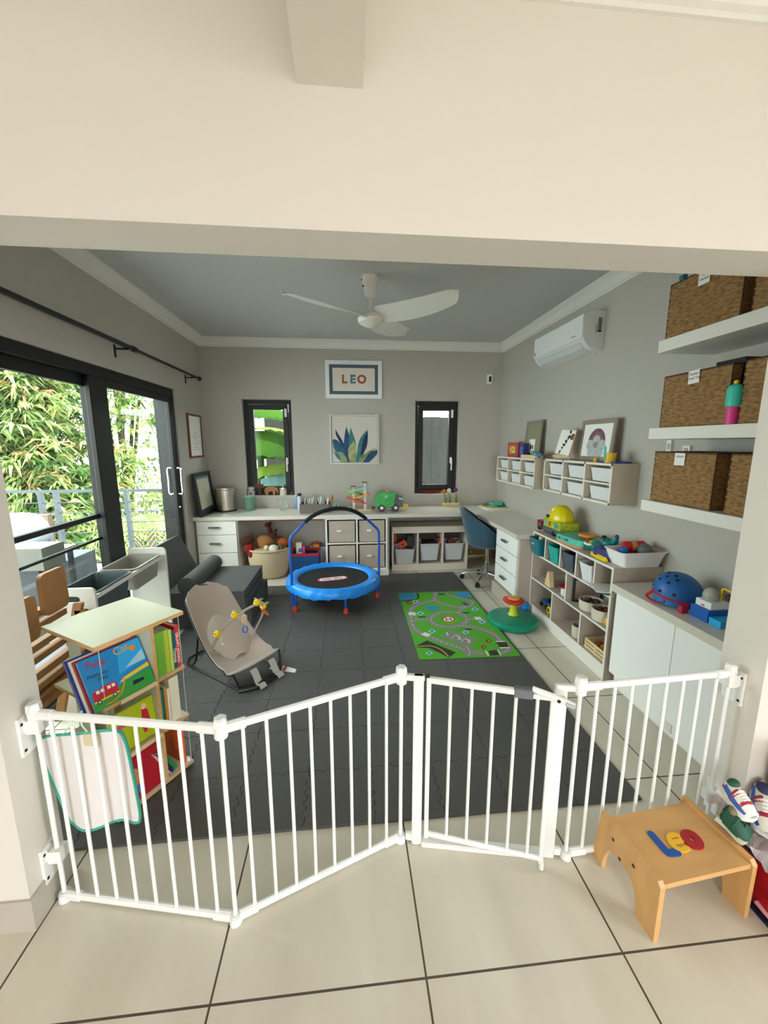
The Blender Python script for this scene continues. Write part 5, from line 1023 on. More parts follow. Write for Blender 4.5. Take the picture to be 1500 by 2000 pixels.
b = B(LWOOD); a, q = pxd(684, 991, Yt), pxd(724, 991, Yt); b.box(a.x, q.x, Yt-.045, Yt+.045, DT, DT+.014, .002); b.out('base', o)
for k, (x, cl) in enumerate(((676, 'c09a80'), (729, '8a1c1c'), (683, 'e8e0d0'))): p = at(x, 993); b = B(mat('toy_car_'+cl, cl, .45)); b.box(p.x-.022, p.x+.022, p.y-.012, p.y+.012, DT+.006, DT+.022, .005); b.m(BLKP); [b.cyl((p.x+s_, p.y-.014, DT+.008), (p.x+s_, p.y+.014, DT+.008), .007, n=10) for s_ in (-.013, .013)]; tag(b.out('toy_car'), ('tan', 'dark red', 'cream')[k]+' tiny toy car on the worktop beside the track tower', 'toy car')
# green garbage truck with a yellow front loader
Yt = 4.74; o = thing('toy_truck', 'green toy refuse truck with a yellow front loader on the worktop', 'toy truck', (pxd(762, 990, Yt).x, Yt, DT)); P = lambda x, y: (pxd(x, y, Yt).x, pxd(x, y, Yt).z)
MTK = Matrix(((1, 0, 0, 0), (0, 0, 1, 0), (0, 1, 0, 0), (0, 0, 0, 1)))
TG = mat('truck_green', '14a040', .35, var=(9, .15)); b = B(TG); b.prism([P(733, 988), P(731, 981), P(736, 964), P(742, 961), P(768, 961), P(771, 964), P(768, 988)], Yt-.07, Yt+.07, MTK, bev=.006); bmesh.ops.recalc_face_normals(b.bm, faces=b.bm.faces[:]); b.out('body', o)
b = B(mat('truck_cab_grey', '4c5260', .45)); b.prism([P(768, 988), P(768, 968), P(776, 966), P(784, 969), P(786, 988)], Yt-.06, Yt+.06, MTK, bev=.004); bmesh.ops.recalc_face_normals(b.bm, faces=b.bm.faces[:]); b.m(mat('truck_glass', 'b8c4bc', .2)); b.prism([P(778, 974), P(778, 970), P(785, 972), P(785, 975)], Yt-.062, Yt+.062, MTK); b.out('cab', o)
b = B(mat('truck_yellow', 'e2b428', .4)); b.prism([P(774, 972), P(778, 971), P(787, 984), P(797, 986), P(795, 991), P(784, 990)], Yt-.05, Yt+.05, MTK, bev=.003); bmesh.ops.recalc_face_normals(b.bm, faces=b.bm.faces[:]); b.m(ORG); pp = P(756, 960); b.box(pp[0]-.02, pp[0]+.02, Yt-.02, Yt+.02, pp[1]-.003, pp[1]+.012); b.out('loader', o)
for x in (744.5, 771.5):
    for s_ in (-.072, .05): c = P(x, 987); r = .044; b = B(BLKP); b.cyl((c[0], Yt+s_, DT+r), (c[0], Yt+s_+.022, DT+r), r, n=20, bev=.004); w_ = b.out('wheel', o); b = B(STEEL); b.cyl((c[0], Yt+s_-.001, DT+r), (c[0], Yt+s_+.023, DT+r), r*.45, n=14); b.out('hub', w_)
c = P(754, 969); b = B(PAPER); b.tube([(c[0]+.014*math.cos(t), Yt-.071, c[1]+.014*math.sin(t)) for t in [k*math.pi/5 for k in range(8)]], .003, 6); b.out('recycling_mark', o)
# wooden flower stand
c0_, c1_ = at(865, 990), at(899, 990); o = thing('flower_block', 'pale wooden block holding three felt flowers under the right window', 'flower holder', ((c0_.x+c1_.x)/2, c0_.y+.04, DT)); b = B(LWOOD); b.box(c0_.x, c1_.x, c0_.y+.01, c0_.y+.06, DT, DT+.045, .003); b.out('block', o)
for xs, xf, yf, cl, nm in ((871, 867, 960, 'd87830', 'orange'), (879, 877, 958, 'e8e2cc', 'white'), (891, 890, 957, '7a2a72', 'purple')):
    a = Vector((pxd(xs, 982, c0_.y+.035).x, c0_.y+.035, DT+.045)); f = pxd(xf, yf, c0_.y+.035); b = B(mat('felt_green', '5a7a30', .85)); b.tube([a, a.lerp(f, .5)+Vector((.006, 0, 0)), f], .005, 6)
    for s_ in (-1, 1): b.tube([a+Vector((s_*.006, 0, 0)), a+Vector((s_*.016, 0, .05)), a+Vector((s_*.010, 0, .10))], [.003, .005, .001], 6)
    s2_ = b.out('stem', o); b = B(mat('felt_'+nm, cl, .85))
    for t in range(6): d = Vector((math.cos(t*1.047), .4*math.sin(t*2.1), math.sin(t*1.047))); b.ell(f+d*.018, (.013, .010, .013), 8)
    b.ell(f, (.012, .014, .012), 8); b.out('blossom', s2_, label=nm+' blossom')
# puzzle plates in the right corner
c = PZ(952, 984, DT); c = Vector((c.x, min(c.y+.02, 4.86), 0)); 
o = thing('paper_sheet', 'white sheet under the round puzzle board in the right corner of the worktop', 'paper', (c.x-.03, c.y-.05, DT)); b = B(PAPER); b.box(c.x-.19, c.x+.12, c.y-.22, c.y+.12, DT+.0005, DT+.006, .001); b.out('sheet', o)
o = thing('puzzle_board', 'round wooden puzzle board with coloured pieces in the right corner of the worktop', 'puzzle', (c.x, c.y, DT)); b = B(LWOOD); b.cyl((c.x, c.y, DT+.0065), (c.x, c.y, DT+.020), .19, n=40, bev=.003); b.out('board', o)
b = B(mat('puzzle_green', '3c8a50', .5)); b.cyl((c.x-.01, c.y, DT+.020), (c.x-.01, c.y, DT+.026), .15, n=32); b.m(mat('puzzle_sand', 'd8b878', .5)); b.prism([(c.x-.12, c.y-.08), (c.x-.02, c.y-.12), (c.x-.03, c.y-.02), (c.x-.11, c.y)], DT+.026, DT+.032, bev=.002); b.out('pieces', o)
b = B(AQUA); b.box(c.x-.06, c.x+.07, c.y-.06, c.y+.08, DT+.033, DT+.062, .006); b.m(GRN); b.box(c.x+.0, c.x+.11, c.y+.0, c.y+.12, DT+.036, DT+.056, .006); tag(b.out('toy_box'), 'aqua and green plastic toy lying on the round puzzle board', 'toy')
# ---- window sills
SZ = WZ[0]+.0045; SY = YB+.045
def sx_at(x): return PY(x, 965, SY).x
c = (sx_at(491), SY, SZ); o = thing('oil_burner', 'white ceramic oil burner at the left end of the left window sill', 'oil burner', c); b = B(mat('ceramic', 'cfc9bd', .4)); b.lathe([(.040, c[2]), (.046, c[2]+.03), (.040, c[2]+.06), (.028, c[2]+.07)], (c[0], c[1], 0), 20); b.lathe([(.028, c[2]+.07), (.044, c[2]+.085), (.046, c[2]+.108), (.040, c[2]+.10), (0, c[2]+.095)], (c[0], c[1], 0), 20); b.out('body', o); b = B(GREYP); b.cyl((c[0], c[1]-.046, c[2]+.033), (c[0], c[1]-.042, c[2]+.033), .022, n=16); b.out('opening', o)
x_ = sx_at(508); o = thing('wooden_giraffe', 'tall carved wooden animal figure on the left window sill', 'figurine', (x_, SY, SZ)); b = B(mat('carved_brown', '6a3c20', .6))
for s_ in (-.014, .010): b.box(x_+s_-.005, x_+s_+.005, SY-.012, SY-.003, SZ, SZ+.13); b.box(x_+s_-.005, x_+s_+.005, SY+.008, SY+.016, SZ, SZ+.12)
b.box(x_-.045, x_+.045, SY-.013, SY+.016, SZ+.10, SZ+.145, .006); b.box(x_-.010, x_+.012, SY-.010, SY+.012, SZ+.14, SZ+.20, .004); b.out('body', o)
x_ = sx_at(529); o = thing('wooden_elephant', 'small flat wooden elephant on the left window sill', 'figurine', (x_, SY, SZ)); pts = spline([(-.07, .03, 0), (-.075, .07, 0), (-.05, .10, 0), (0, .105, 0), (.04, .10, 0), (.075, .09, 0), (.092, .06, 0), (.095, .02, 0), (.085, .02, 0), (.078, .05, 0), (.06, .05, 0), (.055, .0, 0), (.03, .0, 0), (.025, .045, 0), (-.02, .045, 0), (-.03, .0, 0), (-.055, .0, 0)], 3, True)
b = B(mat('carved_tan', 'a8713c', .6)); b.prism([(p.x, max(0, p.y)) for p in pts], SY-.012, SY+.012, Matrix(((1, 0, 0, x_), (0, 0, 1, 0), (0, 1, 0, SZ), (0, 0, 0, 1)))); bmesh.ops.recalc_face_normals(b.bm, faces=b.bm.faces[:]); b.out('body', o)
x_ = sx_at(553.5); o = cylthing('candle_jar', 'glass candle jar with a shiny lid on the left window sill', 'candle', (x_, SY, SZ), [(.042, 0), (.045, .008), (.045, .075)], mat('candle_wax', 'd2ccb0', .3)); b = B(CHROME); b.lathe([(.050, SZ+.0755), (.052, SZ+.08), (.050, SZ+.095), (.02, SZ+.10), (.008, SZ+.105), (.012, SZ+.125), (0, SZ+.128)], (x_, SY, 0), 24); b.out('lid', o)
x_ = sx_at(570.5); b = B(mat('stone_brown', '5a4632', .6)); b.ell((x_, SY, SZ+.022), (.026, .018, .022), 12, jit=.06); tag(b.out('pebble'), 'small brown ornament at the right end of the left window sill', 'ornament')
x_ = sx_at(842); o = thing('wooden_boat_bowl', 'long shallow red-brown wooden dish on the right window sill', 'dish', (x_, SY, SZ)); b = B(mat('red_wood', '7a2a18', .35)); b.lathe([(0, .001), (.07, .002), (.12, .016), (.14, .034), (.132, .034), (.11, .020), (.06, .010), (0, .009)], (x_, SY, SZ), 28, sx=1, sy=.26); b.out('bowl', o)
b = B(mat('seed_pod', 'c04a2c', .5)); b.ell((x_+.15, SY, SZ+.018), (.035, .014, .016), 10); tag(b.out('seed_pod'), 'reddish pod beside the wooden dish on the right window sill', 'ornament')
# ============================================================ UNDER THE WORKTOP
cb = Vector((-.93, 4.66, 0)); o = thing('toy_basket', 'large cream rope basket full of soft toys under the worktop', 'basket', cb)
b = B(mat('rope_cream', 'c8b594', .95, bump=(90, .6))); b.lathe([(.17, .003), (.19, .012), (.225, .10), (.245, .20), (.248, .30), (.243, .325), (.234, .325), (.236, .20), (.18, .02), (0, .02)], cb, 40); b.out('body', o)
b = B(mat('rope_cream', 'c8b594', .95)); b.lathe([(.237, .326), (.25, .330), (.255, .345), (.246, .352), (.236, .343)], cb, 40); b.out('rim', o)
def plush(label, c, parts, mt):
    o = thing('soft_toy', label, 'soft toy', c, group='soft toys heaped in the rope basket'); b = B(mt)
    for p, r in parts: b.ell(Vector(c)+Vector(p), r, 14, jit=.05)
    b.out('body', o, smooth=80); return o
PB = mat('plush_tan', '9a6a3c', 1, bump=(120, .8)); PDK = mat('plush_dark_brown', '4c2414', 1, bump=(120, .8)); PRD = mat('plush_red', '8a1c14', 1, bump=(120, .8)); PWH = mat('plush_white', 'd8d4c4', 1, bump=(120, .8)); POR = mat('plush_rust', '9a4a1c', 1, bump=(120, .8)); PGR = mat('plush_olive', '6a5a3c', 1, bump=(120, .8))
plush('tan soft toy in the middle of the rope basket', cb+Vector((-.05, 0, .40)), [((0, 0, 0), (.11, .09, .09)), ((.02, -.06, -.05), (.04, .04, .05))], PB)
q = plush('red and dark brown soft toy hanging over the left rim of the rope basket', cb+Vector((-.21, -.10, .36)), [((0, 0, 0), (.06, .06, .08)), ((.04, -.04, -.06), (.05, .05, .05))], PRD); b = B(PDK); b.ell(cb+Vector((-.23, -.09, .44)), (.08, .07, .05), 12, jit=.08); b.ell(cb+Vector((-.13, -.15, .28)), (.045, .04, .05), 12, jit=.08); b.out('brown_fur', q)
plush('long dark brown giraffe-like soft toy lying across the rope basket', cb+Vector((.04, .02, .47)), [((0, 0, 0), (.05, .04, .05)), ((-.035, 0, .06), (.03, .03, .055)), ((-.055, 0, .13), (.035, .03, .03)), ((.06, 0, -.04), (.07, .04, .035)), ((-.02, 0, .15), (.012, .01, .03)), ((.04, .0, .065), (.013, .012, .02))], PDK)
plush('rust-coloured soft toy on the right of the rope basket', cb+Vector((.17, -.02, .40)), [((0, 0, 0), (.075, .06, .055)), ((.08, 0, -.02), (.035, .04, .035))], POR)
plush('small white soft toy at the front of the rope basket', cb+Vector((.07, -.14, .36)), [((0, 0, 0), (.055, .04, .045)), ((-.08, 0, .01), (.028, .025, .028)), ((.02, -.03, -.03), (.02, .02, .025))], PWH)
plush('olive soft toy behind the white one in the rope basket', cb+Vector((.13, -.09, .34)), [((0, 0, 0), (.06, .05, .05)), ((.05, .02, -.01), (.05, .04, .04))], PGR)
x0, x1 = PY(570, 1080, 4.60).x, PY(622, 1080, 4.60).x; zt_ = PY(600, 1085, 4.60).z
o = thing('toy_crate', 'blue plastic crate with a red rim under the worktop behind the trampoline', 'crate', ((x0+x1)/2, 4.7, 0)); b = B(mat('crate_blue', '104a86', .5)); y0, y1 = 4.58, 4.84
b.box(x0, x1, y0, y0+.006, .002, zt_); b.box(x0, x1, y1-.006, y1, .002, zt_); b.box(x0, x0+.006, y0+.006, y1-.006, .002, zt_); b.box(x1-.006, x1, y0+.006, y1-.006, .002, zt_); b.box(x0+.006, x1-.006, y0+.006, y1-.006, .002, .01); b.out('body', o)
b = B(mat('crate_red', 'b01c30', .45)); 
for q in ((x0-.006, x1+.006, y0-.008, y0+.008), (x0-.006, x1+.006, y1-.008, y1+.008), (x0-.006, x0+.008, y0+.008, y1-.008), (x1-.008, x1+.006, y0+.008, y1-.008)): b.box(q[0], q[1], q[2], q[3], zt_, zt_+.03, .003)
b.out('rim', o, label='red rim')
xa = PY(588, 1070, 4.68).x; o = thing('carton', 'small cream and blue carton standing in the blue crate', 'carton', (xa-.03, 4.68, .1)); b = B(mat('carton_cream', 'd8ccac', .6)); b.box(xa-.055, xa+.01, 4.65, 4.71, .10, zt_+.14, .002); b.m(MBLUE); b.prism([(xa-.03, zt_+.03), (xa+.008, zt_+.03), (xa+.008, zt_+.075), (xa-.02, zt_+.08)], -.0008, 0, Matrix(((1, 0, 0, 0), (0, 0, 1, 4.65), (0, 1, 0, 0), (0, 0, 0, 1)))); b.out('box', o)
b = B(PINK); b.box(xa+.02, xa+.045, 4.66, 4.70, .012, zt_+.10, .004, M=None); tag(b.out('pink_book'), 'small magenta book standing in the blue crate', 'book')
x0, x1 = PY(608, 1075, 4.74).x, PY(640, 1075, 4.74).x
tub('storage_tub', 'translucent grey tub with orange toys behind the blue crate', 'storage tub', (x1-.115, 4.97, .002), .20, .22, .27, mat('tub_grey_clear', 'aeb0b6', .4, alpha=.9), rim=.012)
xo = PY(616, 1062, 4.92).x
for k, (dx, dz, cl, r) in enumerate(((-.03, .28, 'b04818', .04), (.02, .29, 'c85a1c', .035), (.045, .285, '6a1c3c', .03))): b = B(mat('toyblob_'+cl, cl, .5)); b.box(xo+dx-r, xo+dx+r, 4.92, 4.99, dz-.04, dz+.02, .01, M=T(xo+dx, 4.95, dz) @ RY(20*k-15) @ T(-xo-dx, -4.95, -dz)); tag(b.out('toy_block'), ('rust', 'orange', 'plum')[k]+' toy piece in the grey tub behind the blue crate', 'toy')
p = PY(618, 1068, 4.90); b = B(mat('toy_amber', 'd8961c', .45)); b.box(p.x-.035, p.x+.035, 4.87, 4.93, p.z-.025, p.z+.035, .006); b.m(ORG); b.box(p.x-.03, p.x+.03, 4.865, 4.87, p.z+.0, p.z+.025); tag(b.out('toy_train'), 'amber plastic toy on top of the grey tub behind the blue crate', 'toy')
# contents of the low cream unit
def blk(nm, lab, cat, x, y, Y, w, h, mt, rot=0, d=.06, bev=.008, extra=None):
    p = PY(x, y, Y); M = T(p.x, Y, p.z) @ RY(rot); b = B(mt); b.box(-w/2, w/2, -d/2, d/2, -h/2, h/2, bev, M=M)
    if extra: b.m(extra[0]); b.box(-w*extra[1]/2, w*extra[1]/2, -d/2-.003, -d/2+.001, -h*extra[1]/2, h*extra[1]/2, M=M)
    return tag(b.out(nm), lab, cat)
ORR = mat('toy_orange_red', 'e04828', .45)
blk('toy_radio', 'orange-red toy lying in the left tub of the low cream unit', 'toy', 785.5, 1062, 4.74, .105, .075, ORR, -28, extra=(mat('toy_dark', '3a3420', .5), .3)); blk('toy_case', 'dark grey toy leaning in the left bay of the low cream unit', 'toy', 803, 1060, 4.84, .15, .16, mat('toy_charcoal', '3c4044', .6), 20, .05); blk('red_toy', 'dark red toy deep in the left bay of the low cream unit', 'toy', 771, 1050, 4.86, .04, .10, REDP, 0)
blk('red_cup', 'red toy standing at the right edge of the middle tub in the low cream unit', 'toy', 860, 1055, 4.76, .055, .085, REDP, -15); blk('dark_toy', 'black toys filling the middle tub of the low cream unit', 'toy', 838, 1060, 4.80, .17, .06, BLKP, 0, .18)
blk('red_ball_toy', 'crimson toy in the right tub of the low cream unit', 'toy', 879, 1058, 4.74, .07, .07, mat('toy_crimson', '9a1828', .45), 12); blk('tan_toy', 'tan toy in the right tub of the low cream unit', 'toy', 893, 1060, 4.76, .06, .06, mat('toy_tan', 'a89868', .6), -10); blk('dark_toy', 'dark blocks filling the bottom of the right tub in the low cream unit', 'toy', 895, 1063, 4.82, .18, .05, mat('toy_slate', '3a3c40', .6), 0, .16)
# wooden stool in the knee space behind the blue chair
o = thing('wooden_box_shelf', 'small wooden shelf box in the dark knee space behind the blue chair', 'shelf', (1.62, 4.9, 0)); b = B(LWOOD); b.box(1.50, 1.52, 4.78, 5.05, 0, .36); b.box(1.78, 1.80, 4.78, 5.05, 0, .36); b.box(1.52, 1.78, 4.78, 5.05, .12, .135); b.box(1.52, 1.78, 4.78, 5.05, .345, .36); b.out('frame', o); b = B(mat('box_green', '6a8a20', .6)); b.ell((1.58, 4.86, .165), .028, 12); tag(b.out('green_ball'), 'small green ball in the wooden shelf box behind the blue chair', 'ball')
# ============================================================ BLUE OFFICE CHAIR
ch = Vector((1.56, 4.30, 0)); 
c1, c2, c3 = PZ(895.5, 1129, 0), PZ(932.5, 1148, 0), PZ(930, 1117, 0); ch = Vector((1.545, 4.165, 0))
o = thing('desk_chair', 'blue velvet shell chair on a chrome star base with castors', 'chair', ch); VB = mat('blue_velvet', '23485a', .85, var=(12, .18)); VB.node_tree.nodes['Principled BSDF'].inputs['Sheen Weight'].default_value = .4
b = B(CHROME); b.cyl((ch.x, ch.y, .10), (ch.x, ch.y, .24), .026, n=16); b.cyl((ch.x, ch.y, .24), (ch.x, ch.y, .43), .014, n=14); b.out('gas_column', o)
dirs = [(c1-ch), (c2-ch), (c3-ch), Vector((.17, -.19, 0)), Vector((.24, .08, 0))]
for k, d in enumerate(dirs):
    a = math.atan2(d.y, d.x) if k in (0, 1) else None; d = Vector((d.x, d.y, 0)); 
    if d.length > .30: d = d.normalized()*.27
    if d.length < .22: d = d.normalized()*.27
    e = ch+d; b = B(CHROME); b.tube(spline([ch+Vector((0, 0, .115)), ch+d*.5+Vector((0, 0, .10)), ch+d*.85+Vector((0, 0, .082)), e+Vector((0, 0, .06))], 4), .013, 10, flat=.8); l = b.out('base_arm', o)
    n = Vector((-d.y, d.x, 0)).normalized(); b = B(BLKP)
    for s_ in (-.018, .006): b.cyl(e+n*s_+Vector((0, 0, .027)), e+n*(s_+.012)+Vector((0, 0, .027)), .0265, n=18, bev=.003)
    b.cyl(e+Vector((0, 0, .03)), e+Vector((0, 0, .065)), .008, n=8); b.out('castor', l, label='black twin castor')
fz = R(24)   # chair faces roughly +x and a little back
def shell(u, v):   # u around (-1..1), v from seat centre out and up the back
    th = (u-.5)*2
    if v < .45:   # seat pan
        r = v/.45; x = -.02+.20*r*math.cos(math.pi+th*math.pi*.98*1.0); y = .215*r*math.sin(math.pi+th*math.pi*.98)
        return Vector((x, y, .435+.015*r*r))
    r = (v-.45)/.55; a = math.pi+th*math.pi*.98; back = max(0, math.cos(th*math.pi*.55))
    hgt_ = (.012+.40*back**1.1*(1-.15*abs(th))); wdx = .20+.045*r*(1 if back > 0 else 0)
    return Vector((-.02+wdx*math.cos(a)-.055*r*back, (.215+.02*r)*math.sin(a), .45+hgt_*r))
MC = T(ch.x, ch.y, 0) @ RZ(-12)
b = B(VB); b.grid(lambda u, v: MC @ shell(u, v), 40, 22, thick=.028); bmesh.ops.recalc_face_normals(b.bm, faces=b.bm.faces[:]); b.out('seat_shell', o, smooth=75)
b = B(VB); b.lathe([(0, .425), (.17, .43), (.20, .45), (.19, .485), (.12, .50), (0, .50)], (0, 0, 0), 28, MC @ T(.0, 0, 0)); b.out('seat_cushion', o, smooth=75)
# ============================================================ SIT AND SPIN TOY
a, e = PZ(955.6, 1199, .03), PZ(1057.9, 1206, .03); sc_ = (a+e)/2; rs = min(.215, (e-a).length/2); sc_.z = 0; sc_.y = max(3.06, sc_.y)
sc_ = Vector((1.415, 3.12, 0)); rs = .212
o = thing('spinning_seat', 'green and red toddler spinning disc toy on the tiles by the shelf unit', 'spinning toy', sc_)
b = B(mat('spin_green', '0b8a6c', .35)); b.lathe([(rs-.02, .003), (rs, .018), (rs+.003, .045), (rs-.012, .062), (rs-.06, .070), (.08, .076), (.045, .085), (0, .085)], sc_, 56); b.out('disc', o)
b = B(mat('spin_lime', 'c0d020', .35)); b.lathe([(.045, .085), (.034, .10), (.027, .14), (.028, .18), (.036, .20)], sc_, 24); b.out('stem', o)
b = B(REDP); b.lathe([(.036, .195), (.078, .198), (.090, .210), (.088, .222), (.06, .232), (.0, .232)], sc_, 36); k_ = b.out('handle_wheel', o, label='red grip wheel'); b = B(mat('spin_orange', 'e8a030', .45)); b.lathe([(.05, .2322), (.048, .238), (0, .240)], sc_, 28); b.out('centre_disc', k_)
# ============================================================ ON TOP OF THE WALL UNITS
TA, TB = 1.4003, 1.4123
def xz(x, y, X=1.86): return PX(x, y, X)
def leaning(label, xl, xr, yt, yb, X, fm, layers, fw=.02, base=TA, lean=9):
    a, c = PX(xl, yb, X), PX(xr, yb, X); h = PX(xl, yt, X).z-base; w = abs(a.y-c.y); M = T(X, (a.y+c.y)/2, base+.0005) @ RZ(-90) @ RX(-lean)
    return flat_frame('picture_frame', label, 'picture', M, w, h/math.cos(R(lean)), fw, .016, fm, layers)
FT = mat('frame_taupe', '8f8272', .6)
def cbox(nm, lab, cat, xl, xr, yt, X, base, d, mts):
    a, c = PX(xl, 890, X), PX(xr, 890, X); h = PX((xl+xr)/2, yt, X).z; o = thing(nm, lab, cat, (X+d/2, (a.y+c.y)/2, base)); b = B(mts[0]); ya, yb = sorted((a.y, c.y)); b.box(X, X+d, ya, yb, base+.0005, h, .002); b.out('box', o)
    b = B(mts[1]); b.box(X-.0008, X, ya+.25*(yb-ya), yb-.2*(yb-ya), base+.25*(h-base), base+.75*(h-base)); b.out('printed_front', o); return o
cbox('puzzle_box', 'red and multicoloured puzzle box on the far wall unit', 'box', 991, 1011, 864, 1.86, TA, .05, (mat('box_red', 'b03c40', .5), mat('box_print', 'c8b040', .5, var=(60, .8)))); cbox('game_box', 'dark blue box beside the puzzle box on the far wall unit', 'box', 1013.5, 1022.5, 866, 1.86, TA, .05, (mat('box_navy', '262a66', .5), mat('box_print2', '5a5ca0', .5, var=(60, .6))))
o, yy = leaning('taupe framed photo of two faces leaning on the far wall unit', 1024, 1053, 824, 888, 1.94, FT, [(mat('photo_sage', '8f8c6c', .7), 0)], fw=.026, lean=4); b = B(PAPER); b.box(-.07, .06, yy-.001, yy, .05, .19); b.m(mat('photo_dark', '38302c', .7)); b.box(-.035, -.01, yy-.002, yy-.001, .09, .13); b.box(.005, .03, yy-.002, yy-.001, .09, .13); b.out('photo_print', o, world=False)
a, c = PX(1018, 892, 1.81), PX(1083, 893, 1.81); c = Vector((c.x, max(c.y, 3.69), c.z)); o = thing('wooden_tray', 'pale wooden tray along the front of the far wall unit', 'tray', (1.84, (a.y+c.y)/2, TA)); b = B(LWOOD); ya, yb = c.y, a.y
for q in ((1.805, 1.812, ya, yb), (1.878, 1.885, ya, yb), (1.812, 1.878, ya, ya+.007), (1.812, 1.878, yb-.007, yb)): b.box(q[0], q[1], q[2], q[3], TA+.0005, TA+.034)
b.box(1.812, 1.878, ya+.007, yb-.007, TA+.0005, TA+.005); b.out('body', o)
p = PX(1050, 882, 1.845); o = thing('toy_whale', 'shiny blue toy whale lying in the pale wooden tray', 'toy', (1.845, p.y, TA+.006)); b = B(mat('whale_blue', '2a7aa0', .25)); b.ell((1.845, p.y, TA+.038), (.028, .085, .030), 18); b.out('body', o); b = B(mat('whale_blue', '2a7aa0', .25)); b.tube([(1.845, p.y+.07, TA+.04), (1.845, p.y+.10, TA+.06), (1.86, p.y+.125, TA+.075)], [.014, .009, .003], 8); b.tube([(1.845, p.y+.10, TA+.06), (1.83, p.y+.125, TA+.072)], [.008, .003], 8); b.out('tail', o)
# easel with a small picture
Xe = 1.875; a, c = PX(1088, 893, Xe), PX(1122, 893, Xe); yc, w_ = (a.y+c.y)/2, abs(a.y-c.y); ze = PX(1105, 838, Xe).z
EP = M_ = T(Xe, yc-.01, TB+.03) @ RZ(-90) @ RX(-14) @ RY(6)
o = thing('easel', 'small wooden table easel on the near wall unit', 'easel', (Xe, yc, TB)); b = B(LWOOD)
for s_ in (-1, 1): b.tube([(Xe-.035, yc+s_*w_*.42, TB+.004), (Xe+.03, yc+s_*w_*.12, ze-.02)], .006, 6)
b.tube([(Xe+.09, yc, TB+.005), (Xe+.03, yc, ze-.03)], .005, 6); b.box(Xe-.055, Xe-.03, yc-w_*.48, yc+w_*.42, TB+.022, TB+.034, .002); b.out('legs', o)
MP = T(Xe-.035, yc, TB+.038) @ RZ(-90) @ RX(-12) @ RY(4); o, yy = flat_frame('art_print', 'white card with dark splashes standing on the little easel', 'picture', MP, w_*.86, ze-TB-.04, .006, .006, LWOOD, [(PAPER, 0)])
b = B(mat('ink_black', '26221e', .7)); rnd = random.Random(4); hh = ze-TB-.04
for k in range(16): t = k/15; cx = (-.25+.55*t)*w_*.6+rnd.uniform(-.012, .012); cz = hh*(.12+.72*t)+rnd.uniform(-.02, .02); r = rnd.uniform(.006, .018); b.prism([(cx+r*math.cos(q)*rnd.uniform(.6, 1.3), cz+r*math.sin(q)*rnd.uniform(.6, 1.3)) for q in [j*.785 for j in range(8)]], 0, .0005, T(0, yy, 0) @ RX(90))
b.m(DWOOD); b.box(w_*.25, w_*.4, yy-.004, yy-.001, hh*.62, hh*.85); b.out('ink_splashes', o, world=False)
o, yy = leaning('taupe framed rainbow and cloud picture leaning on the near wall unit', 1130, 1196, 823, 896, 1.93, FT, [(PAPER, 0)], fw=.034, base=TB, lean=5); hh = PX(1130, 823, 1.93).z-TB
for k, cl in enumerate(('6a4a5e', '7e4c52', '8a5a5c', '77607a')):
    b = B(mat('rainbow_'+cl, cl, .7)); r = .105-.014*k; pts = [Vector((r*math.cos(t), r*math.sin(t), 0)) for t in [math.pi*j/14 for j in range(15)]]
    for j in range(14): p, q = pts[j], pts[j+1]; f = (r-.014)/r; b.prism([(p.x, hh*.46+p.y), (q.x, hh*.46+q.y), (q.x*f, hh*.46+q.y*f), (p.x*f, hh*.46+p.y*f)], 0, .0005, T(0, yy, 0) @ RX(90))
    b.out('rainbow_band', o, world=False)
b = B(mat('cloud_grey', 'b4bab8', .7, var=(50, .2)))
for (x_, z_, r) in ((-.075, .12, .045), (0, .15, .05), (.07, .12, .045), (0, .09, .06), (-.06, .07, .04), (.06, .07, .04)): b.prism([(x_+r*math.cos(t), z_+r*math.sin(t)) for t in [j*.5 for j in range(13)]], 0, .0006+.00005*x_, T(0, yy, 0) @ RX(90))
b.out('cloud', o, world=False)
p = PX(1191, 900, 1.845); o = thing('toy_bucket', 'small yellow bucket with a mint spade on the near wall unit', 'toy bucket', (1.845, p.y, TB)); b = B(mat('bucket_yellow', 'd8b014', .4)); z = TB+.001; b.lathe([(.034, z), (.040, z+.065), (.044, z+.065), (.044, z+.070), (.036, z+.070), (.031, z+.004), (0, z+.004)], (1.845, p.y, 0), 22); b.out('bucket', o); b = B(AQUA); b.box(1.80, 1.806, p.y-.008, p.y+.008, z+.02, z+.115, .003); b.out('spade', o, label='mint spade handle')
p = PX(1165, 899, 1.835); b = B(mat('block_yellow', 'd0a020', .4)); b.box(1.82, 1.85, p.y-.016, p.y+.016, TB+.0005, TB+.03, .006); tag(b.out('toy_cube'), 'tiny yellow toy cube left of the yellow bucket', 'toy')
b = B(mat('tablet_blue', '2a3f9a', .4)); b.box(1.83, 1.95, 2.565, 2.80, TB+.0005, TB+.010, .003); tag(b.out('blue_folder'), 'flat blue folder at the right end of the near wall unit', 'folder')
# ============================================================ ON THE OPEN SHELF UNIT
UTZ = UT+.0005
def P7(x, y, z=UT): return PZ(x, y, z)
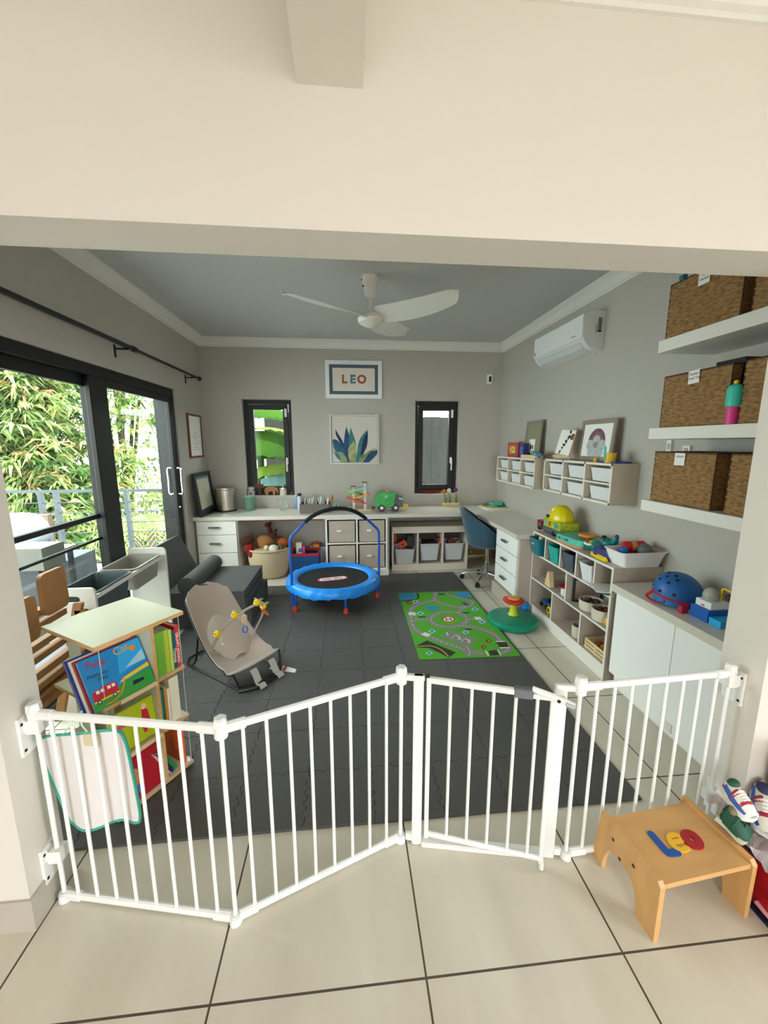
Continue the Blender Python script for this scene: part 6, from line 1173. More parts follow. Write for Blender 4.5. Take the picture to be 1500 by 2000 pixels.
# transporter truck + printed box + yellow helmet
o = thing('toy_transporter', 'grey toy transporter with a red cab on the far end of the shelf unit', 'toy truck', (1.78, 3.22, UT)); z = UTZ
b = B(mat('transporter_grey', '4c5866', .45)); b.box(1.73, 1.83, 3.02, 3.315, z+.016, z+.055, .004); b.out('flatbed', o)
o2 = B(mat('cab_red', '8a1a28', .35)); o2.box(1.735, 1.825, 3.34, 3.42, z+.010, z+.085, .012); o2.m(STEEL); o2.box(1.728, 1.735, 3.35, 3.41, z+.02, z+.06, .002); o2.m(GREYP); o2.box(1.77, 1.79, 3.31, 3.345, z+.02, z+.04); o2.out('cab', o)
for y in (3.06, 3.13, 3.37): b = B(BLKP); [b.cyl((x, y, z+.019), (x+.016, y, z+.019), .0185, n=16) for x in (1.726, 1.818)]; b.out('wheels', o)
PBX = mat('printed_lime', 'a8b428', .5, var=(40, .45)); o = thing('toy_box', 'lime printed box on the toy transporter under the yellow helmet', 'box', (1.80, 3.15, z+.056)); b = B(PBX); b.box(1.735, 1.90, 3.03, 3.31, z+.0565, z+.125, .003); b.out('box', o); b = B(mat('print_teal', '4a9a80', .5)); b.box(1.7342, 1.735, 3.06, 3.13, z+.07, z+.11); b.out('printed_picture', o); b = B(TEAL); b.m(mat('print_red', 'b05030', .5)); b.box(1.7342, 1.735, 3.18, 3.22, z+.07, z+.11); b.out('printed_picture', o); b = B(TEAL); b.m(mat('print_aqua', '5ab8a0', .5)); b.box(1.7342, 1.735, 3.25, 3.29, z+.075, z+.105); b.out('printed_picture', o)
hc = Vector((1.815, 3.17, z+.126)); o = thing('safety_helmet', 'yellow toy hard helmet on top of the lime printed box', 'helmet', hc); HY_ = mat('helmet_yellow', 'd8c80c', .25); b = B(HY_); b.lathe([(.116, 0), (.120, .012), (.112, .012), (.110, .035), (.100, .07), (.075, .105), (.04, .125), (0, .130)], hc, 36, sx=.85, sy=1.05); b.out('shell', o); b = B(BLKP); b.box(hc.x-.104, hc.x-.098, hc.y+.02, hc.y+.055, hc.z+.022, hc.z+.045, .002); b.out('badge', o)
# aqua keyboard toy with an orange steering wheel
o = thing('steering_toy', 'aqua toy dashboard with an orange steering wheel on the shelf unit top', 'toy', (1.78, 2.85, UT)); MK = T(1.80, 2.855, UTZ) @ RZ(8)
b = B(mat('toy_orange_base', 'd88a4a', .45)); b.prism(rrect(-.125, .10, -.16, .15, .04, 4), 0, .012, MK, bev=.002); b.out('base', o)
b = B(mat('toy_aqua', '5ac0aa', .35)); b.prism(rrect(-.118, .095, -.152, .145, .04, 4), .012, .060, MK, bev=.008, seg=2); b.out('body', o)
b = B(mat('toy_slot', '2a5a60', .5)); b.prism(rrect(-.1195, -.117, -.02, .10, .0005, 1), .028, .046, MK); b.out('name_strip', o)
text_mesh('BRIGHT', .017, .0003, mat('slot_text', '9adcd0', .5), MK @ T(-.1203, .04, .037) @ RZ(-90) @ RX(90), o, name='lettering', world=True)
b = B(mat('wheel_orange', 'e88a1c', .35)); b.lathe([(.030, .078), (.055, .074), (.066, .082), (.060, .094), (.03, .094), (.02, .088), (0, .088)], (.0, -.085, 0), 32, MK); b.cyl((0, -.085, .058), (0, -.085, .08), .014, n=12, M=MK); b.out('steering_wheel', o)
# teal animal piano toy
o = thing('animal_toy', 'teal animal-shaped toy with a white-rimmed bowl on the shelf unit top', 'toy', (1.80, 2.60, UT)); TT = mat('toy_teal', '107a78', .35); b = B(TT)
b.ell((1.795, 2.61, UTZ+.040), (.060, .085, .040), 20); b.ell((1.82, 2.555, UTZ+.078), (.042, .045, .04), 18); b.out('body', o)
b = B(TT); b.tube([(1.83, 2.53, UTZ+.08), (1.835, 2.495, UTZ+.105), (1.835, 2.485, UTZ+.135)], [.022, .020, .014], 10); b.m(PURP); b.ell((1.835, 2.485, UTZ+.142), .014, 10); b.out('tail', o)
b = B(TT); b.lathe([(.02, 0), (.045, .02), (.052, .05)], (1.775, 2.655, UTZ+.002), 22); b.m(PAPER); b.tube([(1.775+.050*math.cos(t), 2.655+.050*math.sin(t), UTZ+.052) for t in [k*math.pi/10 for k in range(20)]], .008, 8, closed=True); b.out('bowl', o, label='teal bowl with white rim')
b = B(YEL); b.ell((1.775, 2.655, UTZ+.058), (.030, .030, .016), 12); b.m(REDP); b.ell((1.752, 2.665, UTZ+.060), .014, 10); b.m(GRN); b.ell((1.79, 2.65, UTZ+.070), (.012, .012, .018), 10); b.out('beads', o)
b = B(BLKP); b.ell((1.80, 2.565, UTZ+.122), (.016, .016, .012), 10); b.m(GREYP); b.ell((1.785, 2.56, UTZ+.098), (.016, .022, .012), 10); b.out('face', o)
# purple toy with yellow teeth bar
o = thing('fish_toy', 'dark purple toy with a yellow bumpy edge on the shelf unit top', 'toy', (1.73, 2.47, UT)); b = B(PURP)
b.prism(rrect(-.075, .075, -.085, .085, .05, 5), 0, .07, T(1.765, 2.455, UTZ) @ RZ(15), bev=.018, seg=3); b.out('body', o, smooth=60)
b = B(YEL); b.tube([(1.688, 2.36, UTZ+.012), (1.682, 2.44, UTZ+.012), (1.70, 2.535, UTZ+.012)], .012, 8); [b.ell((1.684+.002*k, 2.37+.026*k, UTZ+.024), .010, 8) for k in range(7)]; b.out('yellow_edge', o)
# white tub with ball and bottle
yl, yr = P7(1190, 1107).y, 2.26; 
tb = tub('plastic_tub', 'white tub of balls on the near end of the open shelf unit', 'tub', (1.845, 2.315, UTZ), .30, .185, .095, WHP, taper=.80, rim=.008)
b = B(REDP); b.cyl((1.80, 2.37, UTZ+.105), (1.93, 2.345, UTZ+.112), .034, n=20, bev=.006); b.m(mat('tan_band', 'c89060', .6)); b.cyl((1.845, 2.361, UTZ+.107), (1.875, 2.355, UTZ+.109), .035, n=20); tag(b.out('toy_bottle'), 'red toy bottle lying in the white tub', 'bottle')
b = B(mat('toy_red2', 'b01420', .4)); b.ell((1.93, 2.345, UTZ+.085), (.05, .05, .045), 14); tag(b.out('red_ball'), 'crimson ball behind the grey ball in the white tub', 'ball')
b = B(MBLUE); b.ell((1.765, 2.318, UTZ+.090), .030, 20); tag(b.out('blue_ball'), 'small blue ball at the front of the white tub', 'ball')
b = B(mat('ball_grey', '5f6468', .5)); b.ell((1.885, 2.283, UTZ+.100), .042, 24); tag(b.out('grey_ball'), 'grey ball at the near corner of the white tub', 'ball')
b = B(REDP); b.box(1.80, 1.90, 2.255, 2.36, UTZ+.02, UTZ+.062, .01); tag(b.out('red_tray'), 'flat red toy under the balls in the white tub', 'toy')
# tubs in the top row
def bin_(lab, ya, yb, mt, x0=UX-.012, h=.145, w=None):
    o = tub('shelf_tub', lab, 'storage tub', (x0+.135, (ya+yb)/2, zA+.001), .27, (w or (yb-ya)), h, mt, taper=.80, rim=.006); return o
t1 = bin_('dark teal tub in the top row, farthest compartment of the shelf unit', 3.15, 3.305, mat('tub_teal', '0f6f7c', .4), x0=UX-.05)
bin_('aqua tub in the top row, second compartment of the shelf unit', 2.915, 3.06, mat('tub_aqua', '22a89c', .4), h=.135)
bin_('slate grey tub in the top row, third compartment of the shelf unit', 2.70, 2.835, mat('tub_slate', '4c5564', .45), h=.140)
bin_('white tub in the top row, fourth compartment of the shelf unit', 2.465, 2.605, mat('tub_white2', 'dfe2e4', .4), h=.130)
text_mesh('NOOI', .020, .0003, PAPER, T(UX-.047, 3.24, zA+.10) @ RZ(-90) @ RX(90-8), t1, name='lettering', world=True); 
b = B(LWOOD); b.box(1.66, 1.72, 3.19, 3.23, zA+.11, zA+.165, .003); tag(b.out('wooden_block'), 'wooden block in the dark teal tub', 'block')
for k, (cl, nm, dz) in enumerate((('d8dcd8', 'white', .0), ('8a9450', 'olive', .006), ('2a5f88', 'blue', .012), ('e8e8e4', 'pale', .020))):
    b = B(mat('booklet_'+cl, cl, .5)); b.box(-.07, .08, -.095, .085, 0, .0055, .001, M=T(1.715-.012*k, 2.345, zA+.001+dz) @ RZ(8-9*k)); tag(b.out('booklet'), nm+' booklet in the stack poking out of the nearest top compartment of the shelf unit', 'booklet')
# middle row
b = B(mat('bowl_white', 'dcdcd8', .35)); p = Vector((1.74, 3.17, zB+.001)); b.lathe([(.018, 0), (.045, .035), (.048, .038), (.040, .034), (0, .006)], p, 22); b.m(DWOOD); b.ell(p+Vector((0, 0, .034)), (.03, .03, .012), 10); tag(b.out('bowl'), 'small white bowl in the middle row of the shelf unit', 'bowl')
b = B(LWOOD); b.prism([(-.045, 0), (.045, 0), (.010, .125), (-.012, .125)], -.02, .02, T(1.70, 3.07, zB+.001) @ RZ(-90) @ RX(90) @ RZ(0)); tag(b.out('wooden_wedge'), 'pale wooden wedge in the middle row of the shelf unit', 'wooden toy')
o = thing('plant_bottle', 'clear bag of green toys at the back of the middle row of the shelf unit', 'bag', (1.86, 2.99, zB)); b = B(mat('bag_clear', 'b8c4c0', .15, alpha=.45)); b.ell((1.86, 2.99, zB+.095), (.065, .075, .095), 16, jit=.06); b.out('bag_film', o, smooth=80); b = B(mat('dark_green_bits', '3a5a4a', .6)); rnd = random.Random(8); [b.ell((1.86+rnd.uniform(-.035, .035), 2.99+rnd.uniform(-.04, .04), zB+.03+rnd.uniform(0, .11)), .014, 8) for k in range(16)]; b.out('green_pieces', o)
o = cylthing('pot', 'white pot with a dark red lid in the middle row of the shelf unit', 'pot', (1.72, 2.85, zB+.001), [(.030, 0), (.037, .01), (.037, .065)], WHP); b = B(DRED); b.lathe([(.05, zB+.067), (.055, zB+.072), (.055, zB+.084), (.03, zB+.094), (0, zB+.096)], (1.72, 2.855, 0), 22); b.out('lid', o, label='dark red lid')
o = thing('black_frame', 'empty black frame standing at the back of the middle row', 'frame', (1.93, 2.57, zB)); b = B(BLKP); MFR = T(1.705, 2.735, zB+.001) @ RZ(-34.5)
for q in ((0, .018, 0, .19), (.185, .203, 0, .19), (.018, .185, 0, .018), (.018, .185, .172, .19)): b.box(q[0], q[1], -.005, .005, q[2], q[3], .002, M=MFR)
b.out('frame', o)
def rope_basket(lab, c, r, h, items, sy=1):
    o = thing('rope_bowl', lab, 'basket', c, group='cream rope bowls in the shelf unit'); b = B(mat('rope_pale', 'cfc4b4', .9, bump=(120, .4))); b.lathe([(r*.85, .0), (r*.95, .006), (r, h*.5), (r, h), (r-.006, h), (r-.007, .02), (0, .012)], c, 32, sy=sy); b.out('body', o)
    rnd = random.Random(int(c[1]*100)); b = B(items); [b.box(-.014, .014, -.01, .01, -.008, .008, .003, M=T(c[0]+rnd.uniform(-.5, .5)*r, c[1]+rnd.uniform(-.5, .5)*r, c[2]+h*.68+rnd.uniform(0, .016)) @ RZ(rnd.uniform(0, 90)) @ RX(rnd.uniform(-30, 30))) for k in range(18)]; q = b.out('contents', o); q['kind'] = 'stuff'; return o
rope_basket('cream rope bowl with dark pieces in the middle row, farther one', (1.755, 2.575, zB+.001), .082, .075, mat('bits_dark', '4a3c34', .6)); rope_basket('cream rope bowl with brown pieces in the middle row, nearer one', (1.735, 2.40, zB+.001), .078, .085, mat('bits_rust', '7a3a24', .6))
o = thing('toy_digger', 'yellow toy at the near end of the middle row by the cabinet edge', 'toy', (1.70, 2.29, zB)); b = B(YEL); b.ell((1.695, 2.293, zB+.035), (.028, .026, .034), 14); b.out('body', o); b = B(mat('amber2', 'd8941c', .4)); b.ell((1.672, 2.298, zB+.036), (.010, .012, .016), 10); b.out('nose', o)
# bottom row
o = thing('toy_car', 'dark blue toy car in the bottom row of the shelf unit', 'toy car', (1.78, 3.18, zC)); b = B(mat('car_blue', '0c4a7c', .2)); b.ell((1.77, 3.18, zC+.048), (.055, .085, .028), 20); b.out('body', o); b = B(mat('car_glass', '0a1a2c', .1)); b.ell((1.78, 3.165, zC+.070), (.038, .045, .018), 14); b.out('cockpit', o)
for dx, dy in ((-.045, .05), (-.045, -.05), (.045, .05), (.045, -.05)): b = B(BLKP); b.cyl((1.77+dx-.008, 3.18+dy, zC+.022), (1.77+dx+.008, 3.18+dy, zC+.022), .021, n=14); b.out('wheel', o)
o = thing('toy_tractor', 'black toy tractor with yellow wheels in the bottom row of the shelf unit', 'toy truck', (1.76, 3.02, zC)); b = B(BLKP); b.box(1.73, 1.82, 2.965, 3.09, zC+.03, zC+.085, .008); b.out('body', o)
for x, y in ((1.705, 3.055), (1.705, 2.985), (1.835, 3.055), (1.835, 2.985)): b = B(YEL); b.tube([(x+.0, y+.024*math.cos(t), zC+.034+.024*math.sin(t)) for t in [k*math.pi/8 for k in range(16)]], .010, 8, closed=True); w_ = b.out('wheel', o, label='yellow wheel'); b = B(BLKP); b.cyl((x-.007, y, zC+.034), (x+.007, y, zC+.034), .016, n=14); b.out('hub', w_)
rope_basket('white rope bowl with grey pieces in the bottom row', (1.73, 2.645, zC+.001), .055, .09, mat('bits_grey', '4c4c58', .5))
o = thing('wooden_crate', 'pale slatted wooden crate with toy food in the bottom row', 'crate', (1.74, 2.38, zC)); b = B(LWOOD); z = zC+.001; ya, yb, xa, xb = 2.275, 2.49, 1.685, 1.83
for (p0, p1) in (((xa, ya), (xa, yb)), ((xb, ya), (xb, yb))):
    for k in range(3): b.box(p0[0]-.004, p0[0]+.004, ya, yb, z+.004+.026*k, z+.022+.026*k)
for y in (ya, yb):
    for k in range(3): b.box(xa, xb, y-.004, y+.004, z+.004+.026*k, z+.022+.026*k)
for x in (xa, xb):
    for y in (ya, (ya+yb)/2, yb): b.box(x-.006, x+.006, y-.006, y+.006, z, z+.078)
b.box(xa, xb, ya, yb, z, z+.004); b.out('slats', o)
for k, (dy, cl) in enumerate(((.05, '8a3a14'), (.0, 'd09040'), (-.05, 'b86428'))): b = B(mat('food_'+cl, cl, .5)); b.ell((1.75, 2.385+dy, z+.045), (.03, .026, .026), 12); tag(b.out('toy_food'), ('dark brown', 'golden', 'orange-brown')[k]+' toy food piece in the slatted crate', 'toy food')
b = B(mat('bag_blue_film', '1c86c8', .3, alpha=.85)); b.ell((1.612, 3.302, .060), (.038, .030, .060), 12, jit=.16); tag(b.out('plastic_bag', smooth=False), 'crumpled bright blue plastic bag between the pedestal and the shelf unit', 'plastic bag')
# ============================================================ ON THE CABINET
hz = Vector((1.80, 1.905, KT+.0005)); o = thing('bicycle_helmet', 'blue child bicycle helmet with red straps on the cabinet', 'helmet', hz)
HB = mat('helmet_blue', '1a62ac', .45); b = B(HB)
def hel(u, v):
    t = 2*math.pi*u; ph = v*math.pi/2; r = math.cos(ph)**.8 if v < 1 else 0; return (hz.x+.125*r*math.cos(t), hz.y+.105*r*math.sin(t), hz.z+.048+.118*math.sin(ph)-.018*math.cos(t+.8)*r)
b.grid(hel, 40, 14, thick=.006); bmesh.ops.recalc_face_normals(b.bm, faces=b.bm.faces[:]); b.out('shell', o, smooth=70)
b = B(mat('helmet_liner', '1c7ac0', .6)); b.lathe([(.095, .002), (.118, .008), (.121, .048), (.09, .052), (.088, .004)], hz, 36, sy=.84); b.out('liner', o)
b = B(DARK)
for (u, v) in ((.40, .12), (.52, .10), (.62, .14), (.46, .42), (.56, .44), (.36, .46), (.50, .62), (.62, .62), (.42, .75), (.58, .78)):
    p, q = Vector(hel(u, v)), Vector(hel(u, v+.02)); n = (p-(hz+Vector((0, 0, .045)))).normalized(); b.cyl(p-n*.004, p+n*.0012, .0085, n=10)
b.out('vents', o)
b = B(mat('strap_red', 'b81c3c', .6)); b.tube(spline([hel(k/16, 0)[:2]+(hel(k/16, 0)[2]-.006,) for k in range(16)], 2, True), .0065, 8, closed=True)
b.tube(spline([(1.695, 1.96, KT+.05), (1.665, 1.965, KT+.022), (1.672, 1.91, KT+.010), (1.69, 1.87, KT+.024), (1.69, 1.885, KT+.045)], 5), .008, 8, flat=.5); b.box(1.70, 1.735, 1.765, 1.79, KT+.002, KT+.04, .004); b.out('straps', o, label='red straps')
to = Vector((1.785, 1.735, KT+.0005)); o = thing('toy_train_engine', 'blue and white toy vehicle with a grey dome at the right edge of the cabinet', 'toy', to)
b = B(MBLUE); b.box(1.735, 1.84, 1.655, 1.755, KT+.001, KT+.062, .008); b.out('chassis', o); b = B(LBLUE); b.box(1.74, 1.85, 1.59, 1.652, KT+.001, KT+.035, .005); b.out('front_step', o)
b = B(WHP); b.box(1.755, 1.85, 1.665, 1.75, KT+.062, KT+.095, .014, seg=3); b.out('cabin', o); b = B(mat('dome_grey', 'a8a89c', .3)); b.ell((1.80, 1.715, KT+.115), (.036, .036, .040), 20); b.out('dome', o)
b = B(YEL); b.tube(spline([(1.83, 1.69, KT+.10), (1.83, 1.69, KT+.155), (1.83, 1.66, KT+.160), (1.83, 1.62, KT+.15), (1.83, 1.615, KT+.10)], 4), .0045, 8); b.out('handle', o, label='yellow handle'); b = B(mat('plum_ball', '4a242c', .5)); b.ell((1.835, 1.655, KT+.128), .018, 12); b.out('figure', o); b = B(REDP); b.box(1.752, 1.755, 1.70, 1.715, KT+.070, KT+.075); b.out('badge', o)
# ============================================================ OUTSIDE
def leafmat(name, col, tr=.45):
    m = bpy.data.materials.new(name); m.use_nodes = True; nt = m.node_tree; nt.nodes.clear(); o = nt.nodes.new('ShaderNodeOutputMaterial'); d = nt.nodes.new('ShaderNodeBsdfDiffuse'); t = nt.nodes.new('ShaderNodeBsdfTranslucent'); x = nt.nodes.new('ShaderNodeMixShader')
    d.inputs[0].default_value = lin(col); t.inputs[0].default_value = lin(col); x.inputs[0].default_value = tr; nt.links.new(d.outputs[0], x.inputs[1]); nt.links.new(t.outputs[0], x.inputs[2]); nt.links.new(x.outputs[0], o.inputs[0]); return m
L1, L2, L3, L4 = leafmat('leaf_bright', 'b0b878'), leafmat('leaf_mid', '728a52'), leafmat('leaf_deep', '3a5630'), leafmat('leaf_bronze', 'a8845c')
b = B(mat('balcony_tile', '8d9396', .6)); b.box(-8, XL-.2, .4, 5.35, -.12, -.006); st(b, 'balcony_floor')
b = B(mat('garden_ground', 'd8cfc4', .9, var=(1.5, .15))); b.box(-22, 14, 5.4, 26, -3.1, -3.0); b.box(-22, -8.1, -4, 5.4, -3.1, -3.0); st(b, 'garden_ground')
b = B(mat('bounce_paving', '76726c', .9)); b.box(-9, 12, -14, -4.2, -.15, -.05); b.box(3.7, 12, -4.2, 3, -.15, -.05); st(b, 'bounce_ground')  # unseen ground, added to bounce daylight onto the front ceiling and header
b = B(mat('outer_column', '1e2124', .8)); b.box(-2.11, XL-.205, 4.77, 5.08, -.005, 2.9); st(b, 'outer_column')
YR = 5.22; zr = PY(100, 959, YR).z; RL = mat('railing_grey', '333c42', .5)
o = thing('balcony_railing', 'grey metal balcony railing with thin horizontal bars outside the sliding door', 'railing', (-4, YR, 0))
xr0, xr1 = -7.9, XL-.21
b = B(RL); b.box(xr0, xr1, YR-.02, YR+.02, zr-.02, zr+.012); b.out('top_rail', o)
for k in range(1, 8): b = B(RL); z = zr-.02-k*.128; b.cyl((xr0, YR, z), (xr1, YR, z), .006, n=8); b.out('bar', o)
for x in (84, 114, 251): X_ = PY(x, 1000, YR).x; b = B(RL); b.box(X_-.022, X_+.022, YR-.03, YR+.03, -.005, zr-.02); b.out('post', o)
# balcony furniture seen through the glass
p0, p1 = PY(-10, 1120, 3.25), PY(98, 1110, 3.25)
o = thing('balcony_lounger', 'grey outdoor lounge seat on the balcony behind the glass', 'outdoor seat', ((p0.x+p1.x)/2, 3.3, 0)); b = B(mat('outdoor_grey', '464c54', .7)); b.box(p0.x-.1, p1.x-.05, 3.32, 3.9, .22, PY(50, 1112, 3.3).z, .02)
b.out('seat', o)
for x in (p0.x+.05, p1.x-.1):
    for y in (3.36, 3.85): b = B(mat('outdoor_leg', '3f464c', .5)); b.box(x-.02, x+.02, y-.02, y+.02, -.005, .22); b.out('leg', o)
c = PY(42, 1062, 3.6); b = B(mat('cushion_white', '9a9fb0', .9)); zs_ = PY(50, 1112, 3.3).z
b.grid(lambda u, v: (c.x+.24*math.cos(2*math.pi*u)*math.sin(math.pi*v)**.7, 3.6+.16*math.sin(2*math.pi*u)*math.sin(math.pi*v)**.7, zs_+.01+.20*(1-math.cos(math.pi*v))+.012*math.sin(9*u*6.28)*math.sin(math.pi*v)), 24, 12); tag(b.out('cushion', smooth=80), 'plump white cushion standing on the balcony lounge seat', 'cushion')
a, e = PY(62, 1006, 4.0), PY(108, 1110, 4.0); o = thing('wooden_screen', 'brown wooden box panel behind the white cushion on the balcony', 'wooden panel', ((a.x+e.x)/2, 3.9, 0)); b = B(mat('screen_brown', '4a3020', .6)); b.box(a.x, e.x-.09, 4.0, 4.06, -.005, a.z, .004); b.m(mat('screen_tan', '6c5644', .6)); b.box(e.x-.09, e.x, 4.0, 4.06, -.005, a.z, .004); b.out('panel', o)
a, e = PY(70, 1085, 3.05), PY(118, 1075, 3.05); o = thing('balcony_table', 'small grey balcony table with thin legs behind the sliding door', 'table', ((a.x+e.x)/2, 2.8, 0)); b = B(mat('table_top_grey', '6c655f', .6)); b.box(a.x-.12, e.x, 2.98, 3.25, e.z-.03, e.z, .004); b.out('top', o)
for x, y in ((a.x-.05, 3.01), (e.x-.05, 3.01), (a.x-.05, 3.22), (e.x-.05, 3.22)): b = B(mat('table_leg', '34393e', .5)); b.box(x-.014, x+.014, y-.014, y+.014, -.005, e.z-.03); b.out('leg', o)
o = thing('storage_box', 'pale open box on the balcony close to the glass behind the high chair', 'box', (-2.35, 2.8, 0)); b = B(mat('box_pale', '77736c', .6)); a, e = PY(18, 1075, 2.72), PY(80, 1072, 2.72); b.box(-2.75, e.x, 2.72, 2.93, e.z-.15, e.z, .004); b.m(mat('box_stand', '3c4248', .6)); b.box(-2.7, e.x-.05, 2.74, 2.91, -.005, e.z-.15); b.out('box', o)
# trees
def foliage(rnd, b, regions, n, mats, wts, L=(.16, .30), W=.03):
    for k in range(n):
        (x0, x1, y0, y1, z0, z1) = regions[rnd.randrange(len(regions))]
        u = Vector((rnd.uniform(x0, x1), rnd.uniform(y0, y1), rnd.uniform(z0, z1))); mt = rnd.choices(mats, wts)[0]; b.m(mt); m_ = rnd.randint(5, 9); az0 = rnd.uniform(0, 6.28)
        for j in range(m_):
            az = az0+rnd.uniform(-1.4, 1.4); el = rnd.uniform(-.3, .5); l = rnd.uniform(*L); w = W*rnd.uniform(.7, 1.3); d = Vector((math.cos(az)*math.cos(el), math.sin(az)*math.cos(el), math.sin(el))); s_ = d.cross(Vector((0, 0, 1))).normalized()*w/2+Vector((0, 0, rnd.uniform(-.4, .4)*w))
            p0 = u; p1 = u+d*l*.5+Vector((0, 0, -.05*l)); p2 = u+d*l*.9+Vector((0, 0, -.45*l)); b.add([p0, p1+s_, p1-s_, p2], [(0, 1, 3, 2)])
def tree(nm, label, trunk, regions, n, mats, wts, seed, **k):
    rnd = random.Random(seed); o = thing(nm, label, 'tree', (trunk[0], trunk[1], -3)); b = B(); foliage(rnd, b, regions, n, mats, wts, **k); f = b.out('foliage', o, smooth=False); f['kind'] = 'stuff'
    b = B(mat('bark', '4a3c2e', .9)); top = Vector((trunk[0], trunk[1], trunk[2])); b.tube([Vector((trunk[0]+.1, trunk[1], -3)), Vector((trunk[0], trunk[1]+.05, -.5)), top], [.13, .10, .05], 8)
    for r in range(7): e = Vector((rnd.uniform(*regions[0][:2]), rnd.uniform(*regions[0][2:4]), rnd.uniform(regions[0][4]+1, regions[0][5]))); b.tube([Vector((trunk[0], trunk[1], -.5+.4*r)), (top+e)/2, e], [.05, .03, .01], 6)
    b.out('trunk', o); return o
XA = PY(0, 850, 7).x
tree('tree', 'dense long-leaved tree filling the near glass panel outside the balcony', (-6.1, 7.8, 3.2), [(-8.2, -4.5, 6.3, 8.4, -1.6, 4.6), (-7.6, -5.0, 6.2, 7.4, .2, 3.6), (-6.6, -4.6, 6.2, 7.0, -.2, 3.0), (-5.6, -4.3, 6.3, 8.0, -1.8, 3.6), (-5.6, -4.1, 6.2, 7.6, -1.8, 1.2)], 8200, [L1, L2, L3, L4], [6, 6, 3, .6], 11, L=(.2, .36), W=.042)
tree('tree', 'sparse bright tree beyond the balcony railing behind the far glass panel', (-4.75, 9.0, 3.2), [(-4.7, -3.9, 7.6, 9.2, -.5, 4.2), (-3.9, -2.9, 8.0, 9.6, 1.9, 4.4), (-4.4, -3.0, 7.8, 9.4, -1.6, .6)], 1350, [L1, L2, L3], [6, 5, 1.2], 12, L=(.2, .34), W=.036)
def palm(c, n, L, seed, label):
    rnd = random.Random(seed); o = thing('palm', label, 'palm', (c[0], c[1], -3)); b = B()
    for k in range(n):
        az = 2*math.pi*k/n+rnd.uniform(-.2, .2); b.m(rnd.choice([L1, L2, L1])); l = L*rnd.uniform(.8, 1.1); P = [Vector(c)+Vector((math.cos(az)*l*t, math.sin(az)*l*t, l*(.9*t-1.05*t*t))) for t in [j/14 for j in range(15)]]
        for j in range(1, 14):
            d = (P[j+1]-P[j]).normalized(); s_ = d.cross(Vector((0, 0, 1))).normalized()
            for sg in (-1, 1):
                e = P[j]+s_*sg*.30*(1-abs(j/14-.4))+d*.12+Vector((0, 0, -.12)); w = d*.018; b.add([P[j]-w, P[j]+w, e], [(0, 1, 2)])
        b.tube(P, [.012*(1-j/16) for j in range(15)], 5)
    f = b.out('fronds', o, smooth=False); b = B(mat('bark', '4a3c2e', .9)); b.tube([(c[0], c[1], -3), (c[0]+.05, c[1], c[2]*.5-1.5), c], [.14, .11, .08], 10); b.out('trunk', o)
palm((PY(300, 1060, 6.3).x, 6.3, .25), 15, .95, 3, 'young palm just beyond the railing at the foot of the far glass panel'); palm((PY(262, 1045, 7.2).x, 7.2, .1), 11, .8, 4, 'smaller palm left of the young palm beyond the railing')
# banana plant behind the left window
o = thing('banana_plant', 'banana plant with broad bright leaves outside the left back window', 'banana plant', (-1.3, 6.2, -3)); BL1, BL2, BL3 = leafmat('banana_bright', '6c8636', .4), leafmat('banana_mid', '365420', .4), leafmat('banana_blue', '6c9090', .4)
def bleaf(pa, pb, w, mt, droop=.25, fold=.12):
    pa, pb = Vector(pa), Vector(pb); d = (pb-pa); L = d.length; d.normalize(); s_ = d.cross(Vector((0, 0, 1))).normalized(); b = B(mt)
    b.grid(lambda u, v: pa+d*L*u+s_*(w*(2*v-1)*math.sin(math.pi*(.06+.92*u))**.6)+Vector((0, 0, droop*(u-u*u)*2-fold*abs(2*v-1)**1.3-.01*math.sin(u*40)*abs(2*v-1))), 24, 6); f = b.out('leaf', o, smooth=80)
def pw(x, y, Y): return PY(x, y, Y)
bleaf(pw(475, 845, 6.2), pw(580, 856, 5.75), .26, BL2, .12, .34); bleaf(pw(475, 838, 6.1), pw(580, 848, 5.65), .07, BL1, .12, .03); bleaf(pw(570, 808, 6.3), pw(480, 800, 6.0), .20, BL2, .1, .14); bleaf(pw(480, 868, 6.3), pw(575, 862, 6.1), .22, BL2, .06, .26)  # narrow bright leaf added along the dark one as its lit upper edge
bleaf(pw(480, 925, 6.2), pw(580, 905, 5.9), .13, BL1, .12, .16); bleaf(pw(485, 950, 5.9), pw(580, 925, 6.0), .12, BL3, .14, .16); bleaf(pw(490, 965, 6.0), pw(575, 950, 5.7), .24, BL1, .10, .20)
b = B(BL2); b.cyl((-1.35, 6.25, -3), (-1.3, 6.2, 1.5), .09, .05, n=14); b.out('stem', o)
FN = mat('fence_plank', '121110', .9, var=(5, .35, (6, 1, .6))); fz_ = PY(850, 814, 6.8).z
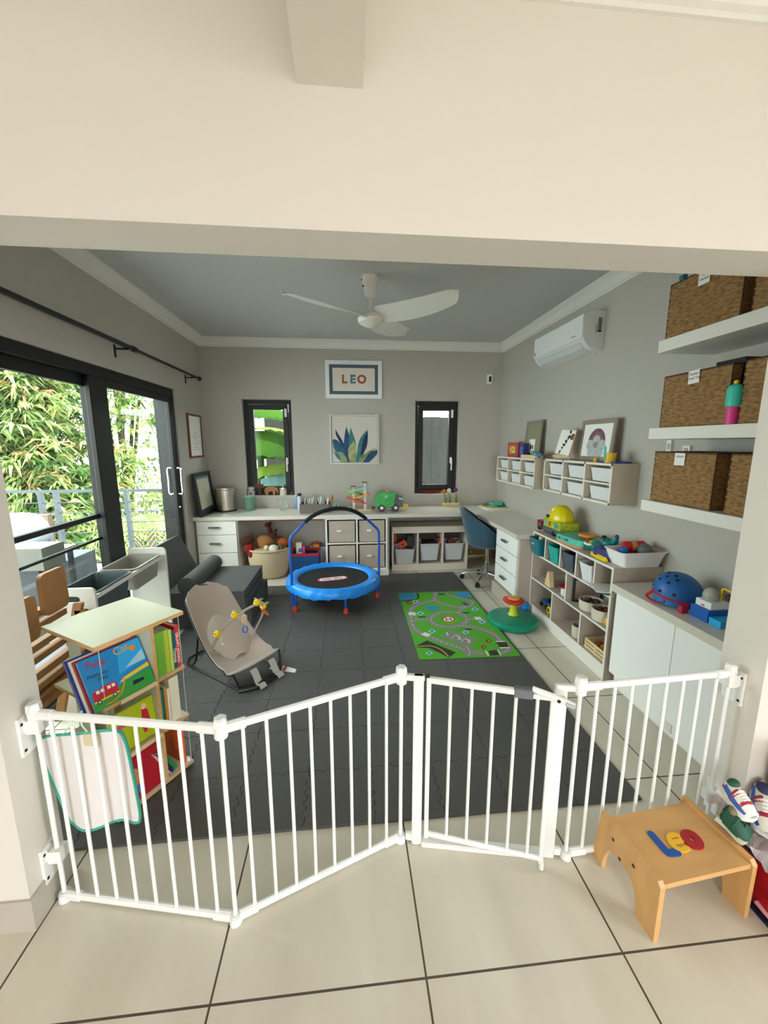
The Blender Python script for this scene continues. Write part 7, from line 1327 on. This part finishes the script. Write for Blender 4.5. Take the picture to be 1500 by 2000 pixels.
xs = PY(517, 850, 6.8).x; o = thing('plank_fence', 'tall dark plank fence outside the back windows', 'fence', (1, 6.8, -3)); b = B(FN); x = xs; rnd = random.Random(9)
while x < 4.2: b.box(x, x+.137, 6.8+rnd.uniform(0, .01), 6.825, -3, fz_+rnd.uniform(-.01, .01)); x += .14
b.out('planks', o)
for z in (-1.5, .3, 1.9): b = B(FN); b.box(xs, 4.2, 6.83, 6.88, z, z+.08); b.out('fence_rail', o)
# ============================================================ LIGHT
w = bpy.data.worlds.new('world'); sc.world = w; w.use_nodes = True; bg = w.node_tree.nodes['Background']
bg.inputs[0].default_value = (.93, .97, 1, 1); bg.inputs[1].default_value = 12.0
def portal(name, loc, rot, sx, sy):
    l = bpy.data.lights.new(name, 'AREA'); l.shape = 'RECTANGLE'; l.size = sx; l.size_y = sy; l.cycles.is_portal = True
    o = bpy.data.objects.new(name, l); COL.objects.link(o); o.location = loc; o.rotation_euler = rot
portal('portal_door', (XL-.15, (DY0+DY1)/2, DZ/2), (0, R(-90), 0), DZ, DY1-DY0)
portal('portal_rear', (-.25, -4.05, 1.05), (R(90), 0, 0), 2.1, 2.1)
portal('portal_side', (3.55, -1.4, 1.05), (0, R(90), 0), 2.1, 1.6)
portal('portal_window_left', (sum(W1)/2, YB+.19, sum(WZ)/2), (R(-90), 0, 0), .6, 1.2)
portal('portal_window_right', (sum(W2)/2, YB+.19, sum(WZ)/2), (R(-90), 0, 0), .58, 1.2)
s = bpy.data.lights.new('sun', 'SUN'); s.energy = 16; s.angle = R(1.5); s.color = (1, .97, .92)
o = bpy.data.objects.new('sun', s); COL.objects.link(o); o.rotation_euler = Euler((R(14), R(9), 0))
sc.view_settings.view_transform = 'Standard'; sc.view_settings.look = 'None'; sc.view_settings.gamma = 1; sc.view_settings.use_curve_mapping = False
sc.view_settings.exposure = 0.05
sc.render.film_transparent = False
sc.cycles.max_bounces = 10; sc.cycles.diffuse_bounces = 6; sc.cycles.transparent_max_bounces = 16; sc.cycles.sample_clamp_indirect = 6
sc.cycles.use_denoising = True
